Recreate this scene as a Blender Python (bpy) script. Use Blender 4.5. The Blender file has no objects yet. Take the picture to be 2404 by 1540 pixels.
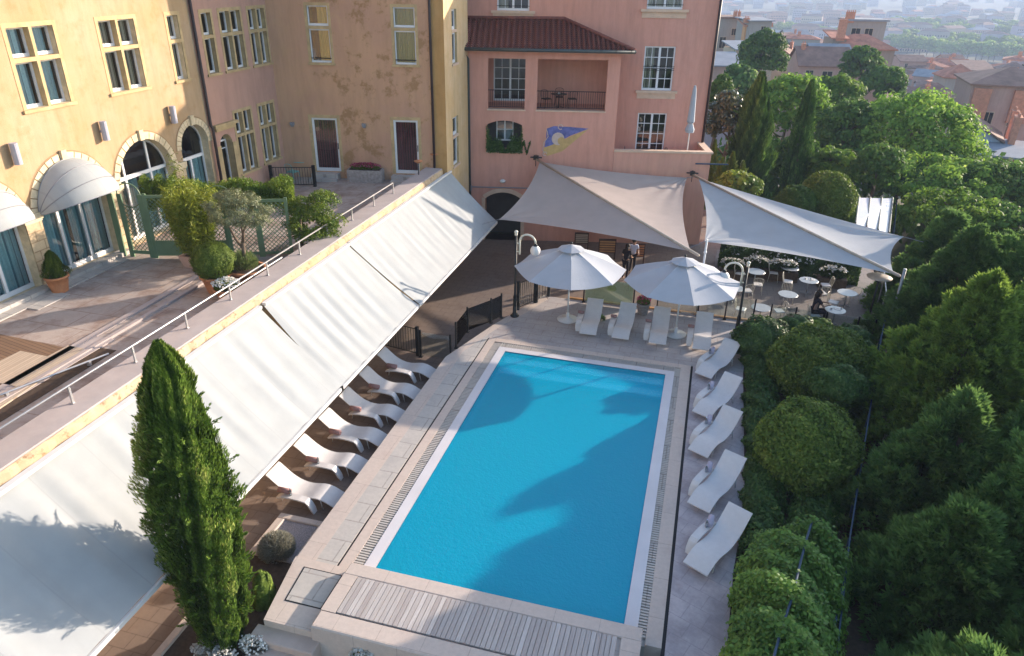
import bpy, math, random
import numpy as np
from mathutils import Vector, Matrix
R_ = math.radians
random.seed(7)
rng = np.random.default_rng(11)
scene = bpy.context.scene
col = scene.collection

# ------------------------------------------------------------------ camera
FPX, CX, CY, CH = 1687.0, 1202.0, 770.0, 13.0
_dz = np.array([1145 - CX, 4130 - CY, FPX]); _dz /= np.linalg.norm(_dz)
_dy = np.array([1720 - CX, -76 - CY, FPX]); _dy -= _dz * _dy.dot(_dz); _dy /= np.linalg.norm(_dy)
_dx = np.cross(_dy, -_dz)
RM = np.stack([_dx, _dy, -_dz])
CAM = np.array([0.0, 0.0, CH])
cam_data = bpy.data.cameras.new('camera')
cam = bpy.data.objects.new('camera', cam_data); col.objects.link(cam)
_r = RM @ np.array([1, 0, 0]); _u = RM @ np.array([0, -1, 0]); _b = RM @ np.array([0, 0, -1])
cam.matrix_world = Matrix([[_r[0], _u[0], _b[0], 0], [_r[1], _u[1], _b[1], 0], [_r[2], _u[2], _b[2], CH], [0, 0, 0, 1]])
cam_data.sensor_width = 36.0; cam_data.lens = 36.0 * FPX / 2404.0
cam_data.clip_start = 0.1; cam_data.clip_end = 9000.0
scene.camera = cam

# ------------------------------------------------------------------ light
SUN_AZ, SUN_EL = 44.6, 14.0           # from +Y towards +X, and above the horizon
world = bpy.data.worlds.new('World'); scene.world = world; world.use_nodes = True
nt = world.node_tree; bg = nt.nodes['Background']
sky = nt.nodes.new('ShaderNodeTexSky'); sky.sky_type = 'NISHITA'; sky.sun_disc = False
sky.sun_elevation = R_(SUN_EL); sky.sun_rotation = R_(SUN_AZ)
sky.air_density = 1.0; sky.dust_density = 1.0; sky.ozone_density = 1.6
nt.links.new(sky.outputs[0], bg.inputs[0]); bg.inputs[1].default_value = 0.115
sl = bpy.data.lights.new('sun', 'SUN'); sl.energy = 2.6; sl.angle = R_(0.6); sl.color = (1.0, 0.85, 0.70)
sun = bpy.data.objects.new('sun', sl); col.objects.link(sun); sun.location = (30, 30, 60)
_sd = Vector((math.sin(R_(SUN_AZ)) * math.cos(R_(SUN_EL)), math.cos(R_(SUN_AZ)) * math.cos(R_(SUN_EL)), math.sin(R_(SUN_EL))))
sun.rotation_euler = _sd.to_track_quat('Z', 'Y').to_euler()
scene.view_settings.view_transform = 'Standard'; scene.view_settings.look = 'None'
scene.view_settings.gamma = 1.0; scene.view_settings.exposure = 1.98
scene.cycles.use_denoising = True
scene.cycles.max_bounces = 7; scene.cycles.diffuse_bounces = 3; scene.cycles.glossy_bounces = 3
scene.cycles.transparent_max_bounces = 12; scene.cycles.transmission_bounces = 4; scene.cycles.volume_bounces = 0
scene.cycles.caustics_reflective = False; scene.cycles.caustics_refractive = False

# ------------------------------------------------------------------ survey helpers (photo measurement -> site coordinates)
def ray(x, y): return RM @ np.array([x - CX, y - CY, FPX])
def gz(x, y, z=0.0):
    r = ray(x, y); return CAM + r * ((z - CH) / r[2])
def at(x, y, d):
    r = ray(x, y); return CAM + r * (d / FPX)
def pxl(p):
    c = RM.T @ (np.array(p, float) - CAM); return CX + FPX * c[0] / c[2], CY + FPX * c[1] / c[2]
def onwall(x, y, p, ang):
    n = np.array([-math.sin(ang), math.cos(ang)]); r = ray(x, y)
    t = (np.array(p[:2]) - CAM[:2]).dot(n) / r[:2].dot(n); return CAM + t * r

# ------------------------------------------------------------------ materials
def new_mat(name):
    m = bpy.data.materials.new(name); m.use_nodes = True
    return m, m.node_tree, m.node_tree.nodes['Principled BSDF']
def N(t, typ, **kw):
    n = t.nodes.new(typ)
    for k, v in kw.items():
        if k in n.inputs: n.inputs[k].default_value = v
        else: setattr(n, k, v)
    return n
def ramp(t, src, stops, interp='LINEAR'):
    r = t.nodes.new('ShaderNodeValToRGB'); r.color_ramp.interpolation = interp
    e = r.color_ramp.elements
    while len(e) < len(stops): e.new(0.5)
    for i, (p, c) in enumerate(stops):
        e[i].position = p; e[i].color = (*c, 1) if len(c) == 3 else c
    t.links.new(src, r.inputs[0]); return r
def mix(t, fac, a, b, mode='MIX'):
    m = t.nodes.new('ShaderNodeMix'); m.data_type = 'RGBA'; m.blend_type = mode
    for i, v in ((0, fac), (6, a), (7, b)):
        if hasattr(v, 'is_linked') or hasattr(v, 'links'): t.links.new(v, m.inputs[i])
        else: m.inputs[i].default_value = (*v, 1) if isinstance(v, tuple) and len(v) == 3 else v
    return m.outputs[2]
def coords(t, scale=(1, 1, 1), rot=(0, 0, 0), kind='Object'):
    tc = t.nodes.new('ShaderNodeTexCoord'); mp = t.nodes.new('ShaderNodeMapping')
    mp.inputs['Scale'].default_value = scale; mp.inputs['Rotation'].default_value = rot
    t.links.new(tc.outputs[kind], mp.inputs[0]); return mp.outputs[0]
def noise(t, vec, scale, detail=4, rough=0.6):
    n = N(t, 'ShaderNodeTexNoise', Scale=scale, Detail=detail, Roughness=rough)
    t.links.new(vec, n.inputs['Vector']); return n.outputs[0]
def bump(t, bsdf, h, strength=0.3, dist=0.02):
    b = N(t, 'ShaderNodeBump', Strength=strength, Distance=dist)
    t.links.new(h, b.inputs['Height']); t.links.new(b.outputs[0], bsdf.inputs['Normal'])
def plain(name, c, rough=0.6, metal=0.0, var=0.12, vs=3.0, bmp=0.0, spec=0.4):
    m, t, b = new_mat(name); v = coords(t)
    n = noise(t, v, vs)
    r = ramp(t, n, [(0.3, tuple(x * (1 - var) for x in c)), (0.7, tuple(min(1, x * (1 + var)) for x in c))])
    t.links.new(r.outputs[0], b.inputs['Base Color'])
    b.inputs['Roughness'].default_value = rough; b.inputs['Metallic'].default_value = metal
    b.inputs['Specular IOR Level'].default_value = spec
    if bmp: bump(t, b, noise(t, v, vs * 12), bmp, 0.01)
    return m
def stucco(name, c1, c2, c3, patch=None, pscale=0.7, pth=(0.56, 0.60), zc=None):
    m, t, b = new_mat(name); v = coords(t)
    n1 = noise(t, v, 0.35, 6, 0.65); n2 = noise(t, v, 2.2, 6, 0.7)
    vs = coords(t, (1.6, 1.6, 0.22)); n3 = noise(t, vs, 2.0, 5, 0.7)
    c = mix(t, ramp(t, n1, [(0.35, (0, 0, 0)), (0.65, (1, 1, 1))]).outputs[0], c1, c2)
    c = mix(t, ramp(t, n2, [(0.5, (0, 0, 0)), (0.75, (0.7, 0.7, 0.7))]).outputs[0], c, c3)
    c = mix(t, ramp(t, n3, [(0.42, (0, 0, 0)), (0.8, (0.5, 0.5, 0.5))]).outputs[0], c, tuple(x * 0.62 for x in c1))
    if patch:
        n4 = noise(t, v, pscale, 8, 0.72)
        if zc:
            sx = t.nodes.new('ShaderNodeSeparateXYZ'); t.links.new(v, sx.inputs[0])
            mr = N(t, 'ShaderNodeMapRange'); t.links.new(sx.outputs[0], mr.inputs[0])
            mr.inputs[1].default_value = zc[0]; mr.inputs[2].default_value = zc[1]
            mr.inputs[3].default_value = -0.09; mr.inputs[4].default_value = 0.02
            ad = N(t, 'ShaderNodeMath', operation='ADD'); t.links.new(n4, ad.inputs[0]); t.links.new(mr.outputs[0], ad.inputs[1]); n4 = ad.outputs[0]
        c = mix(t, ramp(t, n4, [(pth[0], (0, 0, 0)), (pth[1], (0.8, 0.8, 0.8))]).outputs[0], c, patch)
    t.links.new(c, b.inputs['Base Color']); b.inputs['Roughness'].default_value = 0.92; b.inputs['Specular IOR Level'].default_value = 0.2
    bump(t, b, noise(t, v, 14, 6, 0.75), 0.35, 0.015)
    return m
def paving(name, ca, cb, mortar, w=0.6, h=0.4, ms=0.012, stain=None, st=0.5, rot=0.0, rough=0.8, cc=None, vert=False):
    m, t, b = new_mat(name); v = coords(t, (1, 1, 1), (0, 0, rot))
    if vert:
        sx = t.nodes.new('ShaderNodeSeparateXYZ'); t.links.new(v, sx.inputs[0]); ad = N(t, 'ShaderNodeMath', operation='ADD')
        t.links.new(sx.outputs[0], ad.inputs[0]); t.links.new(sx.outputs[1], ad.inputs[1]); cb_ = t.nodes.new('ShaderNodeCombineXYZ')
        t.links.new(ad.outputs[0], cb_.inputs[0]); t.links.new(sx.outputs[2], cb_.inputs[1]); v = cb_.outputs[0]
    br = N(t, 'ShaderNodeTexBrick', Scale=1.0); br.offset = 0.5
    br.inputs['Brick Width'].default_value = w; br.inputs['Row Height'].default_value = h
    br.inputs['Mortar Size'].default_value = ms; br.inputs['Mortar Smooth'].default_value = 0.2
    br.inputs['Color1'].default_value = (*ca, 1); br.inputs['Color2'].default_value = (*cb, 1); br.inputs['Mortar'].default_value = (*mortar, 1)
    t.links.new(v, br.inputs['Vector'])
    n = noise(t, v, 1.1, 7, 0.7); n2 = noise(t, v, 9, 6, 0.75)
    c = mix(t, ramp(t, n2, [(0.35, (0, 0, 0)), (0.7, (0.45, 0.45, 0.45))]).outputs[0], br.outputs[0], cc or tuple(min(1, x * 1.35) for x in ca))
    if stain: c = mix(t, ramp(t, n, [(st, (0, 0, 0)), (st + 0.22, (0.75, 0.75, 0.75))]).outputs[0], c, stain)
    t.links.new(c, b.inputs['Base Color']); b.inputs['Roughness'].default_value = rough
    bump(t, b, br.outputs[1], -0.25, 0.01)
    return m
def canvas(name, c, trans=0.25, wscale=5.0, seam=0):
    m, t, b = new_mat(name); out = t.nodes['Material Output']; v = coords(t)
    n = noise(t, v, 1.3, 4)
    cr = ramp(t, n, [(0.3, tuple(x * 0.9 for x in c)), (0.7, c)])
    cout = cr.outputs[0]
    if seam:
        sx = t.nodes.new('ShaderNodeSeparateXYZ'); t.links.new(v, sx.inputs[0]); mu = N(t, 'ShaderNodeMath', operation='MULTIPLY'); t.links.new(sx.outputs[1], mu.inputs[0]); mu.inputs[1].default_value = 1 / seam
        fr = N(t, 'ShaderNodeMath', operation='FRACT'); t.links.new(mu.outputs[0], fr.inputs[0]); j = ramp(t, fr.outputs[0], [(0, (.8, .8, .8)), (.022, (0, 0, 0))], 'CONSTANT').outputs[0]
        cout = mix(t, j, cout, tuple(x * .86 for x in c)); st = noise(t, coords(t, (.5, 3.5, .5)), 1.0, 6, .7); cout = mix(t, ramp(t, st, [(.5, (0, 0, 0)), (.8, (.4, .4, .4))]).outputs[0], cout, tuple(x * .8 for x in c))
    t.links.new(cout, b.inputs['Base Color']); b.inputs['Roughness'].default_value = 0.85; b.inputs['Specular IOR Level'].default_value = 0.15
    tr = t.nodes.new('ShaderNodeBsdfTranslucent'); t.links.new(cr.outputs[0], tr.inputs[0])
    mx = t.nodes.new('ShaderNodeMixShader'); mx.inputs[0].default_value = trans
    t.links.new(b.outputs[0], mx.inputs[1]); t.links.new(tr.outputs[0], mx.inputs[2]); t.links.new(mx.outputs[0], out.inputs[0])
    bump(t, b, noise(t, v, wscale, 3), 0.25, 0.03)
    return m
def leafmat(name, ca, cb, cc=None, trans=0.3, rough=0.55, spec=0.35):
    m, t, b = new_mat(name); out = t.nodes['Material Output']
    at_ = t.nodes.new('ShaderNodeAttribute'); at_.attribute_name = 'tint'
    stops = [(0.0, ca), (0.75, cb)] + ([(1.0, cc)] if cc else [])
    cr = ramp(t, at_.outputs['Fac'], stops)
    oi = t.nodes.new('ShaderNodeObjectInfo')
    hs = N(t, 'ShaderNodeHueSaturation'); t.links.new(cr.outputs[0], hs.inputs['Color'])
    mr = N(t, 'ShaderNodeMapRange'); t.links.new(oi.outputs['Random'], mr.inputs[0]); mr.inputs[3].default_value = 0.8; mr.inputs[4].default_value = 1.2
    t.links.new(mr.outputs[0], hs.inputs['Value'])
    t.links.new(hs.outputs[0], b.inputs['Base Color']); b.inputs['Roughness'].default_value = rough; b.inputs['Specular IOR Level'].default_value = spec
    tr = t.nodes.new('ShaderNodeBsdfTranslucent'); t.links.new(hs.outputs[0], tr.inputs[0])
    mx = t.nodes.new('ShaderNodeMixShader'); mx.inputs[0].default_value = trans
    t.links.new(b.outputs[0], mx.inputs[1]); t.links.new(tr.outputs[0], mx.inputs[2]); t.links.new(mx.outputs[0], out.inputs[0])
    return m
def glassy(name, tint=(0.5, 0.6, 0.6), base=0.12, op=0.35):
    m, t, b = new_mat(name); out = t.nodes['Material Output']
    tr = t.nodes.new('ShaderNodeBsdfTransparent'); tr.inputs[0].default_value = (*tint, 1)
    gl = t.nodes.new('ShaderNodeBsdfGlossy'); gl.inputs['Roughness'].default_value = 0.03
    fr = N(t, 'ShaderNodeFresnel', IOR=1.5)
    ad = N(t, 'ShaderNodeMath', operation='ADD'); t.links.new(fr.outputs[0], ad.inputs[0]); ad.inputs[1].default_value = base
    mx = t.nodes.new('ShaderNodeMixShader'); t.links.new(ad.outputs[0], mx.inputs[0])
    t.links.new(tr.outputs[0], mx.inputs[1]); t.links.new(gl.outputs[0], mx.inputs[2]); t.links.new(mx.outputs[0], out.inputs[0])
    v = coords(t); bp = N(t, 'ShaderNodeBump', Strength=0.04, Distance=0.05); t.links.new(noise(t, v, 1.5, 2), bp.inputs['Height'])
    t.links.new(bp.outputs[0], gl.inputs['Normal'])
    return m
def stripes(name, ca, cb, axis=0, scale=8.0, width=0.12, var=0.25, rough=0.75, rotz=0.0):
    """boards laid side by side: colour per board, dark joint"""
    m, t, b = new_mat(name); v = coords(t, (1, 1, 1), (0, 0, rotz)); sx = t.nodes.new('ShaderNodeSeparateXYZ'); t.links.new(v, sx.inputs[0])
    mu = N(t, 'ShaderNodeMath', operation='MULTIPLY'); t.links.new(sx.outputs[axis], mu.inputs[0]); mu.inputs[1].default_value = scale
    fr = N(t, 'ShaderNodeMath', operation='FRACT'); t.links.new(mu.outputs[0], fr.inputs[0])
    fl = N(t, 'ShaderNodeMath', operation='FLOOR'); t.links.new(mu.outputs[0], fl.inputs[0])
    wn = t.nodes.new('ShaderNodeTexWhiteNoise'); wn.noise_dimensions = '1D'; t.links.new(fl.outputs[0], wn.inputs['W'])
    c = ramp(t, wn.outputs[0], [(0, tuple(x * (1 - var) for x in ca)), (1, tuple(min(1, x * (1 + var)) for x in ca))]).outputs[0]
    sc = [14, 14, 14]; sc[axis] = 40; sc[1 - axis if axis < 2 else 0] = 2.5
    n = noise(t, coords(t, tuple(sc), (0, 0, rotz)), 1.0, 5)
    c = mix(t, ramp(t, n, [(0.35, (0, 0, 0)), (0.75, (0.5, 0.5, 0.5))]).outputs[0], c, tuple(x * 0.6 for x in ca))
    j = ramp(t, fr.outputs[0], [(0.0, (1, 1, 1)), (width, (0, 0, 0))], 'CONSTANT').outputs[0]
    c = mix(t, j, c, cb)
    t.links.new(c, b.inputs['Base Color']); b.inputs['Roughness'].default_value = rough
    return m

M = {}
M['yellow'] = stucco('yellow stucco', (0.42, 0.28, 0.15), (0.455, 0.325, 0.215), (0.35, 0.20, 0.085))
M['pinkwing'] = stucco('old pink stucco', (0.48, 0.28, 0.215), (0.53, 0.31, 0.23), (0.44, 0.26, 0.19))
M['ochre'] = stucco('peeling ochre stucco', (0.58, 0.34, 0.20), (0.52, 0.30, 0.20), (0.56, 0.35, 0.19), (0.33, 0.185, 0.085), 1.1, (0.54, 0.62), (1.0, 3.5))
M['tower'] = stucco('pale yellow stucco', (0.62, 0.42, 0.21), (0.68, 0.49, 0.30), (0.57, 0.35, 0.16))
M['towerbrown'] = stucco('brown ochre stucco', (0.45, 0.25, 0.09), (0.50, 0.29, 0.12), (0.38, 0.2, 0.07))
M['pink'] = stucco('rose stucco', (0.62, 0.30, 0.22), (0.64, 0.325, 0.25), (0.58, 0.28, 0.22))
M['pinkl'] = stucco('light rose stucco', (0.66, 0.34, 0.255), (0.64, 0.33, 0.24), (0.66, 0.37, 0.26))
M['band'] = plain('yellow stone trim', (0.48, 0.345, 0.18), 0.9, var=0.2, bmp=0.2)
M['bandpale'] = plain('pale sill stone', (0.62, 0.44, 0.32), 0.9, var=0.1)
M['block'] = paving('pale stone blocks', (0.50, 0.38, 0.24), (0.42, 0.30, 0.18), (0.25, 0.16, 0.08), 0.5, 0.3, 0.02, vert=True)
M['voussoir'] = plain('arch stone', (0.62, 0.50, 0.33), 0.9, var=0.25, vs=2.5, bmp=0.3)
M['vjoint'] = plain('arch joint', (0.30, 0.19, 0.10), 0.9)
M['wframe'] = plain('white window paint', (0.72, 0.71, 0.72), 0.45, var=0.04)
M['pane'] = glassy('window pane', (0.88, 0.92, 0.93), 0.08)
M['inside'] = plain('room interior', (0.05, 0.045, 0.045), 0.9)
M['curtblue'] = stripes('teal curtain', (0.32, 0.58, 0.64), (0.10, 0.24, 0.30), 1, 5.0, 0.2)
M['curtgrey'] = stripes('cream curtain', (0.55, 0.52, 0.40), (0.16, 0.15, 0.11), 1, 7.0, 0.25)
M['curtyel'] = stripes('yellow curtain', (0.75, 0.52, 0.16), (0.5, 0.33, 0.1), 0, 14.0, 0.2, 0.1)
M['curtred'] = stripes('dark red curtain', (0.20, 0.035, 0.05), (0.04, 0.01, 0.012), 0, 9.0, 0.3)
M['pipe'] = plain('dark brown pipe', (0.035, 0.02, 0.02), 0.5)
M['gutter'] = plain('grey green gutter', (0.07, 0.08, 0.08), 0.5, metal=0.3)
M['iron'] = plain('black iron', (0.012, 0.014, 0.016), 0.45, metal=0.2)
M['steel'] = plain('galvanised rail', (0.42, 0.42, 0.43), 0.4, metal=0.7)
M['sconce'] = plain('grey sconce', (0.36, 0.34, 0.38), 0.55)
M['grey'] = plain('grey plastic', (0.22, 0.22, 0.24), 0.5)
M['white'] = plain('white paint', (0.62, 0.61, 0.60), 0.5, var=0.04)
M['cream'] = plain('cream enamel', (0.62, 0.58, 0.48), 0.35, var=0.05)
M['globe'] = plain('frosted globe', (0.66, 0.62, 0.58), 0.5, var=0.05)
M['terrace'] = paving('terrace paving', (0.38, 0.315, 0.275), (0.345, 0.285, 0.25), (0.22, 0.15, 0.12), 1.3, 0.95, 0.018, (0.19, 0.115, 0.085), 0.46, 0.0)
M['coping'] = plain('grey terrace coping', (0.40, 0.34, 0.32), 0.85, var=0.1, vs=1.5, bmp=0.15)
M['rubble'] = stucco('eroded ochre masonry', (0.46, 0.33, 0.20), (0.50, 0.39, 0.27), (0.42, 0.27, 0.13), (0.17, 0.09, 0.05), 5.0, (0.54, 0.66))
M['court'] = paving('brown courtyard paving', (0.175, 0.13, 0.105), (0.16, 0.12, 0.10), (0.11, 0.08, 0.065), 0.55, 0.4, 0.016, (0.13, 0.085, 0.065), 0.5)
M['deck'] = paving('pool deck stone', (0.385, 0.345, 0.33), (0.35, 0.315, 0.305), (0.27, 0.215, 0.20), 0.9, 0.45, 0.014, (0.28, 0.24, 0.235), 0.48)
M['deckgrey'] = paving('grey deck stone', (0.44, 0.38, 0.38), (0.38, 0.33, 0.34), (0.30, 0.26, 0.27), 0.5, 0.5, 0.012, (0.25, 0.215, 0.225), 0.42, 0.4)
M['pinkstone'] = paving('pink coping stone', (0.50, 0.41, 0.35), (0.47, 0.385, 0.335), (0.32, 0.26, 0.22), 1.0, 1.2, 0.008, (0.44, 0.33, 0.28), 0.55)
M['greystone'] = paving('grey slab stone', (0.44, 0.40, 0.36), (0.40, 0.365, 0.335), (0.26, 0.23, 0.21), 1.0, 0.72, 0.02, (0.36, 0.33, 0.31), 0.5)
M['slot'] = plain('dark slot', (0.015, 0.014, 0.016), 0.8)
M['poolwhite'] = plain('white pool edge', (0.60, 0.57, 0.58), 0.5, var=0.05, vs=1.2)
M['tread'] = plain('step stone', (0.50, 0.39, 0.33), 0.85, var=0.1, vs=2, bmp=0.1)
M['stepTile'] = paving('white pool step tiles', (0.92, 0.95, 0.95), (0.9, 0.94, 0.94), (0.7, 0.85, 0.88), 0.1, 0.1, 0.004)
M['pooltile'] = paving('pale blue pool tiles', (0.30, 0.76, 0.92), (0.26, 0.72, 0.90), (0.4, 0.8, 0.92), 0.1, 0.1, 0.004)
M['wooddeck'] = stripes('weathered deck boards', (0.42, 0.36, 0.31), (0.05, 0.04, 0.04), 0, 6.6, 0.13, 0.28)
M['woodbrown'] = stripes('brown deck boards', (0.20, 0.12, 0.07), (0.07, 0.04, 0.03), 1, 9.0, 0.15, 0.2, rotz=0.2)
M['woodpale'] = stripes('pale deck boards', (0.50, 0.40, 0.30), (0.3, 0.22, 0.16), 0, 11.0, 0.12, 0.15)
M['awning'] = canvas('white awning canvas', (0.38, 0.392, 0.396), 0.10, 1.2, 1.25)
M['sailbeige'] = canvas('beige sail canvas', (0.50, 0.42, 0.38), 0.22, 2.0)
M['sailwhite'] = canvas('white sail canvas', (0.50, 0.51, 0.52), 0.22, 2.5)
M['umbrella'] = canvas('white parasol canvas', (0.44, 0.45, 0.48), 0.08, 2.0)
M['sailtube'] = plain('beige roller tube', (0.42, 0.34, 0.27), 0.6)
M['lounger'] = plain('white woven lounger', (0.60, 0.565, 0.55), 0.6, var=0.04, vs=8, bmp=0.3)
M['towel'] = plain('rose towel', (0.30, 0.17, 0.16), 0.95, var=0.15, vs=20, bmp=0.4)
M['towelgrey'] = plain('lilac towel', (0.42, 0.38, 0.46), 0.95, var=0.12, vs=20, bmp=0.4)
M['bottle'] = glassy('clear bottle', (0.8, 0.9, 0.95), 0.25)
M['glasspanel'] = glassy('fence glass', (0.90, 0.95, 0.94), 0.06)
M['greenglass'] = glassy('green fence glass', (0.72, 0.93, 0.80), 0.25)
M['terracotta'] = plain('terracotta', (0.46, 0.19, 0.085), 0.8, var=0.15, vs=6)
M['pinktrough'] = plain('pink stone trough', (0.52, 0.34, 0.27), 0.85)
M['greypot'] = plain('grey stone trough', (0.34, 0.30, 0.28), 0.9, var=0.25, vs=9, bmp=0.3)
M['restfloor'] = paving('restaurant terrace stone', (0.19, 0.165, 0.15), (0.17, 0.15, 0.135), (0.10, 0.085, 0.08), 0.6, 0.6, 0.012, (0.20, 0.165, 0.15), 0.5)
M['greypaint'] = plain('sage green paint', (0.13, 0.20, 0.11), 0.5, var=0.12)
M['soil'] = plain('soil', (0.07, 0.045, 0.03), 0.95, var=0.3, vs=10)
M['gravel'] = plain('grey gravel', (0.30, 0.26, 0.26), 0.95, var=0.45, vs=40, bmp=0.6)
M['bark'] = plain('bark', (0.12, 0.085, 0.06), 0.95, var=0.3, vs=8, bmp=0.6)
M['rooftile'] = plain('brown red roof tile', (0.19, 0.062, 0.045), 0.8, var=0.35, vs=5, bmp=0.2)
M['turq'] = plain('turquoise paint', (0.16, 0.42, 0.38), 0.5)
M['darkwood'] = plain('dark teak', (0.06, 0.03, 0.025), 0.6)
M['orangewood'] = plain('orange wood', (0.42, 0.22, 0.09), 0.6, var=0.2)
M['bluemetal'] = plain('blue grey tube', (0.03, 0.06, 0.10), 0.7, metal=0.0)
M['silver'] = plain('silver metal', (0.34, 0.35, 0.35), 0.4, metal=0.4)
M['skin'] = plain('skin', (0.42, 0.25, 0.18), 0.6, var=0.05)
M['hair'] = plain('dark hair', (0.025, 0.014, 0.01), 0.7)
M['blackcloth'] = plain('black cloth', (0.012, 0.01, 0.02), 0.9)
M['shirt'] = plain('pale shirt', (0.50, 0.55, 0.72), 0.9)
M['redflower'] = plain('pink red petals', (0.45, 0.05, 0.09), 0.6, var=0.5, vs=30)
M['whiteflower'] = plain('white petals', (0.75, 0.72, 0.66), 0.6, var=0.1, vs=30)
M['mblue'] = plain('mural blue', (0.13, 0.14, 0.34), 0.9, var=0.35, vs=4)
M['myellow'] = plain('mural yellow', (0.52, 0.34, 0.14), 0.9, var=0.15, vs=4)
M['mpale'] = plain('mural cream', (0.55, 0.42, 0.36), 0.9, var=0.1, vs=6)

# ------------------------------------------------------------------ mesh builder
class MB:
    def __init__(s): s.v = []; s.f = []; s.mi = []; s.cur = 0
    def add(s, vs, fs):
        o = len(s.v); s.v.extend([tuple(map(float, p)) for p in vs])
        for f in fs: s.f.append(tuple(i + o for i in f)); s.mi.append(s.cur)
        return s
    def quad(s, a, b, c, d): return s.add([a, b, c, d], [(0, 1, 2, 3)])
    def poly(s, pts): return s.add(pts, [tuple(range(len(pts)))])
    def box(s, x0, x1, y0, y1, z0, z1):
        v = [(x, y, z) for z in (z0, z1) for y in (y0, y1) for x in (x0, x1)]
        return s.add(v, [(0, 2, 3, 1), (4, 5, 7, 6), (0, 1, 5, 4), (2, 6, 7, 3), (0, 4, 6, 2), (1, 3, 7, 5)])
    def bbox(s, x0, x1, y0, y1, z0, z1, b=0.015):
        """box with chamfered top edges"""
        v = [(x0, y0, z0), (x1, y0, z0), (x1, y1, z0), (x0, y1, z0), (x0, y0, z1 - b), (x1, y0, z1 - b), (x1, y1, z1 - b), (x0, y1, z1 - b),
             (x0 + b, y0 + b, z1), (x1 - b, y0 + b, z1), (x1 - b, y1 - b, z1), (x0 + b, y1 - b, z1)]
        return s.add(v, [(3, 2, 1, 0), (0, 1, 5, 4), (1, 2, 6, 5), (2, 3, 7, 6), (3, 0, 4, 7), (4, 5, 9, 8), (5, 6, 10, 9), (6, 7, 11, 10), (7, 4, 8, 11), (8, 9, 10, 11)])
    def obox(s, o, ex, ey, ez):
        """box from corner o with edge vectors"""
        o = np.array(o, float); ex = np.array(ex, float); ey = np.array(ey, float); ez = np.array(ez, float)
        v = [o + i * ex + j * ey + k * ez for k in (0, 1) for j in (0, 1) for i in (0, 1)]
        return s.add(v, [(0, 2, 3, 1), (4, 5, 7, 6), (0, 1, 5, 4), (2, 6, 7, 3), (0, 4, 6, 2), (1, 3, 7, 5)])
    def prism(s, pts, z0, z1, top=True, bottom=True):
        n = len(pts); v = [(p[0], p[1], z0) for p in pts] + [(p[0], p[1], z1) for p in pts]
        f = [(i, (i + 1) % n, n + (i + 1) % n, n + i) for i in range(n)]
        if top: f.append(tuple(range(n, 2 * n)))
        if bottom: f.append(tuple(range(n - 1, -1, -1)))
        return s.add(v, f)
    def tube(s, pts, r, n=8, cap=True, r2=None):
        pts = [np.array(p, float) for p in pts]; m = len(pts); vs = []
        prev = None
        for i, p in enumerate(pts):
            d = pts[min(i + 1, m - 1)] - pts[max(i - 1, 0)]; d /= (np.linalg.norm(d) + 1e-9)
            if prev is None:
                a = np.array([0, 0, 1.]) if abs(d[2]) < 0.9 else np.array([1., 0, 0])
                u = np.cross(d, a)
            else: u = prev - d * prev.dot(d)
            u /= np.linalg.norm(u); prev = u; w = np.cross(d, u)
            rr = r[i] if isinstance(r, (list, tuple)) else (r if r2 is None else r + (r2 - r) * i / max(1, m - 1))
            for k in range(n):
                a = 2 * math.pi * k / n; vs.append(p + rr * (math.cos(a) * u + math.sin(a) * w))
        f = [(i * n + k, i * n + (k + 1) % n, (i + 1) * n + (k + 1) % n, (i + 1) * n + k) for i in range(m - 1) for k in range(n)]
        if cap: f += [tuple(range(n - 1, -1, -1)), tuple(range((m - 1) * n, m * n))]
        return s.add(vs, f)
    def cyl(s, x, y, z0, z1, r, n=16, r2=None): return s.tube([(x, y, z0), (x, y, z1)], r, n, True, r2)
    def lathe(s, x, y, prof, n=20):
        vs = [(x + r * math.cos(2 * math.pi * k / n), y + r * math.sin(2 * math.pi * k / n), z) for r, z in prof for k in range(n)]
        m = len(prof)
        f = [(i * n + k, i * n + (k + 1) % n, (i + 1) * n + (k + 1) % n, (i + 1) * n + k) for i in range(m - 1) for k in range(n)]
        f += [tuple(range(n - 1, -1, -1)), tuple(range((m - 1) * n, m * n))]
        return s.add(vs, f)
    def sphere(s, c, r, n=14, sz=1.0):
        prof = [(max(1e-4, r * math.sin(math.pi * i / n)), c[2] - r * sz * math.cos(math.pi * i / n)) for i in range(n + 1)]
        return s.lathe(c[0], c[1], prof, n + 4)
    def strip(s, rows):
        """grid of points rows[i][j]"""
        m = len(rows); n = len(rows[0])
        return s.add([p for r in rows for p in r], [(i * n + j, i * n + j + 1, (i + 1) * n + j + 1, (i + 1) * n + j) for i in range(m - 1) for j in range(n - 1)])

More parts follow.
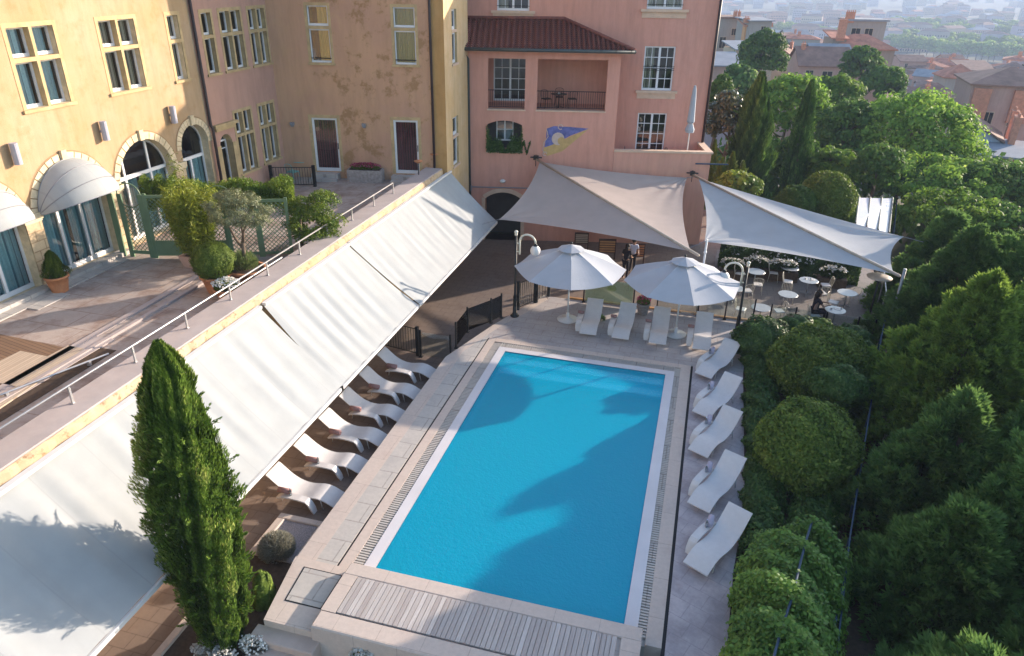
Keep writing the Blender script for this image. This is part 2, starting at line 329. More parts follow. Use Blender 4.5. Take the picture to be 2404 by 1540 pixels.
BASE = {}
def tag(o, label=None, cat=None, group=None, kind=None):
    if label: o['label'] = label
    if cat: o['category'] = cat
    if group: o['group'] = group
    if kind: o['kind'] = kind
    return o
def empty(name, loc=(0, 0, 0), rz=0.0, label=None, cat=None, group=None):
    o = bpy.data.objects.new(name, None); col.objects.link(o); o.location = tuple(map(float, loc)); o.rotation_euler = (0, 0, rz)
    BASE[o.name] = (tuple(map(float, loc)), rz); o.empty_display_size = 0.3
    return tag(o, label, cat, group)
def build(mb, name, mats, parent=None, smooth=False, base=None, local=False, **tags):
    """link mb as one mesh; world-space vertices unless local"""
    me = bpy.data.meshes.new(name)
    v = np.array(mb.v, float)
    if parent is not None:
        b, rz = BASE[parent.name]
        if not local:
            v = v - np.array(b)
            if rz:
                c, s_ = math.cos(-rz), math.sin(-rz); v = np.stack([v[:, 0] * c - v[:, 1] * s_, v[:, 0] * s_ + v[:, 1] * c, v[:, 2]], 1)
        my = (b, rz)
    else:
        if base is None: base = (0, 0, 0)
        v = v - np.array(base, float); my = (tuple(base), 0.0)
    me.from_pydata(v.tolist(), [], mb.f)
    for m in (mats if isinstance(mats, (list, tuple)) else [mats]): me.materials.append(M[m] if isinstance(m, str) else m)
    if any(mb.mi): me.polygons.foreach_set('material_index', mb.mi)
    if smooth: me.polygons.foreach_set('use_smooth', [True] * len(me.polygons))
    me.update()
    o = bpy.data.objects.new(name, me); col.objects.link(o)
    if parent is not None: o.parent = parent
    else: o.location = tuple(map(float, base))
    BASE[o.name] = my
    return tag(o, tags.get('label'), tags.get('cat'), tags.get('group'), tags.get('kind'))
def copy_tree(o, parent=None):
    c = o.copy(); col.objects.link(c)
    if parent is not None: c.parent = parent
    for ch in list(o.children): copy_tree(ch, c)
    return c
def place(proto, first, loc, rz, label, group=None, scale=None):
    o = proto if first else copy_tree(proto)
    o.location = tuple(map(float, loc)); o.rotation_euler = (0, 0, rz); o['label'] = label
    if group: o['group'] = group
    if scale: o.scale = (scale,) * 3 if not isinstance(scale, tuple) else scale
    return o
# ================================================================== THE SETTING
def terrain_z(x, y):
    x = np.asarray(x, float); y = np.asarray(y, float)
    dx = np.maximum(0, np.maximum(x - 8.5, -45 - x)); dy = np.maximum(0, np.maximum(y - 46, -30 - y))
    d = np.hypot(dx, dy)
    z = -1.25 - 3.0 * np.clip((x - 8.5) / 2.5, 0, 1) * (y < 60) - 0.17 * d
    return np.maximum(z, -60.0 - 0.0 * d)
def sheet():
    xs = np.concatenate([[-3000, -1200, -500, -250, -120, -60], np.linspace(-40, 60, 41), np.linspace(70, 400, 34), [450, 550, 700, 900, 1300, 2000, 3500]])
    ys = np.concatenate([[-2000, -600, -200, -80, -35], np.linspace(-20, 100, 49), np.linspace(110, 420, 32), [500, 600, 800, 1100, 1600, 2500, 4500, 7500]])
    m = MB(); rows = []
    for y in ys: rows.append([(x, y, float(terrain_z(x, y))) for x in xs])
    m.strip(rows); return m
gm, gt, gb = new_mat('hillside ground')
_v = coords(gt); _n = noise(gt, _v, 0.05, 8, 0.7); _n2 = noise(gt, _v, 0.6, 6, 0.7)
_c = ramp(gt, _n, [(0.35, (0.05, 0.06, 0.03)), (0.55, (0.12, 0.10, 0.07)), (0.7, (0.20, 0.17, 0.14))]).outputs[0]
_c = mix(gt, ramp(gt, _n2, [(0.4, (0, 0, 0)), (0.7, (0.6, 0.6, 0.6))]).outputs[0], _c, (0.09, 0.08, 0.06))
gt.links.new(_c, gb.inputs['Base Color']); gb.inputs['Roughness'].default_value = 0.95
build(sheet(), 'ground', gm, kind='structure', smooth=True)

# lower courtyard and lounger deck, z = -0.6
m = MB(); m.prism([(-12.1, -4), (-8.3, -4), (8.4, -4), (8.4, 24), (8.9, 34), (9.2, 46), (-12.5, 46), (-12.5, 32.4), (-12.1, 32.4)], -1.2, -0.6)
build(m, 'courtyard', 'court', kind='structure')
# terrace slab, z = 3.7
m = MB(); m.prism([(-26, -4), (-12.85, -4), (-12.85, 34), (-26, 34)], 3.3, 3.7)
build(m, 'terrace_floor', 'terrace', kind='structure')
# worn strip and gutter line along the terrace (darker dirt strip)
m = MB(); m.box(-15.8, -15.6, 3.0, 20.4, 3.7, 3.75); m.box(-15.6, -15.0, 3.0, 14.0, 3.7, 3.73)
m.box(-15.25, -15.12, 3.0, 20.0, 3.7, 3.77)
build(m, 'terrace_kerb', 'coping', kind='structure')
m = MB(); m.box(-15.0, -14.5, 2.0, 13.5, 3.704, 3.712); build(m, 'earth_strip', 'soil', kind='structure')
m = MB(); m.box(-19.64, -18.9, 3, 19.1, 3.7, 3.73); m.box(-18.9, -18.5, 14.9, 16.1, 3.7, 3.725)
build(m, 'drain_path', 'greystone', kind='structure')

# wooden deck inlays on the terrace (pale boards stepping over brown ones)
def G5(x, y): return gz(x, y, 3.73)
m = MB(); pts = [G5(0, 783), G5(155, 810), G5(0, 912)]
m.prism([tuple(p[:2]) for p in [G5(-60, 772), G5(185, 822), G5(-60, 965)]], 3.7, 3.728); build(m, 'brown_boards', 'woodbrown', kind='structure')
m = MB()
poly = [G5(205, 822), G5(160, 812), G5(112, 838), G5(48, 825), G5(-40, 868), G5(-40, 893), G5(38, 908), G5(-40, 955), G5(-40, 985)]
m.prism([tuple(p[:2]) for p in poly][::-1], 3.7, 3.75); build(m, 'pale_boards', 'woodpale', kind='structure')

# pool deck pieces, top z = 0
def slab(name, mat, pts, top=0.0, bot=-0.6):
    m = MB(); m.prism(pts, bot, top); return build(m, name, mat, kind='structure')
slab('pool_coping', 'pinkstone', [(-8.4, 11.4), (-7.9, 11.4), (-7.9, 22.6), (-7.42, 24.2), (-7.05, 25.3), (-6.55, 26.4), (-5.9, 28.2), (-6.15, 28.6), (-6.95, 26.5), (-7.5, 25.0), (-7.95, 23.5), (-8.4, 22.0)])
slab('pool_coping', 'greystone', [(-7.9, 11.4), (-7.34, 11.4), (-7.34, 23.9), (-7.42, 24.2), (-7.9, 22.6)], -0.002)
slab('pool_coping', 'slot', [(-7.34, 11.4), (-7.28, 11.4), (-7.28, 24.0), (-7.34, 23.9)], -0.03)
slab('pool_coping', 'pinkstone', [(-7.28, 11.4), (-7.0, 11.4), (-7.0, 23.72), (0.1, 23.72), (0.1, 11.2), (0.45, 11.2), (0.45, 23.98), (-7.28, 24.0)], 0.0)
slab('pool_deck', 'deck', [(-7.34, 23.9), (-7.28, 24.0), (0.45, 23.98), (0.53, 24.0), (2.3, 24.0), (2.5, 26.6), (3.0, 28.6), (-6.0, 28.5), (-5.9, 28.2), (-6.55, 26.4), (-7.05, 25.3), (-7.42, 24.2)])
slab('pool_deck', 'slot', [(0.45, 8.0), (0.53, 8.0), (0.53, 24.0), (0.45, 23.98)], -0.03)
slab('pool_deck', 'deckgrey', [(0.53, 8.0), (1.6, 8.0), (1.95, 14.0), (2.25, 16.5), (2.3, 24.0), (0.53, 24.0)], 0.0)
slab('garden_bed', 'soil', [(1.6, 8.0), (8.0, 6.0), (7.6, 24.0), (7.4, 28.3), (3.0, 28.3), (2.5, 26.6), (2.3, 24.0), (2.25, 16.5), (1.95, 14.0)], -0.05, -1.0)
slab('deck_kerb', 'orangewood', [(-5.0, 28.5), (3.2, 28.5), (3.2, 28.62), (-5.0, 28.62)], 0.07, -0.6)
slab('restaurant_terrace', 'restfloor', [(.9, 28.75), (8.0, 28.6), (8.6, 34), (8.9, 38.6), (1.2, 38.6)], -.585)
# overflow grating: ring of slats
def grating():
    m = MB(); z = -0.012
    y = 11.4
    while y < 23.6:
        m.box(-7.0, -6.7, y, y + 0.05, -0.05, z); m.box(-0.1, 0.1, y, y + 0.05, -0.05, z); y += 0.085
    x = -6.7
    while x < -0.12: m.box(x, x + 0.05, 23.36, 23.72, -0.05, z); x += 0.085
    for (a, b, c, d) in ((-7.0, -6.7, 11.4, 23.72), (-0.1, 0.1, 11.2, 23.72), (-6.7, -0.1, 23.36, 23.72)): m.box(a, b, c, d, -0.6, -0.06)
    return m
build(grating(), 'pool_grating', 'greystone', kind='structure')
m = MB()
m.prism([(-6.7, 11.4), (-6.4, 11.4), (-6.4, 23.06), (-0.4, 23.06), (-0.4, 11.2), (-0.1, 11.2), (-0.1, 23.36), (-6.7, 23.36)], -0.3, 0.004)
build(m, 'pool_edge', 'poolwhite', kind='structure')
# basin: floor slopes down towards the camera, five steps at the far end
m = MB()
x0, x1, yn, yf = -6.4, -0.4, 11.35, 23.06
ys = [yf, 22.62, 22.62, 22.18, 22.18, 21.74, 21.74, 21.3, 21.3]; zs = [-0.22, -0.22, -0.44, -0.44, -0.66, -0.66, -0.88, -0.88, -1.08]
ys += [yn]; zs += [-1.55]
for i in range(len(ys) - 1):
    m.cur = 1 if (i % 2 == 0 and i < 7) else 0
    m.quad((x0, ys[i], zs[i]), (x1, ys[i], zs[i]), (x1, ys[i + 1], zs[i + 1]), (x0, ys[i + 1], zs[i + 1]))
m.cur = 0; m.quad((x0, yn, -1.9), (x0, yf, -1.9), (x0, yf, -0.004), (x0, yn, -0.004)); m.quad((x1, yf, -1.9), (x1, yn, -1.9), (x1, yn, -0.004), (x1, yf, -0.004))
m.quad((x0, yf, -0.3), (x1, yf, -0.3), (x1, yf, -0.004), (x0, yf, -0.004)); m.quad((x1, yn, -1.9), (x0, yn, -1.9), (x0, yn, 0.1), (x1, yn, 0.1))
build(m, 'pool_basin', ['pooltile', 'stepTile'], kind='structure')
# water: clear tinted surface with fine ripples
wm, t, b = new_mat('pool water'); out = t.nodes['Material Output']; v = coords(t)
tr = t.nodes.new('ShaderNodeBsdfTransparent'); tr.inputs[0].default_value = (0.75, 0.98, 1.0, 1)
gl = t.nodes.new('ShaderNodeBsdfGlossy'); gl.inputs['Roughness'].default_value = 0.06
fr = N(t, 'ShaderNodeFresnel', IOR=1.33)
n1 = noise(t, v, 7.0, 3); n2 = noise(t, coords(t, (1, 1, 1), (0, 0, 0.7)), 18.0, 3)
ad = N(t, 'ShaderNodeMath', operation='ADD'); t.links.new(n1, ad.inputs[0]); t.links.new(n2, ad.inputs[1])
bp = N(t, 'ShaderNodeBump', Strength=0.35, Distance=0.04); t.links.new(ad.outputs[0], bp.inputs['Height'])
t.links.new(bp.outputs[0], gl.inputs['Normal']); t.links.new(bp.outputs[0], fr.inputs['Normal'])
df = t.nodes.new('ShaderNodeBsdfDiffuse'); df.inputs[0].default_value = (0.0, 0.66, 1.0, 1); t.links.new(bp.outputs[0], df.inputs['Normal'])
m0 = t.nodes.new('ShaderNodeMixShader'); m0.inputs[0].default_value = 0.40; t.links.new(tr.outputs[0], m0.inputs[1]); t.links.new(df.outputs[0], m0.inputs[2])
mx = t.nodes.new('ShaderNodeMixShader'); t.links.new(fr.outputs[0], mx.inputs[0]); t.links.new(m0.outputs[0], mx.inputs[1]); t.links.new(gl.outputs[0], mx.inputs[2])
t.links.new(mx.outputs[0], out.inputs[0])
va = t.nodes.new('ShaderNodeVolumeAbsorption'); va.inputs['Color'].default_value = (0.0, 0.95, 1.0, 1); va.inputs['Density'].default_value = 0.35
t.links.new(va.outputs[0], out.inputs['Volume']); wm.cycles.homogeneous_volume = True
m = MB(); m.box(x0 - .02, x1 + .02, yn - .02, yf + .02, -1.95, -.02); build(m, 'water', wm, kind='structure')

# raised near ledge with board inlay, low ledge with lid, steps
LZ = 0.27
r = empty('raised_ledge', (-6.9, 9.5, -0.6), 0, 'low pale stone ledge with weathered boards along the near edge of the pool', 'ledge')
m = MB(); m.bbox(-6.9, 0.02, 9.45, 9.92, -0.9, LZ, 0.03); m.box(-6.9, -6.55, 9.92, 11.02, -0.9, LZ); m.box(-0.4, 0.02, 9.92, 11.02, -0.9, LZ)
m.bbox(-6.9, 0.02, 11.02, 11.4, -0.9, LZ, 0.02); m.box(-6.55, -0.4, 9.92, 11.02, -0.9, LZ - 0.06)
build(m, 'stone_body', 'pinkstone', r)
m = MB(); rr = random.Random(3); x = -6.53
while x < -0.5:
    w = 0.11; m.box(x, x + w - 0.012, 9.95, 11.0, LZ - 0.05, LZ + 0.004 + rr.uniform(-.003, .003)); x += w
wb, t, b = new_mat('ledge boards'); v = coords(t); sx = t.nodes.new('ShaderNodeSeparateXYZ'); t.links.new(v, sx.inputs[0])
mu = N(t, 'ShaderNodeMath', operation='MULTIPLY'); t.links.new(sx.outputs[0], mu.inputs[0]); mu.inputs[1].default_value = 1 / 0.11
ao = N(t, 'ShaderNodeMath', operation='ADD'); t.links.new(mu.outputs[0], ao.inputs[0]); ao.inputs[1].default_value = -(0.37 / 0.11)
fl = N(t, 'ShaderNodeMath', operation='FLOOR'); t.links.new(ao.outputs[0], fl.inputs[0])
wn = t.nodes.new('ShaderNodeTexWhiteNoise'); wn.noise_dimensions = '1D'; t.links.new(fl.outputs[0], wn.inputs['W'])
c = ramp(t, wn.outputs[0], [(0, (0.38, 0.33, 0.31)), (0.6, (0.46, 0.41, 0.38)), (1, (0.54, 0.49, 0.46))]).outputs[0]
n = noise(t, coords(t, (30, 2.2, 5)), 1.0, 5); c = mix(t, ramp(t, n, [(0.4, (0, 0, 0)), (0.8, (0.5, 0.5, 0.5))]).outputs[0], c, (0.25, 0.19, 0.16))
t.links.new(c, b.inputs['Base Color']); b.inputs['Roughness'].default_value = 0.8
build(m, 'boards', wb, r)
r = empty('stone_landing', (-8.35, 9.55, -0.6), 0, 'square stone landing with an inset grey hatch at the near left pool corner', 'landing')
m = MB(); m.prism([(-8.42, 11.4), (-8.1, 9.5), (-6.9, 9.5), (-6.9, 11.4)], -0.9, 0.03); build(m, 'stone_body', 'pinkstone', r)
m = MB(); m.prism([(-8.05, 11.15), (-7.95, 10.1), (-7.02, 10.1), (-7.02, 11.15)], 0.0, 0.036); build(m, 'hatch_frame', 'slot', r)
m = MB(); m.prism([(-8.01, 11.12), (-7.92, 10.13), (-7.05, 10.13), (-7.05, 11.12)], 0.0, 0.042); build(m, 'hatch_lid', 'greystone', r)
r = empty('stone_steps', (-7.5, 9.0, -0.6), 0, 'short flight of pale stone steps beside the cypress', 'steps')
for i, (ya, yb, zt) in enumerate(((9.12, 9.52, -0.16), (8.74, 9.14, -0.34), (8.3, 8.76, -0.5))):
    m = MB(); m.bbox(-8.28 + 0.1 * i, -6.72, ya, yb, -0.9, zt, 0.02); build(m, 'step', 'tread', r)
r = empty('stone_planter', (-9.3, 12.3, -0.6), 0, 'low pink stone planter filled with gravel at the end of the shaded lounger row', 'planter')
m = MB()
for a in ((-9.95, -8.5, 12.95, 13.15), (-9.95, -9.72, 11.6, 12.95), (-8.72, -8.5, 11.6, 12.95)): m.bbox(*a, -0.7, -0.42, 0.02)
build(m, 'rim', 'pinkstone', r)
m = MB(); m.box(-9.72, -8.72, 11.6, 12.95, -0.7, -0.47); build(m, 'gravel', 'gravel', r)
slab('planting_bed', 'soil', [(-10.0, 7.6), (-8.35, 8.3), (-8.35, 9.5), (-8.45, 11.6), (-9.9, 11.6), (-10.0, 9.0)], -0.5, -1.0)
slab('bed_kerb', 'pinkstone', [(-10.15, 7.5), (-9.98, 7.5), (-9.98, 10.2), (-10.15, 10.2)], -0.42, -1.0)
slab('garden_path', 'tread', [(6.3, 20.0), (7.0, 20.0), (7.5, 23.0), (8.3, 31.0), (7.75, 31.0), (6.8, 23.0)], -0.02, -1.0)

# ================================================================== BUILDINGS
def wallpart(name, parent, O, ang, s0, s1, z0, z1, holes, mat, reveal='band', depth=0.25):
    """wall face with openings: O origin, direction ang, outward normal to its right"""
    e = np.array([math.cos(ang), math.sin(ang), 0]); nin = np.array([-math.sin(ang), math.cos(ang), 0]); O = np.array([O[0], O[1], 0.0])
    P = lambda s, z, d=0.0: O + e * s + nin * d + np.array([0, 0, z])
    m = MB(); S = sorted({s0, s1} | {min(max(h[k], s0), s1) for h in holes for k in (0, 1)}); Z = sorted({z0, z1} | {min(max(h[k], z0), z1) for h in holes for k in (2, 3)})
    for i in range(len(S) - 1):
        for j in range(len(Z) - 1):
            cs, cz = (S[i] + S[i + 1]) / 2, (Z[j] + Z[j + 1]) / 2
            if any(h[0] < cs < h[1] and h[2] < cz < h[3] for h in holes): continue
            m.quad(P(S[i], Z[j]), P(S[i + 1], Z[j]), P(S[i + 1], Z[j + 1]), P(S[i], Z[j + 1]))
    for h in holes:
        a, b_, c, d = h[:4]; rise = h[4] if len(h) > 4 else 0; dep = h[5] if len(h) > 5 else depth
        if rise:
            n = 20; w = (b_ - a) / 2; cs = (a + b_) / 2
            if rise >= w - 1e-6: arc = [(cs - w * math.cos(math.pi * k / n), d - w + w * math.sin(math.pi * k / n)) for k in range(n + 1)]
            else:
                rad = (w * w + rise * rise) / (2 * rise); a0 = math.asin(w / rad)
                arc = [(cs + rad * math.sin(-a0 + 2 * a0 * k / n), d - rad + rad * math.cos(-a0 + 2 * a0 * k / n)) for k in range(n + 1)]
            m.cur = 0
            for k in range(n):
                m.quad(P(arc[k][0], arc[k][1]), P(arc[k + 1][0], arc[k + 1][1]), P(arc[k + 1][0], d), P(arc[k][0], d))
            m.cur = 1
            for k in range(n): m.quad(P(*arc[k]), P(*arc[k], dep), P(*arc[k + 1], dep), P(*arc[k + 1]))
            zt = arc[0][1]
        else:
            m.cur = 1; m.quad(P(a, d), P(a, d, dep), P(b_, d, dep), P(b_, d)); zt = d
        m.quad(P(a, c), P(a, c, dep), P(a, zt, dep), P(a, zt)); m.quad(P(b_, c), P(b_, zt), P(b_, zt, dep), P(b_, c, dep))
        m.quad(P(a, c), P(b_, c), P(b_, c, dep), P(a, c, dep)); m.cur = 0
    return build(m, name, [mat, reveal], parent)
class Frame:
    """local frame on a wall: s along, z up, d inwards"""
    def __init__(s, O, ang):
        s.e = np.array([math.cos(ang), math.sin(ang), 0]); s.n = np.array([-math.sin(ang), math.cos(ang), 0]); s.O = np.array([O[0], O[1], 0.0]); s.ang = ang
    def P(s, a, z, d=0.0): return s.O + s.e * a + s.n * d + np.array([0, 0, z])
    def box(s, m, a0, a1, z0, z1, d0, d1): m.obox(s.P(a0, z0, d0), s.e * (a1 - a0), s.n * (d1 - d0), np.array([0, 0, z1 - z0]))
def window(par, F, a0, a1, z0, z1, d=0.2, mull=1, bars=(), vbars=0, curtain=None, cspan=(0, 1), fw=0.06, name='window', rail=False, open_=False):
    """white framed window filling an opening: frame > pane, curtain, room"""
    m = MB(); w = a1 - a0
    F.box(m, a0, a0 + fw, z0, z1, d, d + 0.06); F.box(m, a1 - fw, a1, z0, z1, d, d + 0.06)
    F.box(m, a0 + fw, a1 - fw, z1 - fw, z1, d, d + 0.06); F.box(m, a0 + fw, a1 - fw, z0, z0 + fw * 1.5, d, d + 0.06)
    for k in range(1, mull):
        c = a0 + w * k / mull; F.box(m, c - fw * .75, c + fw * .75, z0 + fw * 1.5, z1 - fw, d - 0.01, d + 0.05)
    for zb in bars: F.box(m, a0 + fw, a1 - fw, zb - 0.018, zb + 0.018, d + 0.012, d + 0.045)
    if vbars:
        for k in range(mull):
            for q in range(1, vbars + 1):
                c = a0 + w * (k + q / (vbars + 1)) / mull; F.box(m, c - .015, c + .015, z0 + fw, z1 - fw, d + 0.015, d + 0.042)
    f = build(m, name, 'wframe', par)
    m = MB(); m.quad(F.P(a0 + .01, z0 + .01, d + .05), F.P(a1 - .01, z0 + .01, d + .05), F.P(a1 - .01, z1 - .01, d + .05), F.P(a0 + .01, z1 - .01, d + .05)); build(m, 'pane', 'pane', f)
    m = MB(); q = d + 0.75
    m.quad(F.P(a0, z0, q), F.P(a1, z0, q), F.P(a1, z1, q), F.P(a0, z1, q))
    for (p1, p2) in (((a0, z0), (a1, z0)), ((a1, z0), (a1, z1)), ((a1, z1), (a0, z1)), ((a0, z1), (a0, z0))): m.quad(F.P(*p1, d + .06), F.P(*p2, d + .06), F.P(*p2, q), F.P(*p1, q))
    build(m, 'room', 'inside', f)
    if curtain:
        m = MB(); c0, c1 = a0 + w * cspan[0], a0 + w * cspan[1]; n = max(6, int((c1 - c0) / .035)); rows = []
        for z in (z0 + .02, z1 - .02): rows.append([F.P(c0 + (c1 - c0) * i / n, z, d + .14 + .03 * math.sin(i * 2.1)) for i in range(n + 1)])
        m.strip(rows); build(m, 'curtain', curtain, f, smooth=True)
    if rail:
        m = MB()
        for k in range(3): m.tube([F.P(a0, z0 + .3 + .3 * k * (rail if rail > 1 else 1) * 0 + .28 * k, .03), F.P(a1, z0 + .3 + .28 * k, .03)], .012, 6)
        build(m, 'guard_rail', 'iron', f)
    return f
def surround(par, F, a0, a1, z0, z1, t=0.13, mat='band', proud=0.012, mul=None, tr=None, sill=True):
    m = MB(); F.box(m, a0 - t, a0, z0 - .001, z1 + t, -proud, 0.02); F.box(m, a1, a1 + t, z0 - .001, z1 + t, -proud, 0.02); F.box(m, a0, a1, z1, z1 + t, -proud, 0.02)
    if sill: F.box(m, a0 - t - .04, a1 + t + .04, z0 - .1, z0 - .003, -0.07, 0.02)
    if mul: F.box(m, mul - .055, mul + .055, z0, z1, -proud, 0.22)
    if tr:
        for (p, q) in (((a0, mul - .055), (mul + .055, a1)) if mul else ((a0, a1),)): F.box(m, p, q, tr - .06, tr + .06, -proud + .003, 0.22)
    return build(m, 'window_surround', mat, par)

# ---- left wing, X = -19.65, sunlit yellow then shaded pink
LX = -19.65; FL = Frame((LX, 0), math.pi / 2)
yb = empty('yellow_building', (LX - 3, 14, 3.7), 0, 'sunlit yellow plastered hotel wing with big stone arches on the upper terrace', 'building')
arches = [(13.427, 16.217, 3.758, 7.304), (16.798, 19.588, 3.758, 7.304), (20.227, 23.018, 3.758, 7.28), (23.599, 25.25, 3.758, 7.304)]
crossw = [(17.414, 19.042), (20.844, 22.448), (13.95, 15.578)]
holes = [(a, b_, c, d, (b_ - a) / 2, 0.45) for a, b_, c, d in arches] + [(a, b_, 8.989, 11.233) for a, b_ in crossw] + [(24.122, 24.703, 8.989, 11.233)]
wallpart('wall', yb, (LX, 0), math.pi / 2, -2, 25.401, 3.584, 17.0, holes, 'yellow', 'voussoir')
m = MB(); m.box(-30, LX - .01, -2.2, -2, 3.584, 17.0); m.box(-30, LX, -2, 25.401, 17.0, 17.999); build(m, 'roof_slab', 'yellow', yb)
for a, b_ in crossw:
    mc = (a + b_) / 2; surround(yb, FL, a, b_, 8.989, 11.233, mul=mc, tr=10.35)
    cu = 'curtgrey' if a > 20 else 'curtblue'
    for (p, q) in ((a, mc - .055), (mc + .055, b_)):
        window(yb, FL, p, q, 10.419, 11.233, .2, 1, curtain=cu, cspan=(0, .9)); window(yb, FL, p, q, 8.989, 10.28, .2, 1, curtain=cu, cspan=(0, .9))
surround(yb, FL, 24.122, 24.703, 8.989, 11.233, tr=10.35)
window(yb, FL, 24.122, 24.703, 10.419, 11.233, .2, 1, curtain='curtgrey'); window(yb, FL, 24.122, 24.703, 8.989, 10.28, .2, 1, curtain='curtgrey')
# arches: voussoirs, keystone, piers, glazing
for ia, (a, b_, c, d) in enumerate(arches):
    cs = (a + b_) / 2; w = (b_ - a) / 2; zc = d - w; ro = w + .25; m = MB(); n = 17
    for k in range(n):
        t0, t1 = math.pi * (k + .06) / n, math.pi * (k + .94) / n
        q = []
        for dd in (-.03, .02):
            for rr_, tt in ((w, t0), (ro, t0), (ro, t1), (w, t1)): q.append(FL.P(cs - rr_ * math.cos(tt), zc + rr_ * math.sin(tt), dd))
        m.add(q, [(0, 3, 2, 1), (4, 5, 6, 7), (0, 1, 5, 4), (1, 2, 6, 5), (2, 3, 7, 6), (3, 0, 4, 7)])
    build(m, 'arch_ring', 'voussoir', yb)
    m = MB(); q = []
    for dd in (-.02, .02):
        pass
    n2 = 24
    for k in range(n2):
        t0, t1 = math.pi * k / n2, math.pi * (k + 1) / n2
        m.quad(FL.P(cs - (ro + .05) * math.cos(t0), zc + (ro + .05) * math.sin(t0), -.008), FL.P(cs - w * math.cos(t0), zc + w * math.sin(t0), -.008), FL.P(cs - w * math.cos(t1), zc + w * math.sin(t1), -.008), FL.P(cs - (ro + .05) * math.cos(t1), zc + (ro + .05) * math.sin(t1), -.008))
    build(m, 'arch_joint', 'vjoint', yb)
    m = MB(); FL.box(m, cs - .1, cs + .1, d - .02, d + .34, -.1, .02); build(m, 'keystone', 'voussoir', yb)
for (p, q) in ((16.217, 16.798), (19.588, 20.227), (23.018, 23.599)):
    m = MB(); FL.box(m, p + .004, q - .004, 3.7, 5.851, -.05, .45); build(m, 'pier', 'block', yb)
    m = MB(); FL.box(m, p - .05, q + .05, 5.851, 6.048, -.1, .46); FL.box(m, p - .02, q + .02, 5.781, 5.851, -.07, .46); build(m, 'pier_capital', 'voussoir', yb)
def archglass(a, b_, c, d, doors, cu, zt):
    cs = (a + b_) / 2; w = (b_ - a) / 2; zc = d - w; dd = .32; m = MB(); f_ = .07; n = 20
    for k in range(n):
        t0, t1 = math.pi * k / n, math.pi * (k + 1) / n; q = []
        for e_ in (dd, dd + .06):
            for rr_, tt in ((w - f_, t0), (w + .01, t0), (w + .01, t1), (w - f_, t1)): q.append(FL.P(cs - rr_ * math.cos(tt), zc + rr_ * math.sin(tt), e_))
        m.add(q, [(0, 3, 2, 1), (4, 5, 6, 7), (0, 1, 5, 4), (2, 3, 7, 6)])
    FL.box(m, a, a + f_, c, zc, dd, dd + .06); FL.box(m, b_ - f_, b_, c, zc, dd, dd + .06); FL.box(m, a + f_, b_ - f_, c, c + .14, dd, dd + .06)
    FL.box(m, a + f_, b_ - f_, zt - .06, zt + .06, dd - .01, dd + .06)
    for s_ in doors: FL.box(m, s_ - .045, s_ + .045, c + .14, zt - .06, dd - .01, dd + .05)
    for s_ in doors[:2] if len(doors) > 1 else []:
        FL.box(m, s_ - .04, s_ + .04, zt + .06, zc + math.sqrt(max(.01, w * w - (s_ - cs) ** 2)) - .05, dd, dd + .05)
    f = build(m, 'arched_window', 'wframe', yb)
    m = MB(); m.poly([FL.P(a + .02, c, dd + .05), FL.P(b_ - .02, c, dd + .05)] + [FL.P(cs + (w - .01) * math.cos(math.pi * k / n), zc + (w - .01) * math.sin(math.pi * k / n), dd + .05) for k in range(n + 1)]); build(m, 'pane', 'pane', f)
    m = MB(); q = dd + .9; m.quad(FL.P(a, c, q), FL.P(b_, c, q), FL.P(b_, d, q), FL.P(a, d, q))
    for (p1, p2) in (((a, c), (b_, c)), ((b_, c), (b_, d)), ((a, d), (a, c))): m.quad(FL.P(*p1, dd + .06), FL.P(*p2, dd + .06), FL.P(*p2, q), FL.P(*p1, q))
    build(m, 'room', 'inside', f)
    m = MB(); n = 50; top = min(zt, d - .3) - .02
    for (u, v_) in ((a + .05, cs - .12), (cs + .05, b_ - .05)):
        rows = [[FL.P(u + (v_ - u) * i / n, z, dd + .16 + .035 * math.sin(i * 1.1)) for i in range(n + 1)] for z in (c + .03, top)]
        m.strip(rows)
    build(m, 'curtain', cu, f, smooth=True)
    return f
archglass(*arches[0], (14.357, 15.287), 'curtblue', 5.967)
archglass(*arches[1], (17.728, 18.658), 'curtblue', 5.967)
archglass(*arches[2], (20.867, 22.146), 'curtblue', 6.025)
archglass(*arches[3], (24.413,), 'curtblue', 5.967)
m = MB(); m.box(LX, LX + .35, 3, 19.7, 3.7, 3.839); build(m, 'threshold', 'greystone', yb)
# half-dome canopies over the first two arches
def dome(a, b_, label):
    cs = (a + b_) / 2; w = (b_ - a) / 2 + .02; z0 = 5.944; m = MB(); rows = []
    for j in range(9):
        ph = R_(88 - 66 * j / 8)
        rows.append([(LX + .03 + w * math.sin(math.pi * k / 24) * math.cos(ph) * 1.0, cs - w * math.cos(math.pi * k / 24), z0 + w * math.sin(math.pi * k / 24) * math.sin(ph)) for k in range(25)])
    rows.append([(p[0] + .0, p[1], p[2] - .14 * math.sin(math.pi * k / 24) ** .5) for k, p in enumerate(rows[-1])])
    m.strip(rows); o = build(m, 'dome_canopy', 'awning', None, True, base=(LX, cs, z0), label=label, cat='canopy', group='half dome canopies over the arches')
    m = MB()
    for j in (0, 3, 6, 9): m.tube([tuple(np.array(p) + np.array([.012, 0, .006])) for p in rows[min(j, 9)]], .012, 5)
    b0 = BASE[o.name]; build(m, 'rib', 'grey', o)
dome(*arches[1][:2], 'cream half dome canopy over the arch behind the potted cone topiary')
dome(*arches[0][:2], 'cream half dome canopy cut by the left edge of the photo')
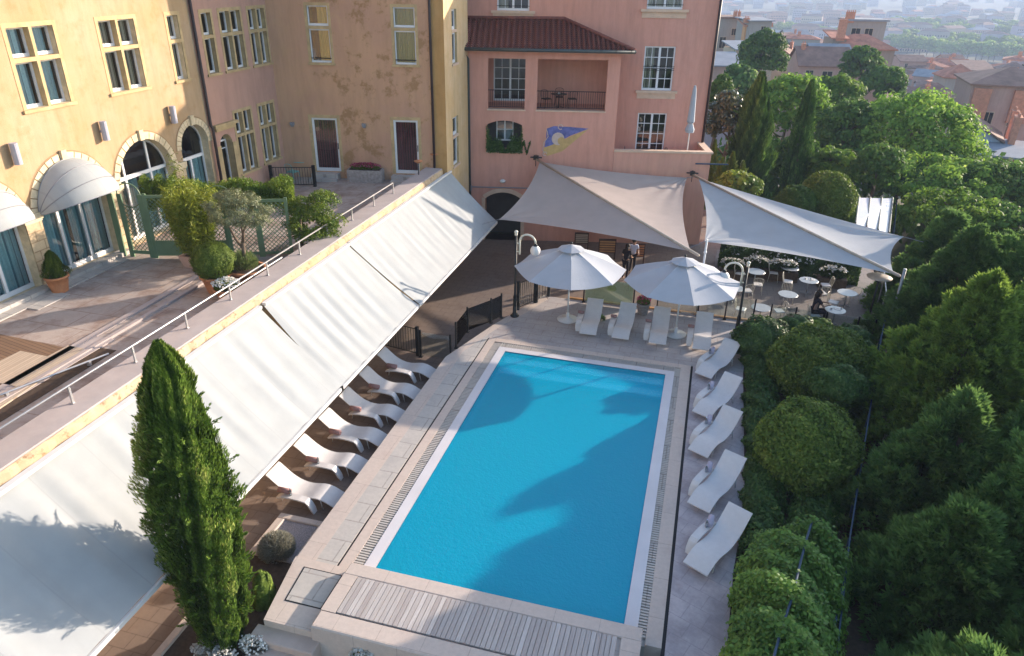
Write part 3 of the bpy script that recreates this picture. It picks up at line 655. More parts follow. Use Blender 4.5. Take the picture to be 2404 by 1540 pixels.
# wall lamps on the yellow wing
def wall_pt(x, y): return onwall(x, y, (LX + .17, 0), math.pi / 2)
for i, (x, y, lab) in enumerate(((37, 361, 'grey half cylinder wall lamp nearest the left edge, above the shaded arch canopy'), (245.5, 307, 'grey half cylinder wall lamp between the canopy arch and the glazed arch'), (407, 269, 'grey half cylinder wall lamp nearest the dark downpipe'))):
    p = wall_pt(x, y); r = empty('wall_lamp', (LX, p[1], p[2]), 0, lab, 'wall lamp', 'half cylinder lamps on the yellow wing')
    m = MB(); n = 12; prof = [(LX + .17 + .115 * math.cos(math.pi * 2 * k / n), p[1] + .115 * math.sin(math.pi * 2 * k / n)) for k in range(n)]
    m.prism(prof, p[2] - .31, p[2] + .31); build(m, 'shade', 'sconce', r, False)
    m = MB(); m.box(LX, LX + .08, p[1] - .03, p[1] + .03, p[2] - .06, p[2] + .02); build(m, 'bracket', 'grey', r)

pk = empty('pink_wing', (LX - 3, 28, 3.7), 0, 'faded pink plastered wing with narrow paired windows in the shaded corner', 'building')
narrow = [(26.063, 26.645, 8.989, 11.233, 1), (27.226, 28.598, 8.989, 11.233, 2), (29.202, 30.399, 8.989, 11.233, 2), (27.203, 28.365, 4.688, 7.257, 2), (29.004, 30.167, 4.746, 7.257, 2)]
holes = [h[:4] for h in narrow] + [(25.982, 26.796, 3.758, 6.548, .35, .4)]
wallpart('wall', pk, (LX, 0), math.pi / 2, 25.401, 30.806, 3.584, 17.0, holes, 'pinkwing', 'band')
m = MB(); m.box(-30, LX, 25.412, 30.806, 17.0, 17.999); build(m, 'roof_slab', 'pinkwing', pk)
for i, (a, b_, c, d, k) in enumerate(narrow):
    mc = (a + b_) / 2; tr = c + (d - c) * (.61 if d > 8.2 else .63)
    surround(pk, FL, a, b_, c, d, mul=mc if k == 2 else None, tr=tr)
    for (p, q) in (((a, mc - .055), (mc + .055, b_)) if k == 2 else ((a, b_),)):
        for (zz0, zz1) in ((c, tr - .06), (tr + .06, d)): window(pk, FL, p, q, zz0, zz1, .18, 1, fw=.055, curtain='curtgrey' if (i + int(p * 7)) % 3 == 0 else None)
window(pk, FL, 25.982, 26.796, 3.758, 6.257, .3, 1, bars=(5.909,), name='arched_door')
m = MB(); FL.box(m, 25.633, 27.203, 6.897, 7.025, -.18, .02); FL.box(m, 25.749, 27.086, 6.746, 6.897, -.1, .02); FL.box(m, 25.691, 25.982, 3.7, 6.141, -.03, .02); FL.box(m, 26.796, 27.086, 3.7, 6.141, -.03, .02); build(m, 'door_cornice', 'band', pk)
m = MB(); m.tube([(LX + .09, 25.459, 17), (LX + .09, 25.459, 7.071), (LX + .14, 25.482, 6.955), (LX + .14, 25.482, 3.7)], .06, 8); build(m, 'downpipe', 'pipe', None, True, base=(LX + .1, 25.459, 3.7), label='dark brown downpipe between the yellow wing and the pink wing', cat='downpipe', group=None)

# ---- ochre middle wing
AO = R_(11.6); O0 = (-19.7, 30.57); FO = Frame(O0, AO)
def so(x, y): p = onwall(x, y, O0, AO); return (p[0] - O0[0]) / math.cos(AO), p[2]
SC = so(1045, 200)[0]; SP = so(1017, 200)[0]
d1a, d1b = so(737, 340)[0], so(796, 340)[0]; d2a, d2b = so(926, 345)[0], so(983, 345)[0]
w1a, w1b = so(725, 80)[0], so(773, 80)[0]; w2a, w2b = so(925, 80)[0], so(975, 80)[0]
ob = empty('ochre_building', (O0[0], O0[1], 3.7), 0, 'ochre plastered middle wing with peeling stains and two red curtained doors', 'building')
hs = [(d1a, d1b, 4.025, 6.548), (d2a, d2b, 4.025, 6.548), (w1a, w1b, 9.001, 11.372), (w2a, w2b, 9.001, 11.372)]
wallpart('wall', ob, O0, AO, 0, SP, 3.5, 17.0, hs, 'ochre', 'band', .12)
wallpart('corner_strip', ob, O0, AO, SP, SC, -.6, 17.0, [], 'towerbrown')
m = MB(); m.add([tuple(FO.P(0, 17, 0)), tuple(FO.P(SC, 17, 0)), tuple(FO.P(SC, 17, 12)), tuple(FO.P(0, 17, 12))], [(0, 1, 2, 3)]); build(m, 'roof_slab', 'ochre', ob)
for k, (a, b_) in enumerate(((d1a, d1b), (d2a, d2b))):
    surround(ob, FO, a, b_, 4.025, 6.548, .14, sill=False); f = window(ob, FO, a, b_, 4.025, 6.548, .06, 1, fw=.1, curtain='curtred', name='glazed_door')
    m = MB(); FO.box(m, b_ - .07, b_ - .04, 5.095, 5.386, .02, .06); build(m, 'handle', 'pipe', f)
for (a, b_, sp) in ((w1a, w1b, (.42, 1)), (w2a, w2b, (0, 1))):
    surround(ob, FO, a, b_, 9.001, 11.372, .12, tr=10.477)
    window(ob, FO, a, b_, 10.559, 11.372, .08, 1, curtain='curtyel', cspan=sp, fw=.055)
    f = window(ob, FO, a, b_, 9.001, 10.408, .08, 1, curtain='curtyel', cspan=sp, fw=.055)
    m = MB(); m.tube([FO.P(a, 9.187, .04), FO.P(b_, 9.187, .04)], .02, 6); build(m, 'guard_rail', 'iron', f)
for k, s_ in enumerate((d1a, d2a)):
    r = empty('door_steps', FO.P(s_ + .5, 3.7, -.4), 0, ('grey stone door steps under the left red curtained door', 'grey stone door steps under the right red curtained door')[k], 'steps', 'door steps of the ochre wing')
    for (q, z) in ((.75, 3.816), (.4, 3.979)):
        m = MB(); FO.box(m, s_ - .15, s_ + 1.15, 3.688, z, -q, -q + (.36 if q > .5 else .4)); build(m, 'step', 'greystone', r)
for (x, y, lab) in ((855, 293, 'small grey outdoor wall light between the two red curtained doors'), (687, 290, 'small grey outdoor wall light left of the red curtained doors')):
    s_, z = so(x, y); m = MB(); FO.box(m, s_ - .09, s_ + .09, z - .07, z + .07, -.14, 0); FO.box(m, s_ - .06, s_ + .06, z - .13, z - .07, -.11, -.02)
    build(m, 'wall_light', 'grey', None, base=FO.P(s_, z, 0), label=lab, cat='wall light')
m = MB(); m.tube([FO.P(SP - .05, 17, -.09), FO.P(SP - .05, 3.75, -.09)], .06, 8); build(m, 'downpipe', 'pipe', None, True, base=FO.P(SP, 3.75, -.1), label='dark brown downpipe at the right end of the ochre wall', cat='downpipe')

# ---- tower side, yellow
PC = FO.P(SC, 0); PE = np.array([-12.15, 36.2, 0]); AT = math.atan2(PE[1] - PC[1], PE[0] - PC[0]); LT = float(np.hypot(*(PE - PC)[:2])); FT = Frame(PC, AT)
def st(x, y): p = onwall(x, y, PC, AT); return float(np.dot((p - PC)[:2], FT.e[:2])), p[2]
tb = empty('stair_tower', (PC[0], PC[1], 0), 0, 'narrow pale yellow side wall joining the ochre wing to the pink house', 'building')
ta, tb_ = st(1061, 80)[0], st(1072, 80)[0]; tc, td = st(1063, 300)[0], st(1076, 300)[0]
wallpart('wall', tb, PC, AT, 0, LT, -.6, 17.0, [(ta, tb_, 8.93, 11.26), (tc, td, 4.165, 6.49)], 'tower', 'band', .15)
for (a, b_, c, d) in ((ta, tb_, 8.93, 11.26), (tc, td, 4.165, 6.49)):
    mz = c + (d - c) * .6
    for (z0_, z1_) in ((c, mz - .06), (mz + .06, d)): window(tb, FT, a, b_, z0_, z1_, .1, 1, fw=.09)
    m = MB(); FT.box(m, a, b_, mz - .06, mz + .06, -.01, .15); FT.box(m, a - .1, b_ + .1, c - .1, c - .002, -.06, .02); build(m, 'window_surround', 'bandpale', tb)

# ---- rose house
AP = R_(13.5); P0 = (-12.15, 36.2); FP = Frame(P0, AP); DB = 2.4
def sp(x, y, d=0.0):
    q = FP.P(0, 0, d); p = onwall(x, y, q, AP); return float(np.dot((p - q)[:2], FP.e[:2])), float(p[2])
ph = empty('rose_house', (P0[0], P0[1], -.6), 0, 'tall rose pink house with a tiled loggia roof, loggias and white windows', 'building')
V1 = 7.62; S_END = 12.72; ZL = 9.28
lg = [(1.0, 2.88, 6.46, 8.92), (3.5, 7.0, 6.46, 8.94)]
nich = (.94, 2.77, 4.3, 5.9, .22, .9); pas = (.85, 2.8, -.6, 2.1, .35, 1.2)
wallpart('front_wall', ph, P0, AP, 0, V1, -.6, ZL, [(a, b_, c, d, 0, .35) for a, b_, c, d in lg] + [nich, pas], 'pink', 'pinkl')
# loggia rooms
m = MB(); z0_, z1_ = 6.42, 8.98
m.quad(FP.P(.4, z0_, .35), FP.P(V1 - .3, z0_, .35), FP.P(V1 - .3, z0_, DB), FP.P(.4, z0_, DB)); m.quad(FP.P(.4, z1_, .35), FP.P(.4, z1_, DB), FP.P(V1 - .3, z1_, DB), FP.P(V1 - .3, z1_, .35))
m.quad(FP.P(.4, z0_, .35), FP.P(.4, z0_, DB), FP.P(.4, z1_, DB), FP.P(.4, z1_, .35)); m.quad(FP.P(V1 - .3, z0_, .35), FP.P(V1 - .3, z1_, .35), FP.P(V1 - .3, z1_, DB), FP.P(V1 - .3, z0_, DB))
build(m, 'loggia_lining', 'pinkl', ph)
m = MB(); m.quad(FP.P(V1, -.6, 0), FP.P(V1, -.6, DB), FP.P(V1, ZL, DB), FP.P(V1, ZL, 0)); build(m, 'side_wall', 'pink', ph)
# set back main wall
fd = (1.15, 2.95, 6.5, 8.75)
rw = [(sp(1510, 160, DB)[0], sp(1582, 160, DB)[0], 7.2, 9.42), (sp(1495, 300, DB)[0], sp(1563, 300, DB)[0], 3.75, 6.02), (sp(1167, 10, DB)[0], sp(1243, 10, DB)[0], 11.0, 13.2), (sp(1519, 10, DB)[0], sp(1604, 10, DB)[0], 11.2, 13.3)]
wallpart('main_wall', ph, FP.P(0, 0, DB), AP, -1, S_END, -.6, 13.9, [fd] + rw, 'pink', 'pinkl', .16)
m = MB(); m.quad(FP.P(S_END, -.6, DB), FP.P(S_END, -.6, 14), FP.P(S_END, 13.9, 14), FP.P(S_END, 13.9, DB)); m.quad(FP.P(-1, 13.9, DB), FP.P(S_END, 13.9, DB), FP.P(S_END, 13.9, 14), FP.P(-1, 13.9, 14))
m.quad(FP.P(-1, -.6, 14), FP.P(S_END, -.6, 14), FP.P(S_END, 13.9, 14), FP.P(-1, 13.9, 14)); build(m, 'rear_wall', 'pink', ph)
FB = Frame(FP.P(0, 0, DB), AP)
window(ph, FB, *fd, .06, 2, bars=(7.1, 7.65, 8.2), vbars=1, fw=.07, name='french_window')
for k, (a, b_, c, d) in enumerate(rw):
    h = d - c; cur = ('curtgrey', None, 'curtgrey', 'curtgrey')[k]
    f = window(ph, FB, a, b_, c, d, .08, 2, bars=(c + h * .27, c + h * .51, c + h * .75), vbars=1, fw=.075, curtain=cur, cspan=(.0, .35) if k != 3 else (0, 1), name='french_window')
    m = MB()
    for q in ((.55, .6, .65) if k in (0,) else (.12, .3, .5) if k > 1 else ()): m.tube([FB.P(a - .02, c + h * q * .85, -.05), FB.P(b_ + .02, c + h * q * .85, -.05)], .014, 6)
    if k != 1: build(m, 'guard_rail', 'iron', f)
    if k != 1:
        m = MB(); FB.box(m, a - .3, b_ + .3, c - .13, c - .003, -.14, .02); FB.box(m, a - .22, b_ + .22, c - .42, c - .13, -.04, .02); build(m, 'sill', 'bandpale', ph)
m = MB()
for (a, b_, c, d) in lg: FP.box(m, a - .05, b_ + .05, c - .06, c + .005, -.05, .36)
FP.box(m, nich[0] - .05, nich[1] + .05, nich[2] - .06, nich[2] + .002, -.06, .3); build(m, 'sill', 'bandpale', ph)
# niche interior, passage interior
m = MB(); m.quad(FP.P(.9, 4.3, .92), FP.P(2.9, 4.3, .92), FP.P(2.9, 6, .92), FP.P(.9, 6, .92)); build(m, 'dark_recess', 'inside', ph); m = MB(); m.quad(FP.P(.5, -.6, 1.22), FP.P(3.2, -.6, 1.22), FP.P(3.2, 2.3, 1.22), FP.P(.5, 2.3, 1.22)); build(m, 'dark_recess', 'inside', ph)
window(ph, FP, 1.4, 2.3, 4.7, 5.8, .8, 2, bars=(5.3,), fw=.05)
m = MB(); n = 16; cs, w = 1.825, .975; rad = (w * w + .35 * .35) / .7; a0 = math.asin(w / rad)
for k in range(n):
    q = []
    for dd in (-.03, .01):
        for r_, tt in ((rad, k), (rad + .22, k), (rad + .22, k + 1), (rad, k + 1)): tt = -a0 + 2 * a0 * tt / n; q.append(FP.P(cs + r_ * math.sin(tt), 2.1 - rad + r_ * math.cos(tt), dd))
    m.add(q, [(0, 3, 2, 1), (4, 5, 6, 7), (0, 1, 5, 4), (1, 2, 6, 5), (2, 3, 7, 6), (3, 0, 4, 7)])
FP.box(m, .66, .85, -.6, 1.78, -.03, .01); FP.box(m, 2.8, 2.99, -.6, 1.78, -.03, .01); build(m, 'passage_surround', 'bandpale', ph)
# loggia balustrades
for (a, b_, c, d) in lg:
    m = MB(); m.tube([FP.P(a, c + .92, .2), FP.P(b_, c + .92, .2)], .02, 6); m.tube([FP.P(a, c + .1, .2), FP.P(b_, c + .1, .2)], .015, 6)
    s_ = a + .1
    while s_ < b_: m.tube([FP.P(s_, c + .1, .2), FP.P(s_, c + .92, .2)], .009, 4, False); s_ += .115
    build(m, 'balustrade', 'iron', ph)
# tiled roof: barrel rows as geometry
def barrel_roof(par, A, B, Ct, D, n, cut=None):
    """corrugated slope: eave A-B, top D-C"""
    m = MB(); A, B, Ct, D = map(lambda p: np.array(p, float), (A, B, Ct, D)); sub = 8; nr = 14
    nn = np.cross(B - A, D - A); nn /= np.linalg.norm(nn)
    if nn[2] < 0: nn = -nn
    for j in range(nr):
        v0, v1 = j / nr, (j + 1) / nr; rows = []
        for vv, lift in ((v0, .03), (v1, .0)):
            row = []
            for i in range(n * sub + 1):
                u = i / (n * sub); p = A * (1 - u) * (1 - vv) + B * u * (1 - vv) + Ct * u * vv + D * (1 - u) * vv
                ph_ = (i % sub) / sub * 2 * math.pi; row.append(p + nn * (.085 * math.cos(ph_) + lift))
            rows.append(row)
        m.strip(rows)
    return build(m, 'roof', 'rooftile', par, True)
EZ = 9.42; RZ = sp(1130, 50, DB)[1]; RZ2 = sp(1325, 46, DB)[1]; rs0 = -.35; rs1 = 8.15; rt1 = sp(1325, 44, DB)[0]
barrel_roof(ph, FP.P(rs0, EZ, -.5), FP.P(rt1, EZ, -.5), FP.P(rt1, RZ2, DB), FP.P(rs0, RZ2 - .05, DB), 18)
# triangular remainder of the front slope and the hipped side
def tri_roof(E0, E1, T, n):
    m = MB(); E0, E1, T = map(lambda p: np.array(p, float), (E0, E1, T)); sub = 8; nr = 14; dn = T - E0; de = E1 - E0; nn = np.cross(de, dn); nn /= np.linalg.norm(nn); nn = nn if nn[2] > 0 else -nn
    for j in range(nr):
        rows = []
        for vv, lift in ((j / nr, .03), ((j + 1) / nr, 0.)):
            row = []
            for i in range(n * sub + 1):
                u = min(i / (n * sub), 1 - vv); p = E0 + de * u + dn * vv; row.append(p + nn * (.085 * math.cos((i % sub) / sub * 2 * math.pi) * (1 if u == i / (n * sub) else .3) + lift))
            rows.append(row)
        m.strip(rows)
    return build(m, 'roof', 'rooftile', ph, True)
tri_roof(FP.P(rt1, EZ, -.5), FP.P(rs1, EZ, -.5), FP.P(rt1, RZ2, DB), 14)
m = MB(); m.add([FP.P(rs1, EZ, -.5), FP.P(rs1, EZ, DB), FP.P(rt1, RZ2, DB)], [(0, 1, 2)]); build(m, 'roof', 'rooftile', ph)
m = MB(); m.tube([FP.P(rt1, RZ2 + .04, DB - .02), FP.P(rs1 + .02, EZ + .06, -.5)], .1, 8); m.tube([FP.P(rs0, RZ2 + .02, DB - .06), FP.P(rt1, RZ2 + .06, DB - .06)], .09, 8); build(m, 'ridge_tiles', 'rooftile', ph, True)
m = MB(); FP.box(m, rs0, rs1, EZ - .16, EZ - .1, -.45, 0.0); m.quad(FP.P(rs0, EZ - .03, -.5), FP.P(rs1, EZ - .03, -.5), FP.P(rs1, EZ - .03, DB), FP.P(rs0, EZ - .03, DB)); FP.box(m, V1, rs1, EZ - .16, EZ - .1, 0, DB); build(m, 'soffit', 'pinkl', ph)
m = MB(); m.tube([FP.P(rs0 - .03, EZ - .03, -.56), FP.P(rs1 + .05, EZ - .03, -.56)], .085, 8); m.tube([FP.P(rs1 + .05, EZ - .03, -.56), FP.P(rs1 + .05, EZ - .03, DB)], .085, 8)
s_ = .1
while s_ < rs1: FP.box(m, s_, s_ + .03, EZ - .1, EZ + .07, -.66, -.5); s_ += .72
build(m, 'gutter', 'gutter', ph, True)
m = MB(); m.tube([FP.P(-.3, 13.8, DB - .1), FP.P(-.3, 10.7, DB - .1), FP.P(-.3, 9.4, -.5), FP.P(.02, 8.9, -.12), FP.P(.05, -.6, -.1)], .06, 8); build(m, 'downpipe', 'gutter', ph, True)
m = MB(); m.tube([FP.P(S_END - .02, 13.8, DB - .1), FP.P(S_END - .02, 4.4, DB - .1)], .07, 8); build(m, 'downpipe', 'pipe', ph, True)
# annex terrace
m = MB(); AZ = 4.42
for q in ((V1 + .01, S_END, -.6, AZ, 0, .25), (S_END - .25, S_END, -.6, AZ, .25, DB), (V1 + .01, S_END - .25, -.6, 3.55, .25, DB)): FP.box(m, *q)
build(m, 'annex', 'pinkl', ph)
m = MB(); FP.box(m, V1 + .01, S_END + .08, AZ, AZ + .1, -.06, .3); FP.box(m, S_END - .3, S_END + .08, AZ, AZ + .1, .3, DB - .02); build(m, 'parapet_coping', 'bandpale', ph)
# mural painted on the wall: thin paint layers
mu = empty('wall_mural', FP.P(4.8, 4.1, 0), 0, 'faded blue and yellow scrollwork mural painted on the rose wall', 'mural')
def mpoly(pts, mat, d, name):
    m = MB(); q = [FP.P(*sp(x, y), -d) for x, y in pts]; m.poly(q); build(m, name, mat, mu)
mpoly([(1283, 302), (1300, 296), (1340, 298), (1382, 302), (1340, 318), (1290, 345), (1278, 345), (1282, 325)], 'mblue', .003, 'blue_field')
mpoly([(1278, 346), (1296, 340), (1345, 318), (1382, 303), (1350, 330), (1320, 355), (1285, 366), (1275, 356)], 'myellow', .006, 'yellow_field')
def disc(x, y, r, mat, d, name):
    c = FP.P(*sp(x, y), -d); m = MB(); m.poly([c + FP.e * r * math.cos(2 * math.pi * k / 18) + np.array([0, 0, r * math.sin(2 * math.pi * k / 18)]) for k in range(18)]); build(m, name, mat, mu)
disc(1310, 326, .33, 'mpale', .009, 'pale_disc'); disc(1318, 331, .2, 'myellow', .012, 'yellow_disc')
def ring(x, y, r):
    c = FP.P(*sp(x, y), -.02); m = MB(); m.tube([c + FP.e * r * math.cos(2 * math.pi * k / 14) + np.array([0, 0, r * math.sin(2 * math.pi * k / 14)]) for k in range(13)], .025, 6); build(m, 'scroll', 'mpale', mu)
ring(1316, 298, .12); ring(1279, 361, .1)
m = MB(); m.tube([FP.P(*sp(x, y), -.015) for x, y in ((1283, 302), (1287, 320), (1277, 335), (1274, 352), (1279, 361))], .02, 5); build(m, 'scroll', 'mpale', mu)
# wall light, hand rail bar on the rose house
s_, z = sp(1180, 424); m = MB(); m.sphere(FP.P(s_, z, -.1), .16, 10, .65); build(m, 'wall_light', 'globe', None, True, base=FP.P(s_, z, 0), label='white bowl wall light above the dark arched passage', cat='wall light')
s_, z = sp(1105, 438); m = MB(); m.tube([FP.P(s_, z, -.05), FP.P(s_ + 3.2, z, -.05)], .03, 6); m.box(*[q for c in (FP.P(s_, z, -.1),) for q in (c[0] - .05, c[0] + .05, c[1] - .05, c[1] + .05, c[2] - .2, c[2] + .12)]); build(m, 'wall_rail', 'grey', None, base=FP.P(s_, z, 0), label='thin grey rail fixed to the rose wall over the arched passage', cat='rail')

# ---- terrace edge: coping slab, ochre masonry wall below it
tw = empty('terrace_wall', (-12.1, 18, -.6), 0, 'retaining wall of the upper terrace with eroded ochre top course and grey coping', 'retaining wall')
m = MB(); m.bbox(-12.92, -12.08, -4, 31.95, 4.06, 4.38, .02); build(m, 'coping', 'coping', tw)
m = MB(); rr = random.Random(5); rows = [[], [], []]; y = -4.0
while y < 31.9:
    j = rr.uniform(-.03, .03); rows[0].append((-12.07 + rr.uniform(-.02, .03), y, 4.35)); rows[1].append((-12.02 + j, y, 4.26 + rr.uniform(-.03, .03))); rows[2].append((-11.98 + j, y, 3.84)); y += .22
m.strip(rows); build(m, 'masonry_course', 'rubble', tw)
m = MB(); m.box(-12.9, -12.0, -4, 31.95, -.6, 4.06); build(m, 'wall_face', 'tower', tw)
# ================================================================== AWNINGS over the lounger deck
XT, ZT, XB, ZB_ = -11.93, 4.08, -9.56, 1.83
def awning_unit(y0t, y1t, y0b, y1b, seed, label):
    rr = np.random.default_rng(seed); n = int((y1t - y0t) / .06); nv = 14
    ph = rr.uniform(0, 6.28, 8); fr_ = rr.uniform(1.0, 7.5, 8); am = rr.uniform(.002, .009, 8) * 1.3
    r = empty('slope_awning', (XT, (y0t + y1t) / 2, ZT), 0, label, 'awning', 'white slope awnings along the terrace wall')
    rows = []
    for j in range(nv + 1):
        v = j / nv; row = []
        for i in range(n + 1):
            u = i / n; y = (y0t + (y1t - y0t) * u) * (1 - v) + (y0b + (y1b - y0b) * u) * v
            w = sum(am[k] * math.sin(fr_[k] * y * 2 + ph[k] + .6 * v * (k % 3)) for k in range(8)) * (0.35 + .9 * math.sin(math.pi * min(1, v * 1.1)) ** .7)
            sag = -.07 * math.sin(math.pi * v)
            row.append((XT + (XB - XT) * v, y, ZT + (ZB_ - ZT) * v + sag + w))
        rows.append(row)
    m = MB(); m.strip(rows); build(m, 'canvas', 'awning', r, True)
    m = MB(); m.box(XT - .04, XT + .1, y0t, y1t, ZT - .02, ZT + .06); build(m, 'roller_case', 'white', r)
    m = MB(); a = rows[-1][0]; b_ = rows[-1][-1]; m.box(XB - .01, XB + .05, y0b, y1b, ZB_ - .13, ZB_ - .02); build(m, 'front_bar', 'white', r)
    m = MB()
    for q in (.12, .88):
        y = y0t + (y1t - y0t) * q; m.tube([(XT + .05, y, ZT - .5), (XT + 1.0, y + .5, 2.6), (XB, y, ZB_ - .1)], .03, 6)
    build(m, 'folding_arm', 'grey', r, True)
awning_unit(5.3, 16.3, 6.0, 16.37, 1, 'near white slope awning crossed by the big cypress shadow')
awning_unit(16.5, 21.84, 16.25, 22.35, 2, 'middle white slope awning between the two dark slits')
awning_unit(21.9, 32.6, 22.44, 32.6, 3, 'far white slope awning ending at the rose house courtyard')

# ================================================================== SHADE SAILS
def sail(name, P, Q, R1, R2, tube0, tube1, mat, label, pull=.13):
    r = empty(name, P, 0, label, 'shade sail', 'big shade sails over the restaurant courtyard')
    P, Q, tube0, tube1 = (np.array(q, float) for q in (P, Q, tube0, tube1))
    for R in (R1, R2):
        R = np.array(R, float); c = (P + Q + R) / 3; rows = []; nu, nv = 40, 30
        b0 = (P + R) / 2 + (c - (P + R) / 2) * 2 * pull * 2; b1 = (Q + R) / 2 + (c - (Q + R) / 2) * 2 * pull * 2
        for j in range(nv + 1):
            v = j / nv; e0 = P * (1 - v) ** 2 + b0 * 2 * v * (1 - v) + R * v * v; e1 = Q * (1 - v) ** 2 + b1 * 2 * v * (1 - v) + R * v * v
            row = []
            for i in range(nu + 1):
                u = i / nu; p = e0 * (1 - u) + e1 * u; p = p.copy()
                p[2] += -.18 * math.sin(math.pi * u) * math.sin(math.pi * v) + (.03 * math.sin(28 * u + 5 * v) * v ** 1.5 * math.sin(math.pi * u))
                row.append(p)
            rows.append(row)
        m = MB(); m.strip(rows); build(m, 'canvas', mat, r, True)
        m = MB(); d = R - c; d /= np.linalg.norm(d); m.tube([R, R + d * .8 + np.array([0, 0, -.1])], .015, 5); build(m, 'rope', 'grey', r)
    m = MB(); m.tube([tube0 + [0, 0, .03], tube1 + [0, 0, .03]], .06, 10); build(m, 'roller_tube', 'sailtube', r, True)
    return r
t0 = FP.P(sp(1258, 372)[0], 4.0, -.35); t1 = np.array([.22, 28.65, 2.55])
r = sail('shade_sail', t0 + (t1 - t0) * .03, t0 + (t1 - t0) * .96, gz(1172, 515, 2.5), gz(1613, 417, 3.25), t0, t1, 'sailbeige', 'beige double triangle shade sail between the slope awning and the white sail', .055)
t0b = FP.P(11.75, 3.4, -.5); t1b = gz(2112, 650, 2.6)
rb = sail('shade_sail', t0b + (t1b - t0b) * .04, t0b + (t1b - t0b) * .98, gz(1654, 567, 2.4), gz(2121, 556, 2.9), t0b, t1b, 'sailwhite', 'bluish white double triangle shade sail at the right reaching the dark conifers', .045)
def bracket(par, q):
    m = MB(); m.tube([q + np.array([-.3, 0, 0]), q + np.array([.3, .1, 0])], .035, 8); m.tube([q, q + np.array([0, .45, 0])], .05, 6); m.tube([q + np.array([0, 0, .15]), q + np.array([0, 0, -.45])], .022, 6); m.box(q[0] - .12, q[0] + .12, q[1] - .1, q[1] + .12, q[2] - .1, q[2] + .1)
    build(m, 'wall_bracket', 'iron', par)
bracket(r, t0 + np.array([0, 0, .1])); bracket(rb, t0b + np.array([0, 0, .1]))
m = MB(); q = FP.P(11.9, 3.95, -.25); m.tube([q, FP.P(13.6, 3.95, -.25)], .04, 6); build(m, 'support_bar', 'bluemetal', rb)
r = empty('sail_post', (.45, 28.66, -.6), 0, 'white post holding the lower corner between the two shade sails', 'post')
m = MB(); m.cyl(.45, 28.66, -.6, 3.3, .045, 10); build(m, 'pole', 'white', r, True); m = MB(); m.sphere((.45, 28.66, 2.75), .07, 8); build(m, 'pulley', 'white', r, True)
for k, (x, y, z1_) in enumerate(((8.05, 29.3, 2.7),)):
    r = empty('sail_post', (x, y, -.6), 0, 'dark steel post at the right corner of the white sail', 'post')
    m = MB(); m.cyl(x, y, -.6, z1_, .06, 10); build(m, 'pole', 'silver', r, True); m = MB(); m.cyl(x, y, -.6, -.55, .16, 12); build(m, 'foot_plate', 'iron', r)

# ================================================================== PARASOLS
def parasol(loc, label, rot, s=1.0):
    r = empty('parasol', loc, 0, label, 'parasol', 'white octagonal parasols beside the pool')
    x, y, z = loc; Rr, zr, za = 2.24 * s, 2.3, 3.2; n = 8
    cor = [(x + Rr * math.cos(rot + 2 * math.pi * k / n), y + Rr * math.sin(rot + 2 * math.pi * k / n)) for k in range(n)]
    m = MB()
    for k in range(n):
        a, b_ = np.array(cor[k]), np.array(cor[(k + 1) % n]); rows = []
        for j in range(9):
            v = .14 + .86 * j / 8; row = []
            for i in range(9):
                u = i / 8; p = (a * (1 - u) + b_ * u - [x, y]) * v + [x, y]
                sag = -.06 * math.sin(math.pi * u) * v; row.append((p[0], p[1], z + za + (zr - za) * v ** .92 + sag + .05 * math.sin(math.pi * v)))
            rows.append(row)
        m.strip(rows)
    build(m, 'canopy', 'umbrella', r)
    m = MB()
    for k in range(n):
        a, b_ = np.array(cor[k]), np.array(cor[(k + 1) % n]); A = [x, y] + (a - [x, y]) * .24; B = [x, y] + (b_ - [x, y]) * .24
        m.add([(x, y, z + za + .09), (*A, z + za - .1), (*B, z + za - .1)], [(0, 1, 2)])
    build(m, 'vent_cap', 'umbrella', r)
    for k in range(n):
        m = MB(); c = cor[k]; m.tube([(x, y, z + za + .0), (x + (c[0] - x) * .5, y + (c[1] - y) * .5, z + za + (zr - za) * .53 + .03), (c[0], c[1], z + zr - .02)], .014, 5); m.tube([(x, y, z + 2.0), (x + (c[0] - x) * .5, y + (c[1] - y) * .5, z + za + (zr - za) * .53)], .012, 5)
        build(m, 'rib', 'white', r)
    m = MB(); m.cyl(x, y, z, z + za + .05, .035, 10); build(m, 'pole', 'white', r, True)
    m = MB(); m.sphere((x, y, z + za + .14), .05, 8); build(m, 'finial', 'iron', r, True)
    m = MB(); m.lathe(x, y, [(.42, z), (.44, z + .03), (.40, z + .06), (.07, z + .09), (.07, z + .3), (.04, z + .32)], 24); build(m, 'base', 'white', r, True)
parasol((-4.68, 26.46, 0), 'left white octagonal parasol, beside the black lamp post near the courtyard gate', R_(12))
parasol((-.28, 26.39, 0), 'right white octagonal parasol, partly behind the hooked globe lamp by the shrubs', R_(14))

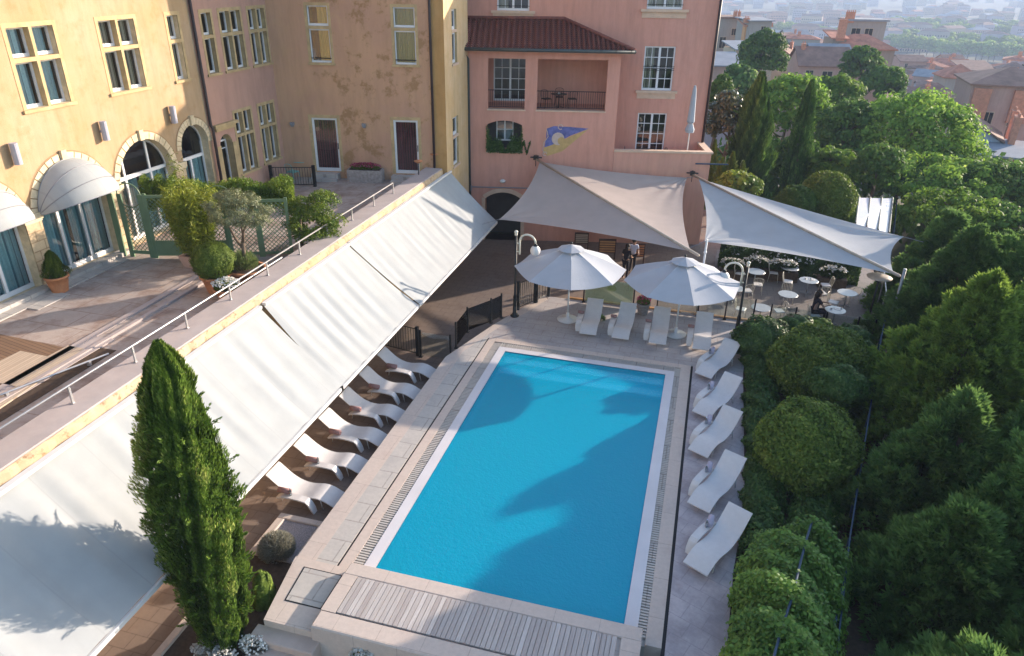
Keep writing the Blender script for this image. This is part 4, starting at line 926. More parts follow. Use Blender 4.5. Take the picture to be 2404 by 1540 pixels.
# ================================================================== LAMP POSTS with a hooked arm and globe
def lamp_post(loc, h, ang, label, globe_drop=.0, rad=.2):
    r = empty('lamp_post', loc, 0, label, 'lamp post', 'black lamp posts with hooked arms by the pool'); x, y, z = loc
    m = MB(); m.lathe(x, y, [(.17, z), (.19, z + .04), (.13, z + .1), (.085, z + .18), (.075, z + .9), (.05, z + 1.0), (.045, z + h)], 14); build(m, 'post', 'iron', r, True)
    m = MB(); m.sphere((x, y, z + h + .06), .075, 10); m.cyl(x, y, z + h - .08, z + h, .06, 10); build(m, 'cap', 'cream', r, True)
    d = np.array([math.cos(ang), math.sin(ang), 0]); o = np.array([x, y, z]); R0 = .33
    pts = [o + d * .16 + [0, 0, h - .85], o + d * .16 + [0, 0, h - .3]] + [o + d * (.16 + R0 - R0 * math.cos(math.pi * k / 12)) + [0, 0, h - .3 + R0 * .95 * math.sin(math.pi * k / 12)] for k in range(1, 13)]
    m = MB(); m.tube(pts, .04, 10); m.tube([o + [0, 0, h - .75], o + d * .16 + [0, 0, h - .75]], .025, 6); m.tube([o + [0, 0, h - .4], o + d * .16 + [0, 0, h - .4]], .025, 6); build(m, 'arm', 'cream', r, True)
    e = pts[-1]; m = MB(); m.cyl(e[0], e[1], e[2] - .1, e[2], .09, 12, .05); build(m, 'collar', 'iron', r, True)
    m = MB(); m.sphere((e[0], e[1], e[2] - .1 - rad), rad, 14, 1.08); build(m, 'globe', 'globe', r, True)
lamp_post((-6.85, 26.12, 0), 3.62, R_(-6), 'black lamp post with cream hook and globe left of the left parasol')
lamp_post((2.05, 26.83, 0), 3.1, R_(180), 'black lamp post with cream hook and globe in front of the right parasol', rad=.23)

# ================================================================== SUN LOUNGERS
def make_lounger():
    r = empty('sun_lounger', (0, 0, 0), 0, 'x', 'sun lounger')
    prof = [(-1.02, .86), (-.88, .73), (-.72, .585), (-.52, .44), (-.32, .35), (-.1, .305), (.1, .31), (.28, .35), (.45, .385), (.62, .375), (.8, .315), (.95, .235), (1.03, .185)]
    # dense smooth curve
    xs = np.linspace(-1.02, 1.03, 40); zs = np.interp(xs, [p[0] for p in prof], [p[1] for p in prof]); zs = np.convolve(np.pad(zs, 2, 'edge'), np.ones(5) / 5, 'valid')
    m = MB(); w = .33; t = .032
    top = [[(x, -w, z), (x, w, z)] for x, z in zip(xs, zs)]; bot = [[(x, w, z - t), (x, -w, z - t)] for x, z in zip(xs, zs)]
    rows = [[a[0], a[1], b_[0], b_[1], a[0]] for a, b_ in zip(top, bot)]; m.strip(rows); m.poly(rows[0][:4]); m.poly(rows[-1][:4][::-1])
    build(m, 'bed', 'lounger', r, False, local=True)
    # one-sided arm: plank that bends down into a leg at the front
    ap = [(-.62, .30), (-.45, .37), (-.2, .40), (.1, .395), (.3, .37), (.38, .30), (.47, .12), (.52, .0)]
    m = MB(); rows = []
    for i, (x, z) in enumerate(ap):
        a = ap[max(i - 1, 0)]; b_ = ap[min(i + 1, len(ap) - 1)]; dx, dz = b_[0] - a[0], b_[1] - a[1]; l = math.hypot(dx, dz); nx, nz = -dz / l * .02, dx / l * .02
        wi = .11 if 0 < i < 7 else .08
        rows.append([(x + nx, -.47 - wi, z + nz), (x + nx, -.47 + wi, z + nz), (x - nx, -.47 + wi, z - nz), (x - nx, -.47 - wi, z - nz), (x + nx, -.47 - wi, z + nz)])
    m.strip(rows); m.poly(rows[0][:4]); m.poly(rows[-1][:4][::-1]); build(m, 'arm_rest', 'lounger', r, False, local=True)
    for (x, y, z) in ((-.55, .29, .42), (-.55, -.29, .42), (.6, .29, .34), (.6, -.29, .34)):
        m = MB(); m.tube([(x, y, z), (x + (.06 if x > 0 else -.08), y, 0)], .014, 6); build(m, 'leg', 'white', r, True, local=True)
    m = MB(); m.tube([(-.58, -.29, .2), (-.58, .29, .2)], .012, 6); m.tube([(.3, -.45, .24), (.3, .3, .33)], .012, 6); build(m, 'stretcher', 'white', r, True, local=True)
    return r
lp = make_lounger()
ord6 = ('nearest the cypress', 'second from the cypress', 'third from the cypress', 'fourth from the cypress', 'fifth from the cypress', 'farthest, beside the barred gate')
spots = []
for i, y in enumerate((14.05, 15.55, 17.0, 18.4, 19.85, 21.35)):
    spots.append(((-9.68, y, -.6), 0.0, 'white lounger under the slope awning, ' + ord6[i], 'sun loungers in a row beside the slope awning'))
for i, (x, y) in enumerate(((-3.62, 26.05), (-2.3, 26.05), (-.9, 26.05), (.76, 26.05))):
    spots.append(((x, y, 0), R_(-90), 'white lounger at the far pool end, ' + ('leftmost, next to the left parasol pole', 'second from the left parasol pole', 'third, just left of the right parasol pole', 'rightmost, right of the right parasol pole')[i], 'sun loungers facing the pool under the parasols'))
for i, (x, y, a) in enumerate(((1.36, 23.95, 243), (1.39, 21.35, 243), (1.37, 19.2, 244), (1.46, 16.75, 243), (1.52, 14.45, 243))):
    spots.append(((x, y, 0), R_(a), 'white lounger on the shrub side of the pool, ' + ('farthest one beside the lamp post', 'second from the lamp post', 'middle of the five', 'second nearest the camera', 'nearest the camera')[i], 'sun loungers angled along the right side of the pool'))
jr = random.Random(8); spots = [(l_, z_ + R_(jr.uniform(-1.8, 1.8)), a_, g_) for l_, z_, a_, g_ in spots]
for i, (loc, rz, lab, grp) in enumerate(spots): place(lp, i == 0, loc, rz, lab, grp)
def make_towel():
    r = empty('rolled_towel', (0, 0, 0), 0, 'x', 'towel')
    m = MB(); m.tube([(-.19, 0, 0), (-.18, 0, 0), (.18, 0, 0), (.19, 0, 0)], [.05, .082, .082, .05], 14); build(m, 'roll', 'towel', r, True, local=True)
    m = MB()
    for sx_ in (-.192, .192): m.tube([(sx_, .05 * math.cos(k * .9) * (1 - k / 14), .05 * math.sin(k * .9) * (1 - k / 14)) for k in range(12)], .008, 4)
    build(m, 'spiral_end', 'towel', r, True, local=True)
    return r
tp = make_towel(); tg = None
short = [('lounger ' + ord6[i]) if i < 6 else ('far end lounger, ' + ('leftmost', 'second from left', 'third from left', 'rightmost')[i - 6]) if i < 10 else ('right side lounger ' + ('beside the lamp post', 'second from the lamp post', 'in the middle', 'second nearest the camera', 'nearest the camera')[i - 10]) for i in range(15)]
for i, (loc, rz, lab, grp) in enumerate(spots):
    c, s_ = math.cos(rz), math.sin(rz)
    if i < 6: lx, ly, lz, rr_ = -.42, -.40, .49, R_(0)
    elif i < 10: lx, ly, lz, rr_ = -.25, -.47, .50, R_(90)
    else: lx, ly, lz, rr_ = -.42, -.46, .47, R_(20)
    p = (loc[0] + lx * c - ly * s_, loc[1] + lx * s_ + ly * c, loc[2] + lz)
    if i == 0: o = place(tp, True, p, rz + rr_, 'rose towel on the ' + short[i], 'rolled towels on the lounger arms')
    elif i == 10:
        o = copy_tree(tp); tg = o
        for ch in o.children: ch.data = ch.data.copy(); ch.data.materials[0] = M['towelgrey']
        place(o, True, p, rz + rr_, 'lilac towel on the ' + short[i], 'rolled lilac towels on the right hand loungers')
    else: o = place(tg if i > 10 else tp, False, p, rz + rr_, '%s towel on the ' % ('lilac' if i > 10 else 'rose') + short[i], 'rolled lilac towels on the right hand loungers' if i > 10 else 'rolled towels on the lounger arms')
    if 6 <= i < 10: o.scale = (.62, .8, .8)
def make_bottle():
    m = MB(); m.lathe(0, 0, [(.032, 0), (.034, .02), (.034, .15), (.014, .2), (.014, .225)], 12); o = build(m, 'water_bottle', 'bottle', None, True, label='x', cat='bottle')
    m = MB(); m.cyl(0, 0, .225, .24, .016, 10); build(m, 'cap', 'shirt', o, local=True); return o
bt = make_bottle(); k = 0
for i in list(range(10, 15)) + [0, 1]:
    loc, rz, lab, grp = spots[i]; c, s_ = math.cos(rz), math.sin(rz); lx, ly = -.2, -.45
    p = (loc[0] + lx * c - ly * s_, loc[1] + lx * s_ + ly * c, loc[2] + .425); place(bt, k == 0, p, 0, 'clear water bottle beside the towel on the ' + short[i], 'water bottles on the lounger arms'); k += 1

# ================================================================== FENCES
def fence(name, pts, label, z=0.0, h=1.05, mat='glasspanel', post='iron', rail=None, group=None, pr=.03, cat='fence'):
    r = empty(name, (*pts[0][:2], z), 0, label, cat, group)
    for p in pts:
        m = MB(); zz = p[2] if len(p) > 2 else z; m.box(p[0] - pr, p[0] + pr, p[1] - pr, p[1] + pr, zz, zz + h + .06); m.box(p[0] - .07, p[0] + .07, p[1] - .07, p[1] + .07, zz, zz + .03); build(m, 'post', post, r)
    for a, b_ in zip(pts[:-1], pts[1:]):
        a3 = np.array([a[0], a[1], a[2] if len(a) > 2 else z]); b3 = np.array([b_[0], b_[1], b_[2] if len(b_) > 2 else z]); d = (b3 - a3); l = np.linalg.norm(d[:2]); nn = np.array([-d[1], d[0], 0]) / l * .006
        m = MB(); m.obox(a3 + d * (.05 / l) + [0, 0, .08] - nn, d * (1 - .1 / l), nn * 2, [0, 0, h - .1]); build(m, 'glass_panel', mat, r)
        if rail:
            m = MB(); m.tube([a3 + [0, 0, h + .04], b3 + [0, 0, h + .04]], rail, 6); build(m, 'top_rail', 'silver' if post != 'bluemetal' else 'bluemetal', r)
    return r
f1 = [tuple(gz(x, y, 0)[:2]) for x, y in ((1071, 817), (1098, 780), (1153, 758), (1177, 746))]
fence('glass_fence', [(-9.7, 22.75, -.6), (-8.46, 22.7, -.6)], 'glass fence panel between the barred gate and the pool deck edge', -.6, 1.1)
fence('glass_fence', f1, 'glass fence with black posts around the left far corner of the pool deck')
g1 = [tuple(gz(x, y, 0)[:2]) for x, y in ((1366, 703), (1475, 707), (1600, 724), (1700, 735), (1753, 749))]
fence('glass_fence', [(-4.35, 28.38), (-2.2, 28.38)], 'green tinted glass fence panel behind the far loungers', 0, 1.15, 'greenglass')
fence('glass_fence', [(-1.2, 28.4), (.5, 28.4), (1.6, 28.4), (2.7, 28.35)], 'clear glass fence with black posts behind the right parasol')
fence('glass_fence', [(3.4, 28.75, -.1), (4.35, 28.7, -.1), (5.5, 28.6, -.1), (6.7, 28.5, -.1), (7.3, 28.4, -.1)], 'glass fence with dark posts between the shrubs and the restaurant terrace', -.1, .85)
rp_ = [(8.45, 34.2), (8.2, 32.4), (7.95, 30.6), (7.7, 28.8), (7.2, 26.8), (6.75, 24.8), (6.3, 22.8), (5.85, 20.8), (5.4, 18.8), (4.95, 16.8), (4.5, 14.8), (4.1, 12.8), (3.7, 10.8), (3.35, 9.0)]
fence('glass_fence', [(*p, -.3) for p in rp_[3:]], 'blue grey glass railing along the sunken garden path', -.3, 1.15, 'glasspanel', 'bluemetal', .022)
fence('glass_fence', [(*p, -.6) for p in rp_[:4]], 'tall silver railed glass screen along the right edge of the restaurant terrace', -.6, 1.7, 'glasspanel', 'silver', .03)
def bars(name, a, b_, z, h, label, cat='fence', step=.12):
    r = empty(name, (*a, z), 0, label, cat); a = np.array([*a, z], float); b_ = np.array([*b_, z], float); d = b_ - a; l = np.linalg.norm(d)
    for p in (a, b_):
        m = MB(); m.box(p[0] - .06, p[0] + .06, p[1] - .06, p[1] + .06, z, z + h + .1); build(m, 'post', 'iron', r)
    m = MB(); m.tube([a + [0, 0, h], b_ + [0, 0, h]], .02, 6); m.tube([a + [0, 0, .1], b_ + [0, 0, .1]], .02, 6); build(m, 'rail', 'iron', r)
    m = MB(); q = step
    while q < l: m.tube([a + d * (q / l) + [0, 0, .1], a + d * (q / l) + [0, 0, h]], .011, 4, False); q += step
    build(m, 'bars', 'iron', r)
    m = MB(); m.quad(a + [0, 0, .12], b_ + [0, 0, .12], b_ + [0, 0, h - .04], a + [0, 0, h - .04]); build(m, 'glass_panel', 'glasspanel', r)
bars('bar_gate', (-11.9, 23.15), (-9.85, 22.8), -.6, 1.15, 'dark barred gate at the far end of the shaded lounger row', 'gate')
q0 = gz(1216, 727, 0); q1 = gz(1256, 710, 0); bars('bar_fence', q0[:2], q1[:2], 0, 1.2, 'dark barred fence right of the left lamp post')
q2 = gz(1288, 695, 0); bars('bar_fence', q1[:2] + .05, q2[:2], 0, 1.1, 'dark barred fence below the left parasol canopy', step=.2)

# railing with seventeen posts on the terrace coping
r = empty('terrace_railing', (-12.58, 16, 4.38), 0, 'low galvanised handrail on posts along the upper terrace edge', 'railing')
ys = [10.27 + 1.9 * k for k in range(-5, 10)]
for y in ys:
    m = MB(); m.box(-12.6, -12.56, y - .025, y + .025, 4.38, 4.8); m.box(-12.62, -12.54, y - .04, y + .04, 4.38, 4.4); build(m, 'post', 'steel', r)
m = MB(); m.tube([(-12.58, ys[0] - 1, 4.82), (-12.58, ys[-1], 4.82)], .026, 8); build(m, 'handrail', 'steel', r, True)
m = MB(); m.tube([(-12.9, 19.2, 4.45), (-12.9, 15.9, 4.45)], .02, 6); build(m, 'low_rail', 'white', r)
m = MB(); a, b_ = gz(0, 927, 3.85), gz(255, 830, 3.85); m.tube([a, b_], .025, 6)
for q in (.05, .8): p = a + (b_ - a) * q; m.box(p[0] - .04, p[0] + .04, p[1] - .04, p[1] + .04, 3.73, 3.85)
build(m, 'low_bar', 'steel', None, base=(a[0], a[1], 3.75), label='thin low metal bar along the pale terrace boards', cat='rail')
for k, (x, y, lab) in enumerate(((983, 410, 'rusty topped spotlight on the terrace coping, nearer one'), (1020, 392, 'spotlight on the terrace coping beside the yellow tower'))):
    p = gz(x, y, 4.38); r = empty('spotlight', p, 0, lab, 'spotlight', 'spotlights at the far end of the terrace coping')
    m = MB(); m.cyl(p[0], p[1], 4.38, 4.95, .025, 8); build(m, 'stem', 'iron', r); m = MB(); m.lathe(p[0], p[1], [(.04, 4.9), (.2, 5.0), (.2, 5.03), (.02, 5.06)], 14); build(m, 'head', 'terracotta', r, True)

# ================================================================== POTS, TABLES on the terrace
def pot(p, r0, r1, h, name, mat, label, soil=True, cat='pot', n=22):
    if p[2] > 1: r0, r1, h = r0 * 1.16, r1 * 1.16, h * 1.16
    x, y, z = p; r = empty(name, p, 0, label, cat)
    m = MB(); m.lathe(x, y, [(r0, z), (r0 * 1.02, z + .02), ((r0 + r1) / 2 * 1.02, z + h * .5), (r1, z + h * .86), (r1 * 1.1, z + h * .87), (r1 * 1.1, z + h), (r1 * .95, z + h), (r1 * .93, z + h - .06), (.01, z + h - .06)], n); build(m, 'body', mat, r, True)
    m = MB(); m.lathe(x, y, [(.01, z + h - .055), (r1 * .92, z + h - .055), (r1 * .92, z + h - .04), (.01, z + h - .035)], n); build(m, 'soil', 'soil', r)
    return r
TZ = 3.7
ptA = gz(142, 683, TZ); pot(ptA, .2, .28, .46, 'terracotta_pot', 'terracotta', 'terracotta pot of the small cone topiary beside the canopy arch')
ptB = gz(513, 683, TZ); pot(ptB, .26, .38, .5, 'terracotta_pot', 'terracotta', 'large terracotta pot under the clipped ball shrub')
ptC = gz(586, 668, TZ); pot(ptC, .3, .47, .5, 'terracotta_pot', 'terracotta', 'widest terracotta pot, holding the olive tree and lavender')
ptD = gz(537, 703, TZ); pot(ptD, .2, .33, .36, 'terracotta_pot', 'terracotta', 'low terracotta bowl of white flowers behind the handrail')
ptE = gz(470, 625, TZ)
r = empty('stone_trough', ptE, 0, 'pink stone trough under the tall bamboo', 'trough'); m = MB(); x, y, z = ptE
m.add([(x - 0.441, y - 0.232, z), (x + 0.441, y - 0.232, z), (x + 0.441, y + 0.232, z), (x - 0.441, y + 0.232, z), (x - 0.557, y - 0.325, z + 0.418), (x + 0.557, y - 0.325, z + 0.418), (x + 0.557, y + 0.325, z + 0.418), (x - 0.557, y + 0.325, z + 0.418), (x - 0.487, y - 0.255, z + 0.418), (x + 0.487, y - 0.255, z + 0.418), (x + 0.487, y + 0.255, z + 0.418), (x - 0.487, y + 0.255, z + 0.418), (x - 0.487, y - 0.255, z + 0.348), (x + 0.487, y - 0.255, z + 0.348), (x + 0.487, y + 0.255, z + 0.348), (x - 0.487, y + 0.255, z + 0.348)],
      [(3, 2, 1, 0), (0, 1, 5, 4), (1, 2, 6, 5), (2, 3, 7, 6), (3, 0, 4, 7), (4, 5, 9, 8), (5, 6, 10, 9), (6, 7, 11, 10), (7, 4, 8, 11), (8, 9, 13, 12), (9, 10, 14, 13), (10, 11, 15, 14), (11, 8, 12, 15)])
build(m, 'body', 'pinktrough', r); m = MB(); m.box(x - 0.487, x + 0.487, y - 0.255, y + 0.255, z + 0.336, z + 0.354); build(m, 'soil', 'soil', r)
ptF = gz(860, 425, TZ); r = empty('flower_trough', ptF, AO, 'rough grey stone trough of pink and red flowers between the two doors', 'trough')
m = MB(); pts = [(.85 * math.cos(t) * (1 if abs(math.cos(t)) < .7 else 1), .3 * math.sin(t)) for t in np.linspace(0, 2 * math.pi, 25)[:-1]]
pts = [(max(-.72, min(.72, a * 1.2)), max(-.26, min(.26, b_ * 1.2))) for a, b_ in pts]; m.prism([(a * 1.16, b_ * 1.16) for a, b_ in pts], 0, .58); build(m, 'body', 'greypot', r, local=True)
m = MB(); m.prism([(a * 1.02, b_ * .95) for a, b_ in pts], .58, .592); build(m, 'soil', 'soil', r, local=True)

def lattice(par, A, B, z0, z1, step=.11):
    """diagonal lattice between two ground points"""
    A = np.array(A, float); B = np.array(B, float); d = B - A; L = np.linalg.norm(d); e = np.array([d[0] / L, d[1] / L, 0]); nn = np.array([-e[1], e[0], 0]); h = z1 - z0; m = MB(); o = np.array([A[0], A[1], z0])
    for sgn in (1, -1):
        q = -h
        while q < L:
            if sgn > 0: a0, a1 = max(q, 0), min(q + h, L); p0, p1 = (a0, a0 - q), (a1, a1 - q)
            else: a0, a1 = max(q, 0), min(q + h, L); p0, p1 = (a0, h - (a0 - q)), (a1, h - (a1 - q))
            if a1 - a0 > .02: m.tube([o + e * p0[0] + [0, 0, p0[1]] + nn * .006 * sgn, o + e * p1[0] + [0, 0, p1[1]] + nn * .006 * sgn], .012, 4, False)
            q += step * 1.414
    return build(m, 'lattice', 'greypaint', par)
lf = empty('lattice_screen', gz(420, 605, TZ), 0, 'sage green lattice screen with a round topped gate beside the olive tree', 'screen')
LA, LB_, LC, LD = gz(285, 600, TZ)[:2], gz(366, 605, TZ)[:2], gz(545, 604, TZ)[:2], gz(690, 600, TZ)[:2]
def panel(A, B, h, solid=.55):
    A = np.array(A); B = np.array(B); d = B - A; L = np.linalg.norm(d); e = np.array([*(d / L), 0]); nn = np.array([-e[1], e[0], 0]); o = np.array([A[0], A[1], TZ]); m = MB()
    m.obox(o - nn * .03, e * .1, nn * .06, [0, 0, h + .05]); m.obox(o + e * (L - .1) - nn * .03, e * .1, nn * .06, [0, 0, h + .05]); m.obox(o + e * .1 - nn * .025 + [0, 0, h - .1], e * (L - .2), nn * .05, [0, 0, .1]); m.obox(o + e * .1 - nn * .02 + [0, 0, .08], e * (L - .2), nn * .04, [0, 0, solid])
    build(m, 'frame_panel', 'greypaint', lf); lattice(lf, A + d * (.1 / L), B - d * (.1 / L), TZ + .08 + solid, TZ + h - .1)
panel(LB_, LB_ + (LC - LB_) * .5, 2.25); panel(LB_ + (LC - LB_) * .5, LC, 2.25); panel(LC, LC + (LD - LC) * .5, 2.08, .1); panel(LC + (LD - LC) * .5, LD, 2.08, .1)
# gate with a hoop
gd = LB_ - LA; gl = np.linalg.norm(gd); ge = np.array([*(gd / gl), 0]); gn = np.array([-ge[1], ge[0], 0]); go = np.array([LA[0], LA[1], TZ]); m = MB()
for q, w_ in ((0, .2), (gl * .28, .16), (gl - .18, .18)): m.obox(go + ge * q - gn * .03, ge * w_, gn * .06, [0, 0, 2.25])
m.obox(go + ge * gl * .28 - gn * .02 + [0, 0, .12], ge * gl * .6, gn * .04, [0, 0, .12])
cc = go + ge * gl * .62 + [0, 0, 2.22]; m.tube([cc + ge * .42 * math.cos(2 * math.pi * k / 24) + np.array([0, 0, .42 * math.sin(2 * math.pi * k / 24)]) for k in range(25)], .02, 6)
build(m, 'gate_frame', 'greypaint', lf); lattice(lf, (go + ge * gl * .4)[:2], (go + ge * gl * .85)[:2], TZ + .25, TZ + 1.85)
m = MB(); cc = (go + np.array([*(LC - LA), 0]) * .98) + [0, 0, 2.15]; m.tube([cc + ge * .48 * math.cos(math.pi * k / 14) + np.array([0, 0, .42 * math.sin(math.pi * k / 14)]) for k in range(15)], .018, 6); build(m, 'hoop', 'greypaint', lf)

def cafe_table(loc, r_, h, top, label, group, leg='iron'):
    x, y, z = loc; r = empty('cafe_table', loc, 0, label, 'table', group)
    m = MB(); m.lathe(x, y, [(.01, z + h - .02), (r_, z + h - .02), (r_ + .01, z + h - .01), (r_, z + h), (.01, z + h + .001)], 26); build(m, 'table_top', top, r)
    m = MB(); m.cyl(x, y, z, z + h - .02, .03, 8)
    for k in range(3): a = k * 2.09 + .4; m.tube([(x, y, z + .12), (x + .28 * math.cos(a), y + .28 * math.sin(a), z + .015)], .015, 6)
    build(m, 'pedestal', leg, r, True)
def make_chair(name, seatm, framem):
    r = empty(name, (0, 0, 0), 0, 'x', 'chair')
    m = MB(); m.bbox(-.2, .2, -.2, .2, .44, .485, .015); build(m, 'seat', seatm, r, local=True)
    for (x, y) in ((-.19, -.19), (.19, -.19), (-.19, .19), (.19, .19)):
        m = MB(); m.tube([(x, y, .45), (x * 1.2, y * 1.25, 0)], .012, 6); build(m, 'leg', framem, r, True, local=True)
    m = MB(); m.tube([(-.2, .2, .45), (-.22, .27, .75)] + [(-.22 * math.cos(math.pi * k / 8), .28, .78 + .1 * math.sin(math.pi * k / 8)) for k in range(9)] + [(.22, .27, .75), (.2, .2, .45)], .012, 6)
    for k in range(-2, 3): m.tube([(k * .07, .21, .47), (k * .07, .28, .84)], .006, 4, False)
    build(m, 'backrest', framem, r, True, local=True)
    return r
p1 = gz(712, 410, TZ); cafe_table(p1, .5, .72, 'turq', 'long turquoise garden table left of the red curtained doors', None, 'iron')
tc = make_chair('garden_chair', 'turq', 'turq')
for k, (x, y, a, lab) in enumerate(((665, 408, 60, 'turquoise garden chair nearest the pink wing wall'), (735, 398, -110, 'turquoise garden chair right of the turquoise table'), (690, 425, 170, 'turquoise garden chair in front of the turquoise table'))):
    p = gz(x, y, TZ); place(tc, k == 0, p, R_(a), lab, 'turquoise garden chairs on the upper terrace')
bars('bar_fence', gz(640, 438, TZ)[:2], gz(740, 438, TZ)[:2], TZ, .9, 'short dark railing on the terrace behind the climbing hedge')

# restaurant terrace
tabs = [(2.0, 31.6, 'round table near the green tinted glass, under the white sail'), (6.9, 32.6, 'round table beside the tall glass screen'), (4.6, 35.0, 'round table hard against the flower hedge'), (6.15, 30.45, 'round silver table in front of the seated person in black'), (5.35, 33.6, 'round silver table with glasses between the flower planters'), (3.1, 29.75, 'round silver table nearest the right lamp post'), (3.0, 34.0, 'round white table behind the right lamp post'), (4.3, 31.6, 'small glass table in the striped shade of the terrace')]
for x, y, lab in tabs: cafe_table((x, y, -.585), .42, .74, 'silver', lab, 'round tables on the restaurant terrace', 'silver')
wc = make_chair('wire_chair', 'white', 'cream')
cs_ = [(1.4, 31.2, 60, 'wire chair left of the table near the green tinted glass'), (2.6, 32.2, 200, 'wire chair right of the table near the green tinted glass'), (6.3, 32.0, 70, 'wire chair left of the table beside the tall glass screen'), (7.3, 33.3, 200, 'wire chair behind the table beside the tall glass screen'), (3.9, 34.9, 90, 'wire chair left of the table against the flower hedge'), (5.35, 30.35, 100, 'wire chair of the seated person'), (5.9, 32.9, 200, 'wire chair in front of the table with glasses'), (6.2, 34.0, 280, 'wire chair right of the table with glasses'), (4.5, 33.9, 80, 'wire chair left of the table with glasses'), (3.1, 33.1, 180, 'wire chair in front of the white table'), (2.3, 34.3, 80, 'wire chair left of the white table'), (2.3, 30.0, 80, 'wire chair left of the table nearest the lamp post'), (3.9, 30.3, 290, 'wire chair right of the table nearest the lamp post'), (4.4, 32.4, 10, 'wire chair behind the small glass table')]
for k, (x, y, a, lab) in enumerate(cs_): place(wc, k == 0, (x, y, -.6), R_(a), lab, 'wire chairs on the restaurant terrace')
def small(name, x, y, z, kind, lab, grp):
    m = MB()
    if kind == 'glass': m.lathe(x, y, [(.025, z), (.005, z + .02), (.005, z + .08), (.035, z + .1), (.03, z + .17)], 10)
    elif kind == 'cup': m.lathe(x, y, [(.07, z), (.08, z + .01), (.03, z + .015), (.04, z + .07), (.035, z + .07)], 12)
    else: m.lathe(x, y, [(.1, z), (.14, z + .02), (.12, z + .02), (.01, z + .01)], 16)
    build(m, name, {'glass': 'bottle', 'cup': 'white', 'plate': 'white'}[kind], None, True, base=(x, y, z), label=lab, cat=name, group=grp)
for k, (dx, dy, kd) in enumerate(((.1, .1, 'plate'), (-.15, .05, 'cup'), (.2, -.12, 'glass'))): small(kd if kd != 'glass' else 'wine_glass', 6.15 + dx, 30.45 + dy, .145, kd, 'white %s on the table of the seated person' % kd if kd != 'glass' else 'clear glass on the table of the seated person', None)
for k, (dx, dy, kd) in enumerate(((.15, .1, 'plate'), (-.12, .12, 'cup'), (.05, -.15, 'glass'))): small(kd if kd != 'glass' else 'wine_glass', 5.35 + dx, 33.6 + dy, .145, kd, ('white %s on the table between the flower planters' % kd) if kd != 'glass' else 'clear glass on the table between the flower planters', None)
# lamp shaped like a tilted disc on a pole
p = np.array([7.3, 29.6, -.6]); r = empty('patio_heater', p, 0, 'patio heater with a wide pale tilted disc on a dark pole by the glass screen', 'patio heater')
hd = at(2045, 684, 31.2)
hz = 2.05; hx, hy = p[0], p[1]
m = MB(); m.cyl(hx, hy, -.6, hz, .035, 10); m.lathe(hx, hy, [(.24, -.6), (.25, -.55), (.05, -.5)], 16); build(m, 'pole', 'iron', r, True)
m = MB(); m.lathe(hx, hy, [(.12, hz - .1), (.15, hz), (.02, hz + .02)], 12); build(m, 'burner', 'iron', r, True)
m = MB(); m.lathe(hx, hy, [(.47, hz + .08), (.48, hz + .1), (.3, hz + .18), (.02, hz + .22)], 24); build(m, 'reflector', 'sailtube', r, True)
# low boxes and menu boards against the rose house under the beige sail
for k, (x, y, w_, h_, lab) in enumerate(((1366, 558, .75, .6, 'framed menu board with pale lines on the wall under the beige sail'), (1425, 580, .9, .75, 'wooden panel with slats under the beige sail'), (1495, 590, .75, .75, 'brown wooden notice panel right of the slatted panel'))):
    p = gz(x, y + 24, -.6); p = p + [0, -.25, 0]; r = empty('wall_panel', p, AP, lab, 'panel')
    m = MB(); m.box(-w_ / 2, w_ / 2, -.04, .04, .35, .35 + h_); m.box(-w_ / 2, -w_ / 2 + .05, -.05, .05, 0, .35); m.box(w_ / 2 - .05, w_ / 2, -.05, .05, 0, .35); build(m, 'frame', 'darkwood', r, local=True)
    m = MB()
    for q in range(5): m.box(-w_ / 2 + .05, w_ / 2 - .05, -.055, -.04, .4 + q * (h_ - .1) / 5, .4 + (q + .65) * (h_ - .1) / 5)
    build(m, 'slats', ('sailtube', 'orangewood', 'terracotta')[k], r, local=True)
# furniture on the big loggia and the annex terrace
dk = make_chair('teak_chair', 'darkwood', 'darkwood')
lc = [(4.0, 1.0, 30, 'dark chair at the left of the loggia table'), (5.35, 1.15, 190, 'dark chair at the right of the loggia table'), (4.7, 1.7, 0, 'dark chair behind the loggia table')]
for k, (s_, d_, a, lab) in enumerate(lc): place(dk, k == 0, FP.P(s_, 6.42, d_), AP + R_(a), lab, 'dark chairs around the loggia table')
cafe_table(FP.P(4.65, 6.42, 1.0), .42, .72, 'darkwood', 'dark round table in the big open loggia', None, 'darkwood')
small('cup', *FP.P(4.65, 7.142, 1.0), 'cup', 'white cup on the dark loggia table', None)
for k, (s_, d_, a, lab) in enumerate(((8.6, 1.2, 80, 'dark chair left of the annex terrace table'), (10.3, 1.2, 280, 'dark chair right of the annex terrace table'))): place(dk, False, FP.P(s_, 3.55, d_), AP + R_(a), lab, 'dark chairs on the annex terrace')
cafe_table(FP.P(9.5, 3.55, 1.1), .5, .74, 'darkwood', 'dark round table behind the annex parapet', None, 'darkwood')
p = FP.P(11.55, 3.55, .55); r = empty('closed_parasol', p, 0, 'closed cream parasol standing on the annex terrace', 'parasol')
m = MB(); m.cyl(p[0], p[1], 3.55, 7.65, .03, 8); build(m, 'pole', 'white', r); m = MB(); ang = np.linspace(0, 2 * math.pi, 17)[:-1]
m.lathe(p[0], p[1], [(.05, 7.75), (.1, 7.5), (.14, 7.0), (.17, 6.4), (.2, 5.95), (.13, 5.85), (.25, 5.55), (.22, 5.4), (.06, 5.42)], 10); build(m, 'folded_canopy', 'umbrella', r); m = MB(); m.lathe(p[0], p[1], [(.3, 3.55), (.3, 3.63), (.05, 3.66)], 16); build(m, 'base', 'grey', r)

